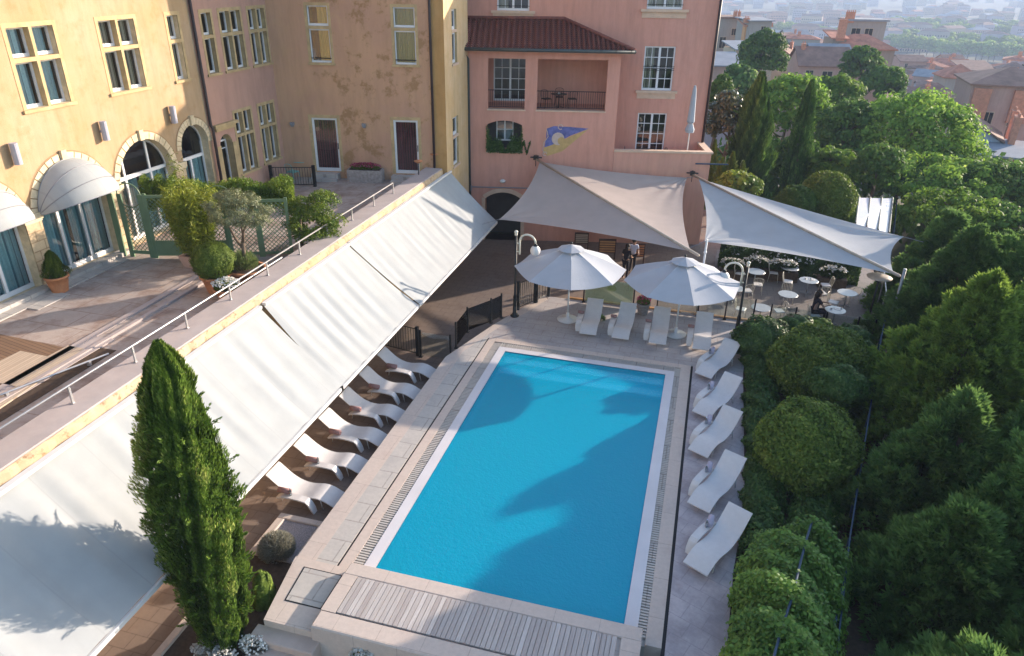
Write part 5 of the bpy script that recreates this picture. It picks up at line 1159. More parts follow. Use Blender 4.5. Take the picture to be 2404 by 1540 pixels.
# white panelled pergola roof beyond the ball shrub
c0, c1, c2, c3 = at(2007, 525, 40), at(2088, 548, 40), at(2097, 466, 45), at(2015, 464, 45)
r = empty('panelled_roof', (c1[0], c1[1], -3), 0, 'white panelled sloping canopy with dark ribs beyond the ball shrub', 'canopy')
m = MB(); m.quad(c0, c1, c2, c3); q = np.array([0, 0, -.06]); m.quad(c1 + q, c0 + q, c3 + q, c2 + q); m.quad(c0, c0 + q, c1 + q, c1); m.quad(c1, c1 + q, c2 + q, c2); build(m, 'panels', 'white', r)
for u in (0.02, .34, .67, .98):
    m = MB(); m.tube([c0 + (c1 - c0) * u + [0, 0, .05], c3 + (c2 - c3) * u + [0, 0, .05]], .05, 6); build(m, 'rib', 'gutter', r)
m = MB()
for k in range(9): u = k / 8; p = c2 + (c1 - c2) * u; m.tube([p + [.25, 0, -.1], p + [.45, 0, -2.2]], .03, 4)
build(m, 'side_slats', 'bluemetal', r)
m = MB(); m.cyl(c1[0], c1[1], -5, c1[2], .06, 8); m.cyl(c2[0], c2[1], -6, c2[2], .06, 8); build(m, 'posts', 'gutter', r)

# ================================================================== PEOPLE
def skin_mesh(name, pts, edges, rad, sub=2):
    me = bpy.data.meshes.new(name); me.from_pydata([tuple(p) for p in pts], edges, [])
    o = bpy.data.objects.new(name, me); col.objects.link(o)
    md = o.modifiers.new('s', 'SKIN'); md.use_smooth_shade = True
    sv = me.skin_vertices[0].data
    for i, q in enumerate(rad): sv[i].radius = (q, q) if not isinstance(q, tuple) else q
    sv[0].use_root = True
    ss = o.modifiers.new('u', 'SUBSURF'); ss.levels = sub; ss.render_levels = sub
    dg = bpy.context.evaluated_depsgraph_get(); m2 = bpy.data.meshes.new_from_object(o.evaluated_get(dg)); bpy.data.objects.remove(o); m2.name = name
    return m2
def person(loc, rz, label, seated, top, hair_long, arm='table'):
    J = {}; hip = .5 if seated else .95
    J['pel'] = (0, 0, hip); J['sp'] = (0, .0, hip + .22); J['ch'] = (0, -.02 if not seated else -.05, hip + .42); J['nk'] = (0, -.05, hip + .55); J['hb'] = (0, -.06, hip + .62); J['hd'] = (0, -.08, hip + .74)
    for s_, n in ((-1, 'l'), (1, 'r')):
        J['sh' + n] = (s_ * .17, -.03, hip + .5)
        if arm == 'table': J['el' + n] = (s_ * .24, -.2, hip + .27); J['wr' + n] = (s_ * .13, -.42, hip + .29)
        else: J['el' + n] = (s_ * .24, -.04, hip + .24); J['wr' + n] = (s_ * .2, -.24, hip + .16)
        J['hp' + n] = (s_ * .09, 0, hip - .03)
        if seated: J['kn' + n] = (s_ * .12, -.44, hip - .02); J['an' + n] = (s_ * .12, -.46, .08); J['to' + n] = (s_ * .12, -.62, .04)
        else: J['kn' + n] = (s_ * .1, -.03, .5); J['an' + n] = (s_ * .1, .03, .08); J['to' + n] = (s_ * .11, -.13, .035)
        w = np.array(J['wr' + n]); d = w - np.array(J['el' + n]); d /= np.linalg.norm(d); sd = np.array([s_ * .0 + 1, 0, 0]) * .0 + np.cross(d, [0, 0, 1]); sd /= np.linalg.norm(sd)
        J['pa' + n] = tuple(w + d * .06)
        for k, (o_, l_) in enumerate(((-.03, .07), (-.01, .085), (.01, .08), (.028, .065))): J['f%d' % k + n] = tuple(w + d * (.06 + l_) + sd * o_ + [0, 0, -.015])
        J['th' + n] = tuple(w + d * .05 + sd * (-s_ * .055) + [0, 0, .005])
    E = [('pel', 'sp'), ('sp', 'ch'), ('ch', 'nk'), ('nk', 'hb'), ('hb', 'hd')]; rad = dict(pel=.13, sp=.115, ch=.135, nk=.055, hb=.07, hd=.1)
    for n in 'lr':
        E += [('ch', 'sh' + n), ('sh' + n, 'el' + n), ('el' + n, 'wr' + n), ('wr' + n, 'pa' + n), ('pel', 'hp' + n), ('hp' + n, 'kn' + n), ('kn' + n, 'an' + n), ('an' + n, 'to' + n), ('pa' + n, 'th' + n)] + [('pa' + n, 'f%d' % k + n) for k in range(4)]
        rad.update({'sh' + n: .06, 'el' + n: .04, 'wr' + n: .026, 'pa' + n: .034, 'hp' + n: .09, 'kn' + n: .055, 'an' + n: .038, 'to' + n: .03, 'th' + n: .009}); rad.update({'f%d' % k + n: .009 for k in range(4)})
    ks = list(J); me = skin_mesh('person', [J[k] for k in ks], [(ks.index(a), ks.index(b_)) for a, b_ in E], [rad[k] for k in ks])
    me.materials.append(M['skin']); o = bpy.data.objects.new('person', me); col.objects.link(o); o.location = loc; o.rotation_euler = (0, 0, rz); BASE[o.name] = (tuple(loc), rz); tag(o, label, 'person')
    # top: slightly larger shell over the torso and sleeves
    sel = ['pel', 'sp', 'ch', 'nk', 'shl', 'shr', 'ml', 'mr']; J2 = dict(J); J2['ml'] = tuple(np.array(J['shl']) * .3 + np.array(J['ell']) * .7); J2['mr'] = tuple(np.array(J['shr']) * .3 + np.array(J['elr']) * .7)
    E2 = [('pel', 'sp'), ('sp', 'ch'), ('ch', 'nk'), ('ch', 'shl'), ('ch', 'shr'), ('shl', 'ml'), ('shr', 'mr')]; r2 = dict(pel=.15, sp=.135, ch=.155, nk=.065, shl=.078, shr=.078, ml=.062, mr=.062)
    m2 = skin_mesh('top', [J2[k] for k in sel], [(sel.index(a), sel.index(b_)) for a, b_ in E2], [r2[k] for k in sel]); m2.materials.append(M[top]); c = bpy.data.objects.new('top', m2); col.objects.link(c); c.parent = o
    sel = ['pel', 'hpl', 'hpr', 'knl', 'knr', 'anl', 'anr']; E3 = [('pel', 'hpl'), ('pel', 'hpr'), ('hpl', 'knl'), ('hpr', 'knr'), ('knl', 'anl'), ('knr', 'anr')]; r3 = dict(pel=.145, hpl=.105, hpr=.105, knl=.07, knr=.07, anl=.052, anr=.052)
    m3 = skin_mesh('trousers', [J[k] for k in sel], [(sel.index(a), sel.index(b_)) for a, b_ in E3], [r3[k] for k in sel]); m3.materials.append(M['blackcloth']); c = bpy.data.objects.new('trousers', m3); col.objects.link(c); c.parent = o
    h = np.array(J['hd']); m = MB(); m.sphere((h[0], h[1] + .035, h[2] + .02), .118, 12, 1.05)
    if hair_long: m.tube([(0, h[1] + .07, h[2]), (0, h[1] + .11, h[2] - .14), (0, h[1] + .12, h[2] - .26)], [.1, .1, .05], 10)
    build(m, 'hair', 'hair', o, True, local=True)
    m = MB()
    for s_ in (-1, 1): m.sphere((s_ * .034, h[1] - .098, h[2] - .005), .011, 6)
    build(m, 'eyes', 'hair', o, True, local=True)
    m = MB(); m.tube([(0, h[1] - .095, h[2] + .005), (0, h[1] - .122, h[2] - .035)], [.008, .014], 6); m.tube([(-.022, h[1] - .098, h[2] - .07), (.022, h[1] - .098, h[2] - .07)], .006, 5)
    for s_ in (-1, 1): m.sphere((s_ * .1, h[1] + .0, h[2] - .01), .022, 6)
    build(m, 'face_features', 'skin', o, True, local=True)
    return o
person((5.35, 30.5, -.56), R_(100), 'person with dark hair in a black top sitting at a terrace table, seen from behind', True, 'blackcloth', True).scale = (1.12, 1.12, 1.12)
pw = gz(1482, 640, -.6); person(tuple(pw), R_(20), 'person in a pale blue shirt standing between the two parasols', False, 'shirt', False, 'tray')
pw = gz(1466, 655, -.6); person(tuple(pw), R_(160), 'dark haired person in black just left of the person in pale blue', False, 'blackcloth', True, 'tray')
# ================================================================== FOLIAGE
M['lf_cyp'] = leafmat('cypress leaves', (0.04, 0.08, 0.012), (0.12, 0.20, 0.025), (0.32, 0.36, 0.09), 0.28, 0.6, .2)
M['lf_dark'] = leafmat('dark conifer leaves', (0.06, 0.13, 0.035), (0.19, 0.31, 0.08), (0.50, 0.55, 0.10), 0.45, 0.65, .15)
M['lf_box'] = leafmat('clipped shrub leaves', (0.08, 0.13, 0.02), (0.17, 0.23, 0.04), (0.28, 0.30, 0.08), 0.3, .6, .15)
M['lf_dome'] = leafmat('dome shrub leaves', (0.06, 0.11, 0.02), (0.20, 0.27, 0.05), (0.38, 0.42, 0.10), 0.35, .6, .15)
M['lf_cyp2'] = leafmat('dark cypress leaves', (0.03, 0.075, 0.015), (0.08, 0.16, 0.03), (0.17, 0.28, 0.06), 0.3, .6, .15)
M['lf_ivy'] = leafmat('ivy leaves', (0.035, 0.08, 0.018), (0.09, 0.16, 0.035), (0.24, 0.30, 0.07), 0.3, 0.5, 0.25)
M['lf_vine'] = leafmat('vine leaves', (0.07, 0.15, 0.03), (0.17, 0.29, 0.05), (0.34, 0.42, 0.08), 0.35, 0.5, 0.25)
M['lf_mid'] = leafmat('broadleaf leaves', (0.09, 0.18, 0.025), (0.22, 0.34, 0.05), (0.42, 0.48, 0.11), 0.5, .6, .15)
M['lf_mid2'] = leafmat('dark broadleaf leaves', (0.05, 0.11, 0.02), (0.12, 0.21, 0.04), (0.28, 0.35, 0.07), 0.45, .6, .15)
M['lf_mag'] = leafmat('magnolia leaves', (0.05, 0.075, 0.02), (0.12, 0.12, 0.04), (0.45, 0.33, 0.15), 0.3, 0.35, 0.6)
M['lf_bamboo'] = leafmat('bamboo leaves', (0.12, 0.17, 0.015), (0.26, 0.29, 0.03), (0.42, 0.42, 0.06), 0.4)
M['lf_olive'] = leafmat('olive leaves', (0.10, 0.115, 0.055), (0.19, 0.20, 0.10), (0.34, 0.34, 0.20), 0.25)
M['lf_grey'] = leafmat('silver grey leaves', (0.20, 0.20, 0.15), (0.32, 0.30, 0.24), (0.45, 0.42, 0.35), 0.2)
M['lf_hedge'] = leafmat('climbing hedge leaves', (0.08, 0.14, 0.015), (0.19, 0.26, 0.03), (0.34, 0.38, 0.06), 0.35)
M['lf_lav'] = leafmat('lavender leaves', (0.12, 0.17, 0.05), (0.22, 0.28, 0.09), (0.3, 0.33, 0.2), 0.3)
M['lf_white'] = leafmat('white petals leaves', (0.5, 0.48, 0.42), (0.75, 0.73, 0.68), (0.85, 0.82, 0.78), 0.2)
M['lf_red'] = leafmat('pink red petals leaves', (0.25, 0.02, 0.04), (0.5, 0.07, 0.14), (0.75, 0.35, 0.4), 0.2)
M['lf_far'] = leafmat('far tree leaves', (0.16, 0.25, 0.05), (0.30, 0.40, 0.08), (0.45, 0.50, 0.14), 0.5)

def leaf_mesh(name, C, U, V, tint, mat, fold=None):
    """quads with centre C, half vectors U (length) and V (width)"""
    n = len(C); co = np.empty((n, 4, 3), np.float32)
    co[:, 0] = C - U; co[:, 1] = C + V * 1.0 - U * .1; co[:, 2] = C + U; co[:, 3] = C - V * 1.0 - U * .1
    me = bpy.data.meshes.new(name); me.vertices.add(n * 4); me.loops.add(n * 4); me.polygons.add(n)
    me.vertices.foreach_set('co', co.ravel()); me.loops.foreach_set('vertex_index', np.arange(n * 4, dtype=np.int32))
    me.polygons.foreach_set('loop_start', np.arange(0, n * 4, 4, dtype=np.int32)); me.polygons.foreach_set('loop_total', np.full(n, 4, np.int32))
    a = me.attributes.new('tint', 'FLOAT', 'FACE'); a.data.foreach_set('value', np.clip(tint, 0, 1).astype(np.float32))
    me.materials.append(M[mat]); me.update(); me.validate(); return me
def unit(v): return v / (np.linalg.norm(v, axis=-1, keepdims=True) + 1e-9)
def rnd_dirs(n, g): return unit(g.normal(size=(n, 3)))
def link(me, name, parent=None, loc=(0, 0, 0)):
    o = bpy.data.objects.new(name, me); col.objects.link(o); o.location = tuple(map(float, loc))
    if parent is not None: o.parent = parent
    BASE[o.name] = (tuple(loc), 0.0); return o
def oriented(C, Nn, ln, wd, g, droop=0.0):
    t = unit(np.cross(Nn, rnd_dirs(len(C), g))); t[:, 2] -= droop; t = unit(t); b = unit(np.cross(Nn, t))
    return t * ln[:, None], b * wd[:, None]
def blob(g, rad, nc, cr, nl, ls, asp=.55, low=-0.5, tvar=.25, jit=.5, hole=0.0):
    """crown of leaf clumps on an ellipsoid shell; radii rad, nc clumps of radius cr"""
    d = rnd_dirs(nc * 2, g); d = d[d[:, 2] > low][:nc]; nc = len(d); rr = g.uniform(.55, 1.0, nc) ** .6
    cc = d * rr[:, None] * np.array(rad); crs = cr * g.uniform(.6, 1.35, nc); ct = g.uniform(0, 1, nc)
    idx = np.repeat(np.arange(nc), nl); dd = rnd_dirs(len(idx), g); dd[:, 2] = np.where(dd[:, 2] < -.3, -dd[:, 2], dd[:, 2])
    r2 = g.uniform(.55, 1.08, len(idx)); P = cc[idx] + dd * (crs[idx] * r2)[:, None] * [1, 1, .8]
    Nn = unit(dd + jit * rnd_dirs(len(idx), g)); ln = ls * g.uniform(.6, 1.3, len(idx)); U, V = oriented(P, Nn, ln, ln * asp, g)
    t = .38 + (ct[idx] - .5) * tvar * 2 + g.normal(0, .16, len(idx)); return P, U, V, t
def ball(g, rad, n, ls, bumps=.05, low=-.8, asp=.6, jit=.6):
    d = rnd_dirs(int(n * 1.3), g); d = d[d[:, 2] > low][:n]; n = len(d)
    b = 1 + bumps * (np.sin(d[:, 0] * 7 + 1) * np.sin(d[:, 1] * 8 + 2) + np.sin(d[:, 2] * 9) * .6) + g.normal(0, .02, n)
    r = b * g.uniform(.86, 1.03, n); P = d * r[:, None] * np.array(rad); Nn = unit(d / np.array(rad) + jit * rnd_dirs(n, g)); ln = ls * g.uniform(.6, 1.4, n); U, V = oriented(P, Nn, ln, ln * asp, g)
    t = .4 + .2 * np.sin(d[:, 0] * 9 + d[:, 1] * 6) * np.sin(d[:, 2] * 7 + 2) + g.normal(0, .17, n); return P, U, V, t
def trunk_mb(h, r0, limbs, g, spread, z0=0.0, mat='bark'):
    m = MB(); pts = [(g.normal(0, .03) * k, g.normal(0, .03) * k, z0 + h * k / 5) for k in range(6)]; m.tube(pts, [r0 * (1 - .12 * k) for k in range(6)], 9)
    for k in range(limbs):
        a = 2 * math.pi * k / limbs + g.uniform(-.4, .4); s = pts[3 + k % 3]; e = (s[0] + spread * math.cos(a), s[1] + spread * math.sin(a), s[2] + spread * g.uniform(.5, 1.0)); mid = tuple((np.array(s) + np.array(e)) / 2 + [0, 0, .08 * spread])
        m.tube([s, mid, e], [r0 * .45, r0 * .3, r0 * .12], 6)
    return m
def plant(name, loc, parts, trunk, label, cat, group=None, part='foliage', rz=0.0, scale=1):
    """Empty at the base > trunk/stem, foliage"""
    r = empty(name, loc, rz, label, cat, group)
    if scale != 1: r.scale = (scale,) * 3
    for k, (me, nm) in enumerate(parts): link(me, nm, r)
    if trunk is not None: build(trunk, 'trunk' if 'tree' in name or 'cypress' in name or 'conifer' in name else 'stem', 'bark', r, True, local=True)
    return r
def G_(s): return np.random.default_rng(s)

# ---- cypress column
def cypress(g, H, R, n, ls, profile=None, tufts=30):
    h = g.uniform(0.0, 1, n) ** .9; a = g.uniform(0, 2 * math.pi, n)
    prof = profile or (lambda q: np.clip(np.minimum(1, (q / .1 + .35)) * (1 - np.clip((q - .45) / .58, 0, 1) ** 1.5), .03, 1))
    kx = H / R; q_ = np.stack([np.cos(a) * 1.0, np.sin(a) * 1.0, h * kx * .35], 1); lump = np.ones(n)
    for f_, am_ in ((2.2, .10), (4.1, .10), (7.5, .10), (13, .07)):
        w_ = g.normal(0, f_, (3, 3)); o_ = g.uniform(0, 6.28, 3); lump = lump + am_ * (np.sin(q_ @ w_[:, 0] + o_[0]) + np.sin(q_ @ w_[:, 1] + o_[1]) * np.sin(q_ @ w_[:, 2] + o_[2]))
    r = R * prof(h) * lump * g.uniform(.80, 1.04, n); P = np.stack([r * np.cos(a), r * np.sin(a), h * H], 1)
    out = np.stack([np.cos(a), np.sin(a), np.zeros(n)], 1); up = unit(out * g.uniform(.15, .65, n)[:, None] + [0, 0, 1] + .25 * rnd_dirs(n, g))
    side = unit(np.cross(up, out) + .5 * rnd_dirs(n, g)); L = ls * g.uniform(.6, 1.5, n)
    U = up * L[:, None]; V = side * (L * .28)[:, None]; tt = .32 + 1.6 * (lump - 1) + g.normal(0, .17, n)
    Ps, Us, Vs, ts = [P], [U], [V], [tt]
    for k in range(tufts):
        hh = g.uniform(.1, .85); aa = g.uniform(0, 2 * math.pi); rr = R * float(prof(np.array(hh))); m_ = 55; s = g.uniform(0, 1, m_); ex = g.uniform(.12, .42) * max(R, .8) / .8
        o = np.array([math.cos(aa), math.sin(aa), 0]); c0 = o * rr * .92 + [0, 0, hh * H]; dr = unit(o * 1.0 + [0, 0, g.uniform(.3, 1.0)])
        p = c0 + dr * (s * ex)[:, None] + g.normal(0, .028, (m_, 3)) * (1.3 - s)[:, None]; u_ = unit(dr + .5 * rnd_dirs(m_, g)); l_ = ls * g.uniform(.5, 1.0, m_)
        Ps.append(p); Us.append(u_ * l_[:, None]); Vs.append(unit(np.cross(u_, rnd_dirs(m_, g))) * (l_ * .28)[:, None]); ts.append(g.normal(.55, .2, m_))
    return [np.concatenate(q) for q in (Ps, Us, Vs, ts)]
g = G_(21); CB = gz(532, 1500, -.45); CH_ = 7.5
def big_prof(q):
    return np.interp(q, [0, .05, .2, .38, .52, .64, .74, .84, .91, .96, 1.0], [.45, .62, .84, .97, .99, .90, .76, .58, .44, .30, .06])
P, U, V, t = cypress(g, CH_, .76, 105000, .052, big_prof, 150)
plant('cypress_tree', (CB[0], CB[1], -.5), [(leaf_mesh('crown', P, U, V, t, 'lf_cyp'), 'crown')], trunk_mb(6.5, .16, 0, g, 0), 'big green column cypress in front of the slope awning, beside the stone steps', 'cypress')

# ---- feathery conifers (foreground mass on the right)
def conifer(g, H, R, nc, ns, ls):
    """conical mass of feathery clumps: each clump is a tuft of fanned sprays that points out and up"""
    q = g.uniform(0, 1, nc) ** .75; h = 1 - q * .97; a = g.uniform(0, 2 * math.pi, nc); prof = (1 - h) ** .9 * 1.05
    inner = g.uniform(.5, 1.04, nc) ** .55; r = R * prof * inner * (1 + .16 * np.sin(a * 3 + 1) + .10 * np.sin(a * 7 + h * 12))
    cc = np.stack([r * np.cos(a), r * np.sin(a), h * H + .15 * g.normal(size=nc)], 1); out = unit(np.stack([np.cos(a), np.sin(a), .45 + .9 * h + g.normal(0, .2, nc)], 1)); cs_ = (.20 + .26 * prof) * g.uniform(.6, 1.35, nc); ct = g.uniform(0, 1, nc)
    idx = np.repeat(np.arange(nc), ns); n = len(idx); o = out[idx]; s = g.uniform(-.6, 1.0, n); side = unit(np.cross(o, rnd_dirs(n, g))); sp_ = np.sqrt(np.clip(1 - np.clip(s, 0, 1) ** 1.6, .02, 1)) * g.uniform(.2, 1, n)
    P0_ = cc[idx] + o * (s * cs_[idx] * 1.25)[:, None] + side * (sp_ * cs_[idx] * .95)[:, None]; ax = unit(o + side * .75 * sp_[:, None] + .3 * rnd_dirs(n, g)); nv = unit(np.cross(ax, rnd_dirs(n, g))); Ps, Us, Vs, ts = [], [], [], []
    for f in (-.8, 0, .8):
        u_ = unit(ax + nv * f); sl = ls * g.uniform(.6, 1.25, n) * (1.15 - .3 * abs(f)); Ps.append(P0_ + u_ * (sl * .8)[:, None]); Us.append(u_ * sl[:, None]); Vs.append(unit(np.cross(u_, np.cross(ax, nv) + .5 * rnd_dirs(n, g))) * (sl * .26)[:, None])
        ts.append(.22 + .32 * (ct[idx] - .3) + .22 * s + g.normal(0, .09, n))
    return [np.concatenate(v) for v in (Ps, Us, Vs, ts)]
conm = []
for sd_ in (31, 32, 33):
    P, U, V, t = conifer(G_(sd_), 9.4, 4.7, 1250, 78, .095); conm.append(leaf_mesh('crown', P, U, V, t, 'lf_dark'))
M['lf_tip'] = leafmat('yellow green conifer leaves', (0.09, 0.17, 0.035), (0.30, 0.42, 0.07), (0.60, 0.62, 0.12), 0.45, 0.65, .15)
conm.append(leaf_mesh('crown', P, U, V, t, 'lf_tip'))
cons = [(8.35, 21.9, 5.2, 1.0, 'tall feathery conifer with yellow green tips, the leftmost tip of the dark mass'), (10.3, 22.6, 5.3, 1.0, 'feathery conifer with yellow tips right of the leftmost tip'), (7.0, 17.4, 3.6, 1.0, 'dark conifer leaning over the sunken path beside the clipped ball shrubs'),
        (10.4, 18.4, 4.8, 1.0, 'dark conifer at the middle of the right edge'), (6.3, 13.8, 3.1, 1.0, 'dark conifer beside the vine covered pergola'), (10.4, 13.2, 4.4, 1.0, 'dark conifer near the bottom right, behind the pergola one'), (5.8, 10.2, 2.6, 1.0, 'darkest conifer in the bottom right corner'),
        (10.6, 33.6, 3.9, .95, 'dark conifer right behind the far corner of the white sail'), (9.9, 28.6, 4.6, .92, 'dark conifer touching the corner of the white shade sail'), (7.6, 7.2, 2.4, .95, 'dark conifer tip at the very bottom right of the photo'), (6.3, 17.0, 1.2, .8, 'short dark conifer spilling over the glass railing behind the smaller dome shrub'), (8.8, 15.6, 4.8, 1.0, 'dark conifer level with the smaller dome shrub, well right of it'), (8.4, 11.2, 4.3, 1.0, 'dark conifer right of the vine mound, with a pale tip'), (4.9, 11.4, .7, .75, 'small dark conifer between the vine mound and the taller conifers'), (5.1, 7.6, .9, .8, 'low dark conifer beside the lower end of the vine mound'), (12.0, 28.0, 5.4, 1.0, 'dark conifer behind the yellow tipped pair'), (13.5, 23.5, 4.6, 1.0, 'conifer cut by the right edge behind the yellow tips'), (12.8, 33.5, 3.0, 1.0, 'dark conifer below the white panelled canopy'), (15.5, 30.5, 4.8, 1.05, 'dark conifer at the right edge below the broadleaf trees')]
for k, (x, y, zt, s, lab) in enumerate(cons):
    r = empty('conifer_tree', (x, y, zt - 9.4 * s), k * 1.7, lab, 'conifer', 'feathery conifers below the right side of the garden'); r.scale = (s, s, s)
    link(conm[3] if k < 2 else conm[k % 3], 'crown', r)
    if k == 0: tk = build(trunk_mb(8.5, .22, 0, G_(4), 0, 0), 'trunk', 'bark', r, True, local=True)
    else: c = tk.copy(); col.objects.link(c); c.parent = r

# ---- slim and round trees in the middle distance
def at_tree(x, y, d, below=0.0):
    p = at(x, y, d); return p
def mid_cypress(x, ytop, ybot, wpx, d, seed, label, mat='lf_cyp2', name='cypress_tree', grp=None):
    g = G_(seed); a, b_ = at(x, ytop, d), at(x, ybot, d); H = a[2] - b_[2] + 1.5; R = wpx / 2 * d / FPX; P, U, V, t = cypress(g, H, R, int(22000 * min(2.2, max(.5, R * H / 9))), .16 * max(.6, min(1, R / 1.2)), lambda q: np.interp(q, [0, .1, .35, .6, .85, 1], [.8, 1, .95, .80, .50, .08]), 40)
    plant(name, (a[0], a[1], a[2] - H), [(leaf_mesh('crown', P, U, V, t, mat), 'crown')], trunk_mb(H * .8, .15, 0, g, 0), label, 'cypress', grp)
mid_cypress(1790, 172, 486, 100, 47, 51, 'broad column cypress behind the white sail, the taller and wider of the two')
mid_cypress(1908, 188, 440, 58, 50, 52, 'slim column cypress right of the broad one')
for k, (x, yt, d, w) in enumerate(((1680, 330, 46, 26), (1697, 372, 45, 30), (1722, 358, 45, 30), (1745, 380, 45, 26))):
    mid_cypress(x, yt, 470, w, d, 60 + k, ('small light green conifer nearest the annex terrace corner', 'small light green conifer second from the annex terrace corner', 'small light green conifer third from the annex terrace corner', 'small light green conifer nearest the broad cypress')[k], 'lf_hedge', 'small_conifer_tree', 'small light conifers beside the rose house')
def mid_tree(x, y, rx, ry, d, seed, mat, label, ls=.16, cat='tree', nc=None, trunk=True, name='broadleaf_tree', nl=95):
    g = G_(seed); c = at(x, y, d); k = d / FPX; rad = (rx * k, rx * k * .9, ry * k * 1.15); nc = nc or int(60 + 26 * rad[0] * rad[2] / 4); nc = min(nc, 330); cr = .21 * (rad[0] * rad[2]) ** .5 + .15
    P, U, V, t = blob(g, rad, nc, cr, nl, ls * max(.7, min(1.5, d / 55)), tvar=.3); gz_ = float(terrain_z(c[0], c[1])); H = max(2.0, c[2] - gz_)
    P = P + [0, 0, H]; plant(name, (c[0], c[1], c[2] - H), [(leaf_mesh('crown', P, U, V, t, mat), 'crown')], trunk_mb(H, .22, 6, g, rad[0] * .5), label, cat)
mt = [(2140, 322, 150, 78, 62, 'lf_mid', 'biggest round bright green tree below the red roofed houses'), (2195, 432, 150, 46, 53, 'lf_mid', 'spreading light green tree in front of the biggest round tree'),
      (2335, 452, 105, 52, 52, 'lf_mid2', 'dark green tree at the right edge below the salmon house'), (2235, 515, 120, 52, 44, 'lf_mid', 'pale leaved tree right of the white panelled canopy'), (2365, 545, 80, 50, 43, 'lf_mid2', 'bushy tree at the right edge above the conifers'),
      (1850, 262, 80, 70, 66, 'lf_mid', 'light green tree between and behind the two column cypresses'), (1955, 238, 66, 48, 74, 'lf_mid', 'feathery green tree right behind the slim cypress'), (1985, 310, 62, 60, 62, 'lf_mid2', 'dark green tree right of the slim cypress'),
      (1790, 140, 52, 52, 100, 'lf_mid2', 'round olive green tree in front of the lilac grey houses'), (1735, 215, 42, 52, 84, 'lf_dark', 'dark pyramid tree left of the round olive green tree'), (2022, 163, 46, 40, 104, 'lf_mid2', 'dark tree covering the foot of the red roofed stone house'),
      (2072, 205, 50, 36, 92, 'lf_mid2', 'dark tree right below the red roofed stone house'), (1712, 288, 50, 55, 52, 'lf_mag', 'magnolia like tree with golden leaf backs beside the rose house'), (1862, 385, 60, 52, 55, 'lf_mid2', 'shaded tree between the two column cypresses'),
      (1960, 392, 60, 34, 52, 'lf_mid', 'light green bushes left of the ball shrub top'), (1690, 225, 22, 40, 60, 'lf_mid2', 'tree seen past the corner of the rose house'), (2060, 400, 55, 44, 50, 'lf_mid2', 'shaded tree above the white panelled canopy'), (1735, 440, 45, 26, 43, 'lf_hedge', 'bright bush behind the start of the white sail')]
for k, (x, y, rx, ry, d, mat, lab) in enumerate(mt): mid_tree(x, y, rx, ry, d, 80 + k, mat, lab)
# understory that closes the gaps between the trees
g = G_(120)
P, U, V, t = blob(g, (16, 15, 2.2), 420, 1.5, 60, .3, low=-.2); c = at(2080, 520, 60)
me = leaf_mesh('undergrowth', P + [c[0], c[1], float(terrain_z(c[0], c[1])) + 1.5], U, V, t, 'lf_mid2'); o = link(me, 'undergrowth'); tag(o, kind='stuff')
o = empty  # (name kept free)

# ---- clipped shrubs and ivy along the right of the pool
def shrub(name, c, rad, n, ls, mat, seed, label, cat='shrub', bumps=.05, low=-.75, grp=None, asp=.6):
    g = G_(seed); P, U, V, t = ball(g, rad, n, ls, bumps, low, asp); m = MB(); m.cyl(0, 0, 0, rad[2] * .6, .05, 8)
    return plant(name, (c[0], c[1], c[2] - rad[2] * .75), [(leaf_mesh('foliage', P + [0, 0, rad[2] * .75], U, V, t, mat), 'foliage')], m, label, cat, grp)
k_ = at(1928, 862, 24.6); shrub('ball_shrub', k_, (1.72, 1.6, 1.32), 42000, .055, 'lf_dome', 201, 'larger clipped dome shrub behind the row of loungers', bumps=.06)
k_ = at(1892, 1052, 20.2); shrub('ball_shrub', k_, (1.36, 1.3, 1.35), 34000, .05, 'lf_dome', 202, 'smaller clipped dome shrub in front of the larger one', bumps=.05)
k_ = at(1938, 470, 42); shrub('ball_shrub', k_, (1.62, 1.6, 1.6), 26000, .065, 'lf_box', 203, 'tall clipped ball shrub behind the white shade sail', bumps=.03)
k_ = at(1868, 478, 41); shrub('ball_shrub', k_, (1.1, 1.1, 1.0), 12000, .065, 'lf_mid2', 204, 'smaller shrub left of the tall clipped ball behind the sail')
k_ = at(1792, 800, 26.5); shrub('ivy_bush', k_, (1.05, .9, .8), 15000, .05, 'lf_ivy', 205, 'dark ivy bush at the foot of the right lamp post', bumps=.12)
k_ = at(1965, 905, 23.2); shrub('ivy_bush', k_, (1.0, .9, .7), 12000, .05, 'lf_ivy', 206, 'dark bush below the larger clipped dome', bumps=.12)
for k, (x, y, d, rx, rz_, mat, lab) in enumerate(((1925, 768, 27.3, .5, .32, 'lf_hedge', 'light leaved bush just in front of the seated person'), (2000, 790, 27.0, .7, .4, 'lf_ivy', 'dark bush right of the light leaved bush'), (1960, 790, 26.8, .55, .32, 'lf_hedge', 'yellow green bush on top of the larger clipped dome'), (1870, 770, 27, .7, .45, 'lf_ivy', 'bush left of the light leaved bush'), (2025, 840, 25.5, .45, .6, 'lf_ivy', 'bush against the terrace glass at the right'))):
    k_ = at(x, y, d); shrub('garden_bush', k_, (rx, rx * .8, rz_), 6000, .05, mat, 210 + k, lab, bumps=.15)
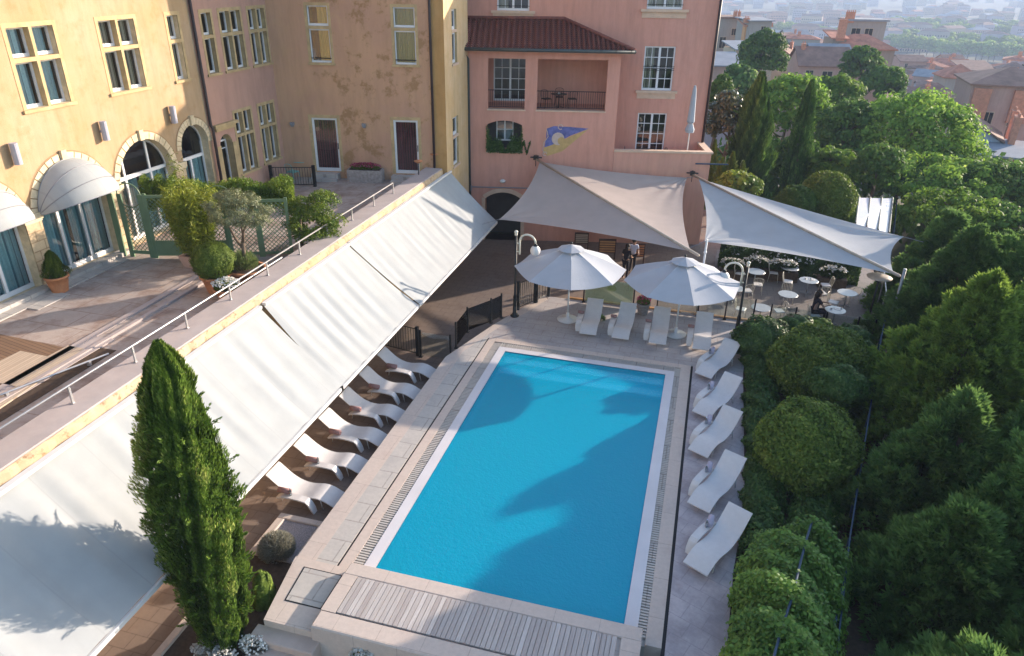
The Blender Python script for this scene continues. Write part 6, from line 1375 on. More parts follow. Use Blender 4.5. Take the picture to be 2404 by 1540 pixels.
def hedge(name, pts, w, h, n, ls, mat, seed, label, cat, kind=None, z0=0.0, bump_=.18):
    g = G_(seed); pts = np.array(pts, float); seg = np.linalg.norm(np.diff(pts, axis=0), axis=1); cum = np.concatenate([[0], np.cumsum(seg)]); q = g.uniform(0, cum[-1], n)
    X = np.interp(q, cum, pts[:, 0]); Y = np.interp(q, cum, pts[:, 1]); i = np.clip(np.searchsorted(cum, q) - 1, 0, len(seg) - 1); e = (pts[1:] - pts[:-1])[i] / seg[i][:, None]; nn = np.stack([-e[:, 1], e[:, 0]], 1)
    th = g.uniform(-.15, math.pi + .15, n); rr = 1 + bump_ * (np.sin(q * 3.1 + th * 2) * np.sin(q * 1.7 + 1) + .6 * np.sin(q * 7 + th * 5)) + g.normal(0, .05, n); rr *= g.uniform(.85, 1.03, n)
    P = np.stack([X + nn[:, 0] * np.cos(th) * w / 2 * rr, Y + nn[:, 1] * np.cos(th) * w / 2 * rr, z0 + np.maximum(0, np.sin(th)) ** .8 * h * rr], 1); Nn = unit(np.stack([nn[:, 0] * np.cos(th), nn[:, 1] * np.cos(th), np.sin(th) + .2], 1) + .7 * rnd_dirs(n, g)); ln = ls * g.uniform(.6, 1.4, n); U, V = oriented(P, Nn, ln, ln * .7, g)
    t = .38 + .25 * np.sin(q * 5 + th * 3) * np.sin(q * 2.3) + g.normal(0, .17, n); b0 = np.array([pts[0][0], pts[0][1], z0])
    o = link(leaf_mesh(name, P - b0, U, V, t, mat), name, None, b0); tag(o, label, cat, kind=kind); return o
hedge('ivy_hedge', [(2.75, 26.5), (2.85, 24), (2.8, 20), (2.75, 17), (2.5, 14.5)], 1.0, .5, 42000, .045, 'lf_ivy', 220, 'low ivy hedge running along the right edge of the lounger strip', 'hedge')
hedge('ivy_hedge', [(5.3, 22.5), (4.7, 19.5), (4.2, 17), (3.6, 15)], 1.3, .55, 26000, .05, 'lf_ivy', 221, 'ivy under the smaller clipped dome along the sunken path', 'hedge', z0=-.2)
o = hedge('vine_pergola', [(3.35, 14.2), (3.05, 12.6), (2.75, 11), (2.4, 9.2), (2.2, 7.6)], 2.1, 1.75, 90000, .048, 'lf_vine', 222, 'mound of climbing vine over a blue tube pergola at the bottom right', 'climber', z0=-.1, bump_=.13)
BASE['climbing_vine'] = ((3.35, 14.2, -.1), 0.0); o.name = 'climbing_vine'
for k, off in enumerate((0.0,)):
    m = MB(); m.tube([gz(x, y, 1.72) + [0, 0, (0.0, .02, .06, .1, .02, .12)[q]] for q, (x, y) in enumerate(((1906, 1225), (1893, 1268), (1878, 1325), (1858, 1410), (1835, 1475), (1812, 1560)))], .026, 8); build(m, 'pergola_tube', 'bluemetal', o)
m = MB(); m.tube([gz(1985, 1345, .9), gz(1962, 1450, .9), gz(1935, 1560, .9)], .04, 8); build(m, 'pergola_tube', 'bluemetal', o)

hedge('undergrowth', [(6.6, 21), (5.9, 18), (5.2, 15), (4.7, 11), (4.1, 7.5)], 1.7, .9, 60000, .06, 'lf_dark', 223, None, None, 'stuff', -1.3)
# ---- near left bed
def tuft(g, rad, n, ls, mat, up=1.0, asp=.16):
    a = g.uniform(0, 2 * math.pi, n); r = np.sqrt(g.uniform(0, 1, n)); P = np.stack([rad[0] * r * np.cos(a) * .9, rad[1] * r * np.sin(a) * .9, rad[2] * np.sqrt(np.clip(1 - r * r * .8, 0, 1)) * g.uniform(.3, 1, n)], 1)
    ax = unit(np.stack([np.cos(a) * r, np.sin(a) * r, np.full(n, up)], 1) + .35 * rnd_dirs(n, g)); l = ls * g.uniform(.6, 1.3, n); return P, ax * l[:, None], unit(np.cross(ax, rnd_dirs(n, g))) * (l * asp)[:, None], g.uniform(.1, .9, n)
def flowers(g, rad, n, s, mat):
    a = g.uniform(0, 2 * math.pi, n); r = np.sqrt(g.uniform(0, 1, n)); P = np.stack([rad[0] * r * np.cos(a), rad[1] * r * np.sin(a), rad[2] * (np.sqrt(np.clip(1 - r * r * .7, 0, 1)) * .9 + g.normal(.1, .05, n))], 1)
    P = np.repeat(P, 3, 0) + g.normal(0, s * .4, (n * 3, 3)); Nn = unit(rnd_dirs(n * 3, g) + [0, 0, 1.2]); l = np.full(n * 3, s); U, V = oriented(P, Nn, l, l * .9, g); return P, U, V, g.uniform(.2, 1, n * 3)
def bed_plant(name, loc, rad, nl, ls, mat, seed, label, cat, fl=None, fs=.03, fm='lf_white', asp=.2, kindt='tuft', up=1.0, grp=None):
    g = G_(seed); A = tuft(g, rad, nl, ls, mat, up, asp) if kindt == 'tuft' else ball(g, rad, nl, ls, .1, -.2)
    r = empty(name, loc, 0, label, cat, grp); link(leaf_mesh('foliage', *A, mat), 'foliage', r)
    if fl: link(leaf_mesh('flowers', *flowers(g, rad, fl, fs, fm), fm), 'flowers', r)
    return r
bed_plant('silver_shrub', gz(652, 1300, -.5), (.5, .5, .62), 9000, .06, 'lf_grey', 301, 'silver grey shrub between the cypress and the stone landing', 'shrub', asp=.18)
bed_plant('green_shrub', gz(624, 1412, -.5), (.26, .3, .85), 6000, .045, 'lf_box', 302, 'small rounded green shrub hugging the right foot of the cypress', 'shrub', kindt='ball')
bed_plant('flower_clump', gz(600, 1525, -.45), (.35, .25, .3), 1500, .06, 'lf_grey', 303, 'white flower clump beside the stone steps', 'flowers', 160, .026)
bed_plant('flower_clump', gz(505, 1540, -.45), (.55, .25, .25), 1800, .05, 'lf_grey', 304, 'white flower clump at the foot of the cypress', 'flowers', 260, .024)
bed_plant('flower_clump', gz(860, 1545, -.45), (.34, .3, .42), 1400, .06, 'lf_box', 305, 'white flowering plant in front of the raised ledge', 'flowers', 150, .034)

# ---- plants in pots on the upper terrace
r = plant('cone_topiary', (ptA[0], ptA[1], 4.19), [(leaf_mesh('foliage', *cypress(G_(401), .84, .35, 9000, .03, lambda q: np.interp(q, [0, .15, .5, .9, 1], [.8, 1, .75, .3, .08]), 0), 'lf_box'), 'foliage')], None, 'small clipped cone topiary in the terracotta pot beside the canopy arch', 'topiary')
shrub('ball_topiary', (ptB[0], ptB[1], 4.72), (.65, .65, .58), 14000, .028, 'lf_box', 402, 'dark clipped ball shrub in the terracotta pot beside the lattice', 'topiary')
bed_plant('flower_bowl_plant', (ptD[0], ptD[1], 4.07), (.42, .39, .3), 1500, .05, 'lf_hedge', 403, 'white flowers filling the low terracotta bowl', 'flowers', 190, .032)
bed_plant('lavender', (ptC[0] - .14, ptC[1], 4.24), (.55, .49, .58), 2600, .09, 'lf_lav', 404, 'lavender spilling around the foot of the olive tree', 'lavender', asp=.08, up=1.3)
g = G_(405); P, U, V, t = blob(g, (.86, .7, .55), 70, .2, 130, .038, .3, -.6, .3); r = empty('olive_tree', (ptC[0], ptC[1], 4.22), 0, 'small olive tree with forked trunk in the widest terracotta pot', 'olive tree')
link(leaf_mesh('crown', P + [0, 0, 1.62], U, V, t, 'lf_olive'), 'crown', r); r.scale = (1.16, 1.16, 1.16)
m = MB(); m.tube([(0, 0, 0), (-.02, 0, .45), (.0, .0, .8)], [.07, .055, .05], 8); m.tube([(0, 0, .6), (-.2, 0, .85), (-.42, 0, 1.35)], [.045, .035, .02], 7); m.tube([(0, 0, .78), (.06, .02, 1.1), (.3, .05, 1.5)], [.05, .035, .02], 7); m.tube([(.05, 0, 1.0), (-.05, .1, 1.5)], [.035, .015], 6); build(m, 'trunk', 'bark', r, True, local=True)
def bamboo(g, H, R, nst, nl):
    Ps, Us, Vs, ts = [], [], [], []
    for k in range(nst):
        a = g.uniform(0, 6.28); r0 = R * g.uniform(.1, .4); tip = np.array([math.cos(a) * R * g.uniform(.3, 1), math.sin(a) * R * .8 * g.uniform(.3, 1), H * g.uniform(.6, 1.0)]); b_ = np.array([math.cos(a) * r0, math.sin(a) * r0, 0]); s = g.uniform(.2, 1, nl)
        p = b_ + (tip - b_) * s[:, None] + g.normal(0, .09, (nl, 3)); ax = unit(rnd_dirs(nl, g) + [0, 0, -.1]); l = .075 * g.uniform(.6, 1.3, nl); Ps.append(p); Us.append(ax * l[:, None]); Vs.append(unit(np.cross(ax, rnd_dirs(nl, g))) * (l * .2)[:, None]); ts.append(g.uniform(0, .9, nl))
    return [np.concatenate(q) for q in (Ps, Us, Vs, ts)]
r = empty('bamboo', (ptE[0], ptE[1], 4.05), 0, 'tall yellow green bamboo in the pink stone trough', 'bamboo'); link(leaf_mesh('foliage', *bamboo(G_(406), 2.5, 1.0, 120, 190), 'lf_bamboo'), 'foliage', r)
m = MB(); g = G_(5)
for k in range(14): a = g.uniform(0, 6.28); m.tube([(.25 * math.cos(a), .12 * math.sin(a), 0), (.5 * math.cos(a), .4 * math.sin(a), 1.5)], .012, 5)
build(m, 'canes', 'lf_bamboo', r, local=True)
r = empty('bamboo', gz(446, 560, TZ), 0, 'thin yellow bamboo spike rising above the hedge in front of the narrow arch', 'bamboo'); link(leaf_mesh('foliage', *bamboo(G_(407), 3.4, .26, 12, 60), 'lf_bamboo'), 'foliage', r)
def boxcloud(name, A, B, w, z0, z1, n, ls, mat, seed, label, cat):
    g = G_(seed); A = np.array(A, float); B = np.array(B, float); u = g.uniform(0, 1, n); d = B - A; e = d / np.linalg.norm(d); nn = np.array([-e[1], e[0]]); q = g.uniform(-1, 1, n); z = g.uniform(0, 1, n); bul = 1 + .25 * np.sin(u * 11 + z * 5) + .2 * np.sin(u * 23)
    P = np.stack([A[0] + d[0] * u + nn[0] * q * w / 2 * bul, A[1] + d[1] * u + nn[1] * q * w / 2 * bul, z0 + (z1 - z0) * z * (1 + .12 * np.sin(u * 15)) + g.normal(0, .03, n)], 1); ax = unit(rnd_dirs(n, g)); l = ls * g.uniform(.6, 1.4, n)
    b0 = np.array([A[0], A[1], TZ]); o = link(leaf_mesh(name, P - b0, ax * l[:, None], unit(np.cross(ax, rnd_dirs(n, g))) * (l * .45)[:, None], .4 + .25 * np.sin(u * 17 + z * 7) + g.normal(0, .18, n), mat), name, None, b0); tag(o, label, cat)
h0, h1 = gz(372, 560, TZ)[:2], gz(560, 552, TZ)[:2]
boxcloud('climbing_hedge', gz(350, 570, TZ)[:2] + [0, .2], gz(430, 566, TZ)[:2] + [0, .2], .7, 4.98, 6.02, 7000, .045, 'lf_hedge', 410, 'climbing hedge over the left end of the lattice, near the hoop gate', 'hedge')
boxcloud('climbing_hedge', gz(440, 585, TZ)[:2], gz(705, 572, TZ)[:2], .7, 5.2, 6.1, 22000, .045, 'lf_hedge', 411, 'climbing hedge along the top of the lattice behind the olive tree', 'hedge')
BUSHY = (gz(735, 590, TZ),)
if False: boxcloud('climbing_hedge', gz(700, 590, TZ)[:2], gz(782, 585, TZ)[:2], .95, 3.87, 5.85, 16000, .05, 'lf_hedge', 412, 'bushy end of the climbing hedge hanging over the railing', 'hedge')
g = G_(412); P, U, V, t = blob(g, (1.0, .75, 1.15), 60, .3, 190, .05, .45, -1, .3, .9); b0 = gz(742, 588, TZ); o = link(leaf_mesh('climbing_hedge', P + [0, 0, 1.15], U, V, t, 'lf_hedge'), 'climbing_hedge', None, b0); tag(o, 'bushy end of the climbing hedge hanging over the railing', 'hedge')
m = MB(); p = gz(712, 596, TZ); m.tube([p, p + [0, 0, .9], p + [.1, 0, 1.6]], [.06, .05, .03], 8); build(m, 'climber_stem', 'bark', None, True, base=p, label='bare brown stem under the bushy end of the climbing hedge', cat='stem')
g = G_(413); r = empty('trough_flowers', (ptF[0], ptF[1], 4.28), AO, 'pink and red flowers filling the grey stone trough', 'flowers'); link(leaf_mesh('foliage', *tuft(g, (.76, .28, .19), 1500, .05, 'x', 1, .3), 'lf_box'), 'foliage', r); link(leaf_mesh('flowers', *flowers(g, (.76, .28, .28), 230, .035, 'x'), 'lf_red'), 'flowers', r)
# ivy in the dark niche of the rose house
g = G_(414); n = 5200; u = g.uniform(.9, 2.82, n); z = 4.25 + np.abs(g.normal(0, .33, n)) * (.5 + 1.5 * (np.abs(u - 1.85) / .95) ** 2 + .3 * np.sin(u * 9)); z = np.minimum(z, 5.6); keep = g.uniform(0, 1, n) < 1; d_ = g.uniform(-.12, .25, n)
P = np.array([0, 0, 0.]) + FP.e * u[:, None] + FP.n * d_[:, None] + np.stack([np.zeros(n), np.zeros(n), z - 4.3], 1); b0 = FP.P(0, 4.3, 0); ax = rnd_dirs(n, g)
ex = g.uniform(0, 1, 260); P2 = FP.e * (2.8 + ex * .42)[:, None] + FP.n * (-.08) + np.stack([np.zeros(260), np.zeros(260), .25 + .25 * np.sin(ex * 8) + g.normal(0, .05, 260)], 1); P = np.concatenate([P, P2]); ax = rnd_dirs(len(P), g)
o = link(leaf_mesh('niche_ivy', P, ax * .05, unit(np.cross(ax, rnd_dirs(len(P), g))) * .035, g.uniform(0, .8, len(P)), 'lf_ivy'), 'niche_ivy', None, b0); tag(o, 'dark green ivy filling the arched niche of the rose house', 'ivy')
hedge('flower_hedge', [(1.3, 36.4), (4.5, 36.2), (7.9, 35.9)], 1.0, 1.15, 22000, .06, 'lf_ivy', 428, 'dark hedge with white flowers along the back of the restaurant terrace', 'hedge', z0=-.6)
link(leaf_mesh('flowers', *(lambda A: (A[0] + [3.3, -.15, .35], *A[1:]))(flowers(G_(429), (3.2, .55, .8), 330, .05, 'x')), 'lf_white'), 'flowers', bpy.data.objects['flower_hedge'])
# flower planters and hedges at the back of the restaurant terrace
for k, (x, y, w_, lab) in enumerate(((4.3, 35.2, 1.5, 'wooden planter with white flowers in the middle under the white sail'), (1.9, 34.6, 1.2, 'wooden planter with white flowers near the rose house corner'), (6.6, 35.0, 1.3, 'wooden planter with white flowers at the right under the white sail'), (3.1, 35.3, 1.3, 'wooden planter with white flowers between the white tables'))):
    r = empty('flower_planter', (x, y, -.6), 0, lab, 'planter', 'planters under the white sail'); m = MB(); m.bbox(-w_ / 2, w_ / 2, -.25, .25, 0, .5); build(m, 'box', 'bark', r, local=True)
    g = G_(430 + k); link(leaf_mesh('foliage', *(lambda A: (A[0] + [0, 0, .5], *A[1:]))(tuft(g, (w_ / 2, .32, .5), 2600, .07, 'x', 1, .35)), 'lf_ivy'), 'foliage', r); link(leaf_mesh('flowers', *(lambda A: (A[0] + [0, 0, .5], *A[1:]))(flowers(g, (w_ / 2, .32, .55), 90, .045, 'x')), 'lf_white'), 'flowers', r)
p = np.array([-1.75, 27.95, 0]); r = pot(p, .2, .27, .5, 'stone_pot', 'greypot', 'grey stone pot with red geraniums between the parasols'); bed_plant('geranium', p + [0, 0, .45], (.3, .3, .35), 900, .05, 'lf_box', 440, 'red geraniums in the grey stone pot between the parasols', 'flowers', 60, .035, 'lf_red')
for k, (x, y, lab) in enumerate(((1150, 742, 'small white flowered plant outside the glass fence near the lamp post'), (1410, 752, 'low dark plant behind the second far lounger'))):
    bed_plant('small_plant', gz(x, y, -.6 if k == 0 else 0), (.22, .2, .25), 500, .05, 'lf_grey' if k == 0 else 'lf_ivy', 450 + k, lab, 'plant', 30 if k == 0 else None, .03)
# ================================================================== HOUSES BELOW
def wmat(name, c): 
    if name not in M: M[name] = stucco(name, c, tuple(x * .92 for x in c), tuple(min(1, x * 1.08) for x in c))
    return name
wmat('w_pink', (0.46, 0.30, 0.25)); wmat('w_grey', (0.36, 0.31, 0.28)); wmat('w_lilac', (0.42, 0.36, 0.40)); wmat('w_orange', (0.62, 0.32, 0.16)); wmat('w_salmon', (0.62, 0.30, 0.23)); wmat('w_cream', (0.50, 0.39, 0.29)); wmat('w_stone', (0.30, 0.23, 0.19)); wmat('w_blue', (0.34, 0.38, 0.45))
M['r_red'] = plain('red tile roof', (0.42, 0.17, 0.11), 0.85, var=.3, vs=.8, bmp=.3); M['r_brown'] = plain('brown tile roof', (0.24, 0.14, 0.11), 0.85, var=.25, vs=.8, bmp=.3); M['r_grey'] = plain('zinc roof', (0.24, 0.25, 0.28), 0.8, var=.15, vs=.6); M['chim'] = plain('chimney brick', (0.50, 0.22, 0.14), 0.9, var=.2)
FWD = np.array([RM[0] @ np.array([0, 0, 1]), RM[1] @ np.array([0, 0, 1]), 0.0]); FWD /= np.linalg.norm(FWD); YAW0 = math.atan2(FWD[1], FWD[0]) - math.pi / 2
def house(x, y, d, w, dep, h, label, wall='w_pink', roof='r_red', kind='hip', rot=0.0, rh=2.0, wins=(), chims=(), oh=.4, name='house', group=None, down=14):
    global LAST
    """front eave centre at photo pixel x, y and distance d"""
    c = at(x, y, d); r = empty(name, (c[0], c[1], c[2] - h), YAW0 + R_(rot), label, 'house', group); LAST = (r.name, wall, roof, kind)
    m = MB(); m.box(-w / 2, w / 2, 0, dep, -down, h)
    if kind == 'gable': m.add([(-w / 2, 0, h), (-w / 2, dep, h), (-w / 2, dep / 2, h + rh)], [(0, 1, 2)]); m.add([(w / 2, 0, h), (w / 2, dep, h), (w / 2, dep / 2, h + rh)], [(0, 1, 2)])
    build(m, 'wall', wall, r, local=True)
    m = MB(); a, b_, e, f = -w / 2 - oh, w / 2 + oh, -oh, dep + oh; t = .18
    if kind == 'hip':
        i = min(dep / 2 + oh, (b_ - a) / 2 - .05); V_ = [(a, e, h), (b_, e, h), (b_, f, h), (a, f, h), (a + i, dep / 2, h + rh), (b_ - i, dep / 2, h + rh)]
        V2 = [(p[0], p[1], p[2] + t) for p in V_]; m.add(V2, [(0, 1, 5, 4), (1, 2, 5), (2, 3, 4, 5), (3, 0, 4)]); m.box(a, b_, e, f, h, h + t - .004)
    elif kind == 'gable':
        for s_ in (0, 1):
            y0, y1 = (e, dep / 2) if s_ == 0 else (f, dep / 2); m.add([(a, y0, h - .1), (b_, y0, h - .1), (b_, y1, h + rh + .1), (a, y1, h + rh + .1), (a, y0, h + t - .1), (b_, y0, h + t - .1), (b_, y1, h + rh + t + .1), (a, y1, h + rh + t + .1)], [(0, 1, 2, 3), (7, 6, 5, 4), (0, 4, 5, 1), (1, 5, 6, 2), (3, 7, 4, 0)])
    elif kind == 'shed': m.add([(a, e, h), (b_, e, h), (b_, f, h + rh), (a, f, h + rh), (a, e, h + t), (b_, e, h + t), (b_, f, h + rh + t), (a, f, h + rh + t)], [(0, 1, 2, 3), (4, 5, 6, 7), (0, 1, 5, 4), (1, 2, 6, 5), (3, 0, 4, 7), (2, 3, 7, 6)])
    else: m.box(a, b_, e, f, h, h + .35)
    ro = build(m, 'roof', roof, r, local=True)
    for (cx_, cy_, ch, cw) in chims:
        m = MB(); m.box(cx_ - cw, cx_ + cw, cy_ - .3, cy_ + .3, h - .3, h + ch); m.box(cx_ - cw - .06, cx_ + cw + .06, cy_ - .36, cy_ + .36, h + ch, h + ch + .1)
        q = cx_ - cw + .15
        while q < cx_ + cw: m.cyl(q, cy_, h + ch + .1, h + ch + .45, .09, 6); q += .35
        build(m, 'chimney', 'chim', ro, local=True)
    for (wx, wz, ww, wh) in wins:
        m = MB(); m.box(wx - ww / 2 - .1, wx + ww / 2 + .1, -.05, .02, wz - .1, wz + wh + .1); f_ = build(m, 'window', 'w_cream', r, local=True)
        m = MB(); m.box(wx - ww / 2, wx - .04, -.07, -.03, wz, wz + wh); m.box(wx + .04, wx + ww / 2, -.07, -.03, wz, wz + wh); build(m, 'pane', 'slot', f_, local=True)
    return r
house(2030, 117, 130, 10.6, 8, 6.2, 'stone house with low red hipped roof and two paired windows', 'w_stone', 'r_red', 'hip', -6, 2.2, [(-1.6, 2.6, 1.3, 1.8), (1.6, 2.5, 1.3, 1.8), (1.0, -1.8, 1.6, 1.3)], [])
house(2037, 50, 138, 7.2, 5, 4.4, 'grey flat roofed roof house rising behind the red hipped roof', 'w_grey', 'r_grey', 'flat', -6, .3, [(-1.8, 1.2, 1.6, 1.9), (.6, 1.2, 1.4, 1.9)], [(-3.4, 0, 1.5, .8)])
house(1972, 92, 131, 2.4, 6, 6.5, 'rough stone chimney wall at the left end of the red hipped house', 'w_stone', 'r_red', 'shed', -6, 1.0, [], [(0, 0, 3.2, .7)])
house(1937, 156, 122, 8.4, 7, 3.6, 'low pinkish house with a wide dark brown roof and tall paired windows', 'w_pink', 'r_brown', 'gable', -4, 2.6, [(-2.4, .3, 1.2, 2.6), (.6, .0, 1.6, 2.8), (3.1, .0, 1.4, 2.8)], [(-3.3, 3.0, 3.2, .3)])
house(1952, 123, 128, 6.6, 5, 3.0, 'dark slate roofed annex above the wide brown roof', 'w_blue', 'r_grey', 'gable', -4, 1.0)
house(1715, 44, 142, 5.2, 7, 9.0, 'tall grey stone house with a lean-to ruin wall, nearest the rose house corner', 'w_grey', 'r_brown', 'flat', 4, .3, [(-1.0, 3.6, 1.2, 2.0), (1.0, 6.0, .8, 1.2)], [(1.2, 1, 1.2, .3), (2.0, 1, 1.2, .2)])
house(1788, 50, 136, 4.5, 5, 4.8, 'grey roof tower with one dark arched opening and an orange side wall', 'w_grey', 'r_grey', 'shed', 14, .3, [(.6, 2.0, .9, 1.9)], [(2.6, 1, -1.0, .4), (-2.6, 1, .4, .5)])
house(1766, 62, 137, 2.6, 4, 4.2, 'sunlit orange gable wall left of the grey roof tower', 'w_orange', 'chim', 'shed', 4, 1.0)
house(1775, 118, 118, 6.5, 6, 4.5, 'pale house with blue zinc roof behind the round olive tree', 'w_cream', 'r_grey', 'shed', 6, .8, [(.5, 1.0, 1.8, 1.9)])
house(1708, 156, 112, 5.6, 6, 4.6, 'pale pink house with zinc roof and one small dark window', 'w_pink', 'r_grey', 'shed', 4, 1.4, [(-.2, 2.2, .7, 1.1)], [(2.4, -.6, -1.6, .3)])
house(1700, 214, 88, 4.6, 5, 3.6, 'lilac grey garden wall house in shade below the pale pink house', 'w_lilac', 'r_brown', 'gable', 20, .7)
house(1862, 128, 150, 6.5, 6, 4.0, 'tile roofed house right behind the round olive tree', 'w_cream', 'r_brown', 'gable', 60, 2.0, [], [(2, 1, 2.2, .3)])
house(2392, 205, 84, 9.5, 9, 10, 'large pinkish grey block with blind windows at the right edge', 'w_pink', 'r_brown', 'hip', -18, 1.6, [(-2.2, 5.6, .9, 1.4), (.4, 5.6, .9, 1.4), (-2.6, 1.2, .9, 2.0), (.2, 1.0, .9, 2.0)], [(-3.6, -.2, -4.0, .9), (.6, -.2, -4.0, .9)])
house(2285, 260, 104, 9.0, 8, 4.5, 'long red and brown roofed house with a wide chimney capped in white', 'w_cream', 'r_red', 'hip', -14, 2.6, [(-2.5, 1.6, 1.4, 1.6), (.4, 1.2, .8, 1.8), (2.8, 1.2, .8, 1.6)], [(2.6, 1, 2.2, .9)])
house(2205, 240, 118, 9.0, 8, 4.2, 'brown roofed house partly behind the biggest round tree', 'w_cream', 'r_brown', 'hip', -8, 2.4, [(-1.5, 1.2, .8, 1.4), (2, 1.2, .8, 1.4)], [(-2, 1, 2.4, .3)])
house(2375, 372, 74, 7.5, 6, 4.4, 'salmon coloured house with a row of small windows at the right edge', 'w_salmon', 'r_grey', 'shed', -28, .6, [(-2.6, 1.6, .45, 1.1), (-1.5, 1.6, .45, 1.1), (-.3, 1.6, .45, 1.1), (.9, 1.6, .45, 1.1)])
house(2345, 322, 80, 5.6, 5, 3.4, 'grey gabled dormer house just above the salmon coloured house', 'w_blue', 'r_brown', 'gable', 62, 1.4, [(.2, 1.4, .8, .9)], [(-2.2, -1, 2.6, .9), (2.2, -1, 2.6, .7)])
house(2262, 185, 150, 7, 7, 5.0, 'house with a small red pyramid roof in front of the riverside trees', 'w_grey', 'r_red', 'hip', -10, 2.4, [(.5, 2, 1, 1.4)])
# middle distance roofs
rr = random.Random(42); mid = []
for k in range(62):
    x = rr.uniform(2085, 2560) if k < 50 else rr.uniform(1700, 1960); y = rr.uniform(140, 240) if k < 50 else rr.uniform(84, 112); d = 300 - (y - 100) * 1.05 if k < 50 else rr.uniform(230, 330); d += rr.uniform(-15, 25)
    if 2100 < x < 2400 and y > 205: d += 20
    w_ = rr.uniform(7, 13); wins = [(q, rr.uniform(1, 2.4), .8, 1.3) for q in (-w_ / 4, w_ / 4)]
    house(x, y, d, w_, rr.uniform(6, 9), rr.uniform(4, 7), 'x', rr.choice(['w_pink', 'w_cream', 'w_grey', 'w_lilac', 'w_orange']), rr.choice(['r_red', 'r_brown', 'r_brown', 'r_grey']), rr.choice(['hip', 'gable', 'shed']), rr.uniform(-40, 40), rr.uniform(1, 2.4), wins, [(rr.uniform(-2, 2), 2, rr.uniform(1.8, 3), rr.uniform(.25, .8))] if rr.random() < .7 else [], group='hazy tiled houses on the slope'); hr = bpy.data.objects[LAST[0]]; hr['label'] = 'hazy %s house with a %s %s roof %s' % ({'w_pink': 'pink', 'w_cream': 'cream', 'w_grey': 'grey', 'w_lilac': 'lilac', 'w_orange': 'orange'}[LAST[1]], {'r_red': 'red tiled', 'r_brown': 'brown tiled', 'r_grey': 'zinc'}[LAST[2]], {'hip': 'hipped', 'gable': 'gabled', 'shed': 'lean-to'}[LAST[3]], 'between the hillside trees and the river' if k < 50 else 'beyond the round olive tree')
# valley blocks
def block_mesh(w, dp, h, wall, roof, gable):
    m = MB(); m.cur = 0; m.box(-w / 2, w / 2, -dp / 2, dp / 2, 0, h)
    m.cur = 1; rh = 2.6; i = min(dp / 2, w / 2 - .5) if not gable else .1; V_ = [(-w / 2 - .3, -dp / 2 - .3, h), (w / 2 + .3, -dp / 2 - .3, h), (w / 2 + .3, dp / 2 + .3, h), (-w / 2 - .3, dp / 2 + .3, h), (-w / 2 + i, 0, h + rh), (w / 2 - i, 0, h + rh)]
    m.add(V_, [(0, 1, 5, 4), (1, 2, 5), (2, 3, 4, 5), (3, 0, 4), (3, 2, 1, 0)]); m.cur = 2
    for fl in range(int(h / 3.2)):
        q = -w / 2 + 1.4
        while q < w / 2 - 1: m.box(q, q + 1.0, -dp / 2 - .05, -dp / 2 + .01, 1 + fl * 3.2, 2.7 + fl * 3.2); q += 2.6
    me = bpy.data.meshes.new('city_block'); me.from_pydata(m.v, [], m.f)
    for q in (wall, roof, 'slot'): me.materials.append(M[q])
    me.polygons.foreach_set('material_index', m.mi); me.update(); return me
bspec = [(w_, r_, h_) for w_ in ('w_cream', 'w_pink', 'w_lilac', 'w_grey') for r_, h_ in (('r_red', 10), ('r_brown', 19), ('r_grey', 14))]
bms = [block_mesh(rr.uniform(14, 30), rr.uniform(10, 14), h_, w_, r_, rr.random() < .4) for w_, r_, h_ in bspec]
cnt = 0; used = []
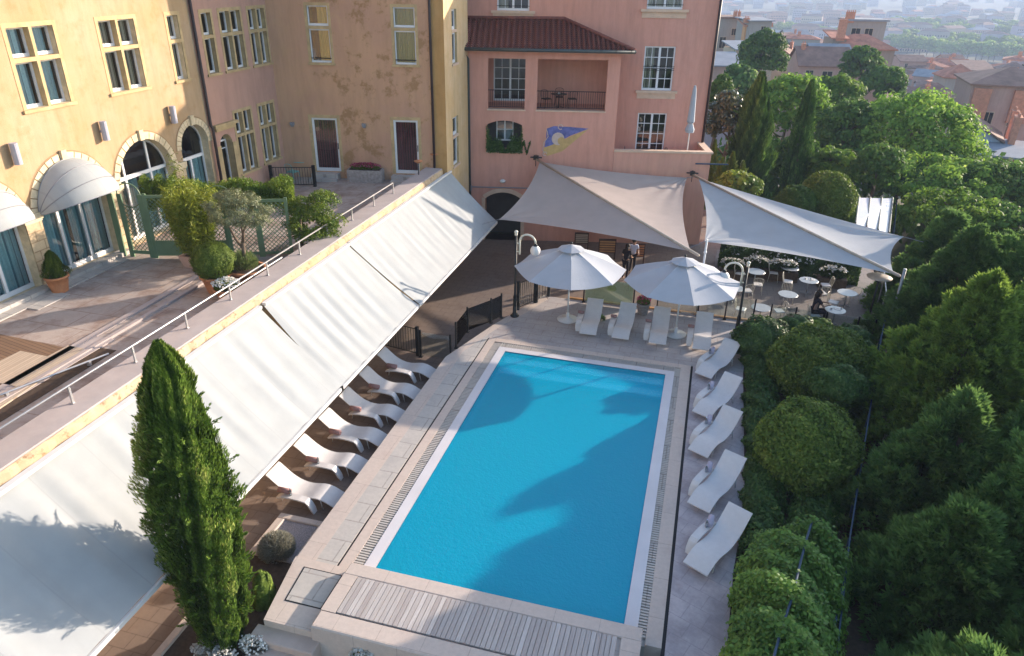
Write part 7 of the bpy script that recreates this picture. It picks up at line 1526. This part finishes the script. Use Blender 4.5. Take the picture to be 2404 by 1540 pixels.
while cnt < 296:
    x = rr.uniform(1660, 2700); v_ = rr.random(); p = gz(x, -62 + 190 * v_ ** 1.0, -60.0); dd = float(np.hypot(p[0], p[1]))
    if dd > 4500 or dd < 470: continue
    if any(abs(p[0] - a) < 17 and abs(p[1] - b_) < 17 for a, b_ in used): continue
    ax_, ay_ = pxl(p)
    if ax_ > 2070 and dd < 900 and 46 < ay_ < 130: continue
    used.append((p[0], p[1])); o = bpy.data.objects.new('city_block', bms[cnt % 12]); col.objects.link(o); o.location = (p[0], p[1], -60.05); o.rotation_euler = (0, 0, YAW0 + R_(rr.uniform(-25, 25)))
    tag(o, 'hazy %s %s block with %s roof far off in the valley' % ({10: 'low', 14: 'mid height', 19: 'tall'}[bspec[cnt % 12][2]], bspec[cnt % 12][0][2:], {'r_red': 'red tiled', 'r_brown': 'brown tiled', 'r_grey': 'grey'}[bspec[cnt % 12][1]]), 'building', 'far city blocks in the valley'); cnt += 1
# riverside trees
fm = [leaf_mesh('riverside_tree', *(lambda A: (A[0] + [0, 0, 9], A[1], A[2], A[3]))(blob(G_(500 + k), (9, 9, 7.5), 60, 2.8, 60, .95, .7, -.4)), 'lf_far') for k in range(3)]
cnt = 0
for row, (ya, yb, n) in enumerate(((56, 74, 30), (66, 86, 28), (88, 122, 30), (104, 142, 30), (70, 92, 16))):
    for k in range(n):
        x = (2085 if row < 4 else 1830) + k * (16 if row < 4 else 12) + rr.uniform(-4, 4); y = ya + (yb - ya) * k / n + rr.uniform(-3, 3); p = gz(x, y, -52.0)
        r = empty('riverside_tree', (p[0], p[1], -60.2), rr.uniform(0, 6), 'hazy light green tree in the long rows along the river', 'tree', 'rows of trees along the river'); link(fm[cnt % 3], 'crown', r)
        if cnt == 0: m = MB(); m.cyl(0, 0, 0, 7, .4, 6); ft = build(m, 'trunk', 'bark', r, local=True)
        else: c = ft.copy(); col.objects.link(c); c.parent = r
        cnt += 1
# ================================================================== HAZE
HAZE_D = 0.0004
hm = bpy.data.materials.new('haze'); hm.use_nodes = True; t = hm.node_tree; t.nodes.remove(t.nodes['Principled BSDF']); pv = t.nodes.new('ShaderNodeVolumePrincipled')
pv.inputs['Color'].default_value = (0.58, 0.70, 0.92, 1); pv.inputs['Density'].default_value = HAZE_D; pv.inputs['Anisotropy'].default_value = 0.0
t.links.new(pv.outputs[0], t.nodes['Material Output'].inputs['Volume'])
m = MB(); m.box(-3100, 3600, -2100, 7600, -61.3, 22.0); o = build(m, 'haze', hm, kind='stuff')
hm.cycles.homogeneous_volume = True
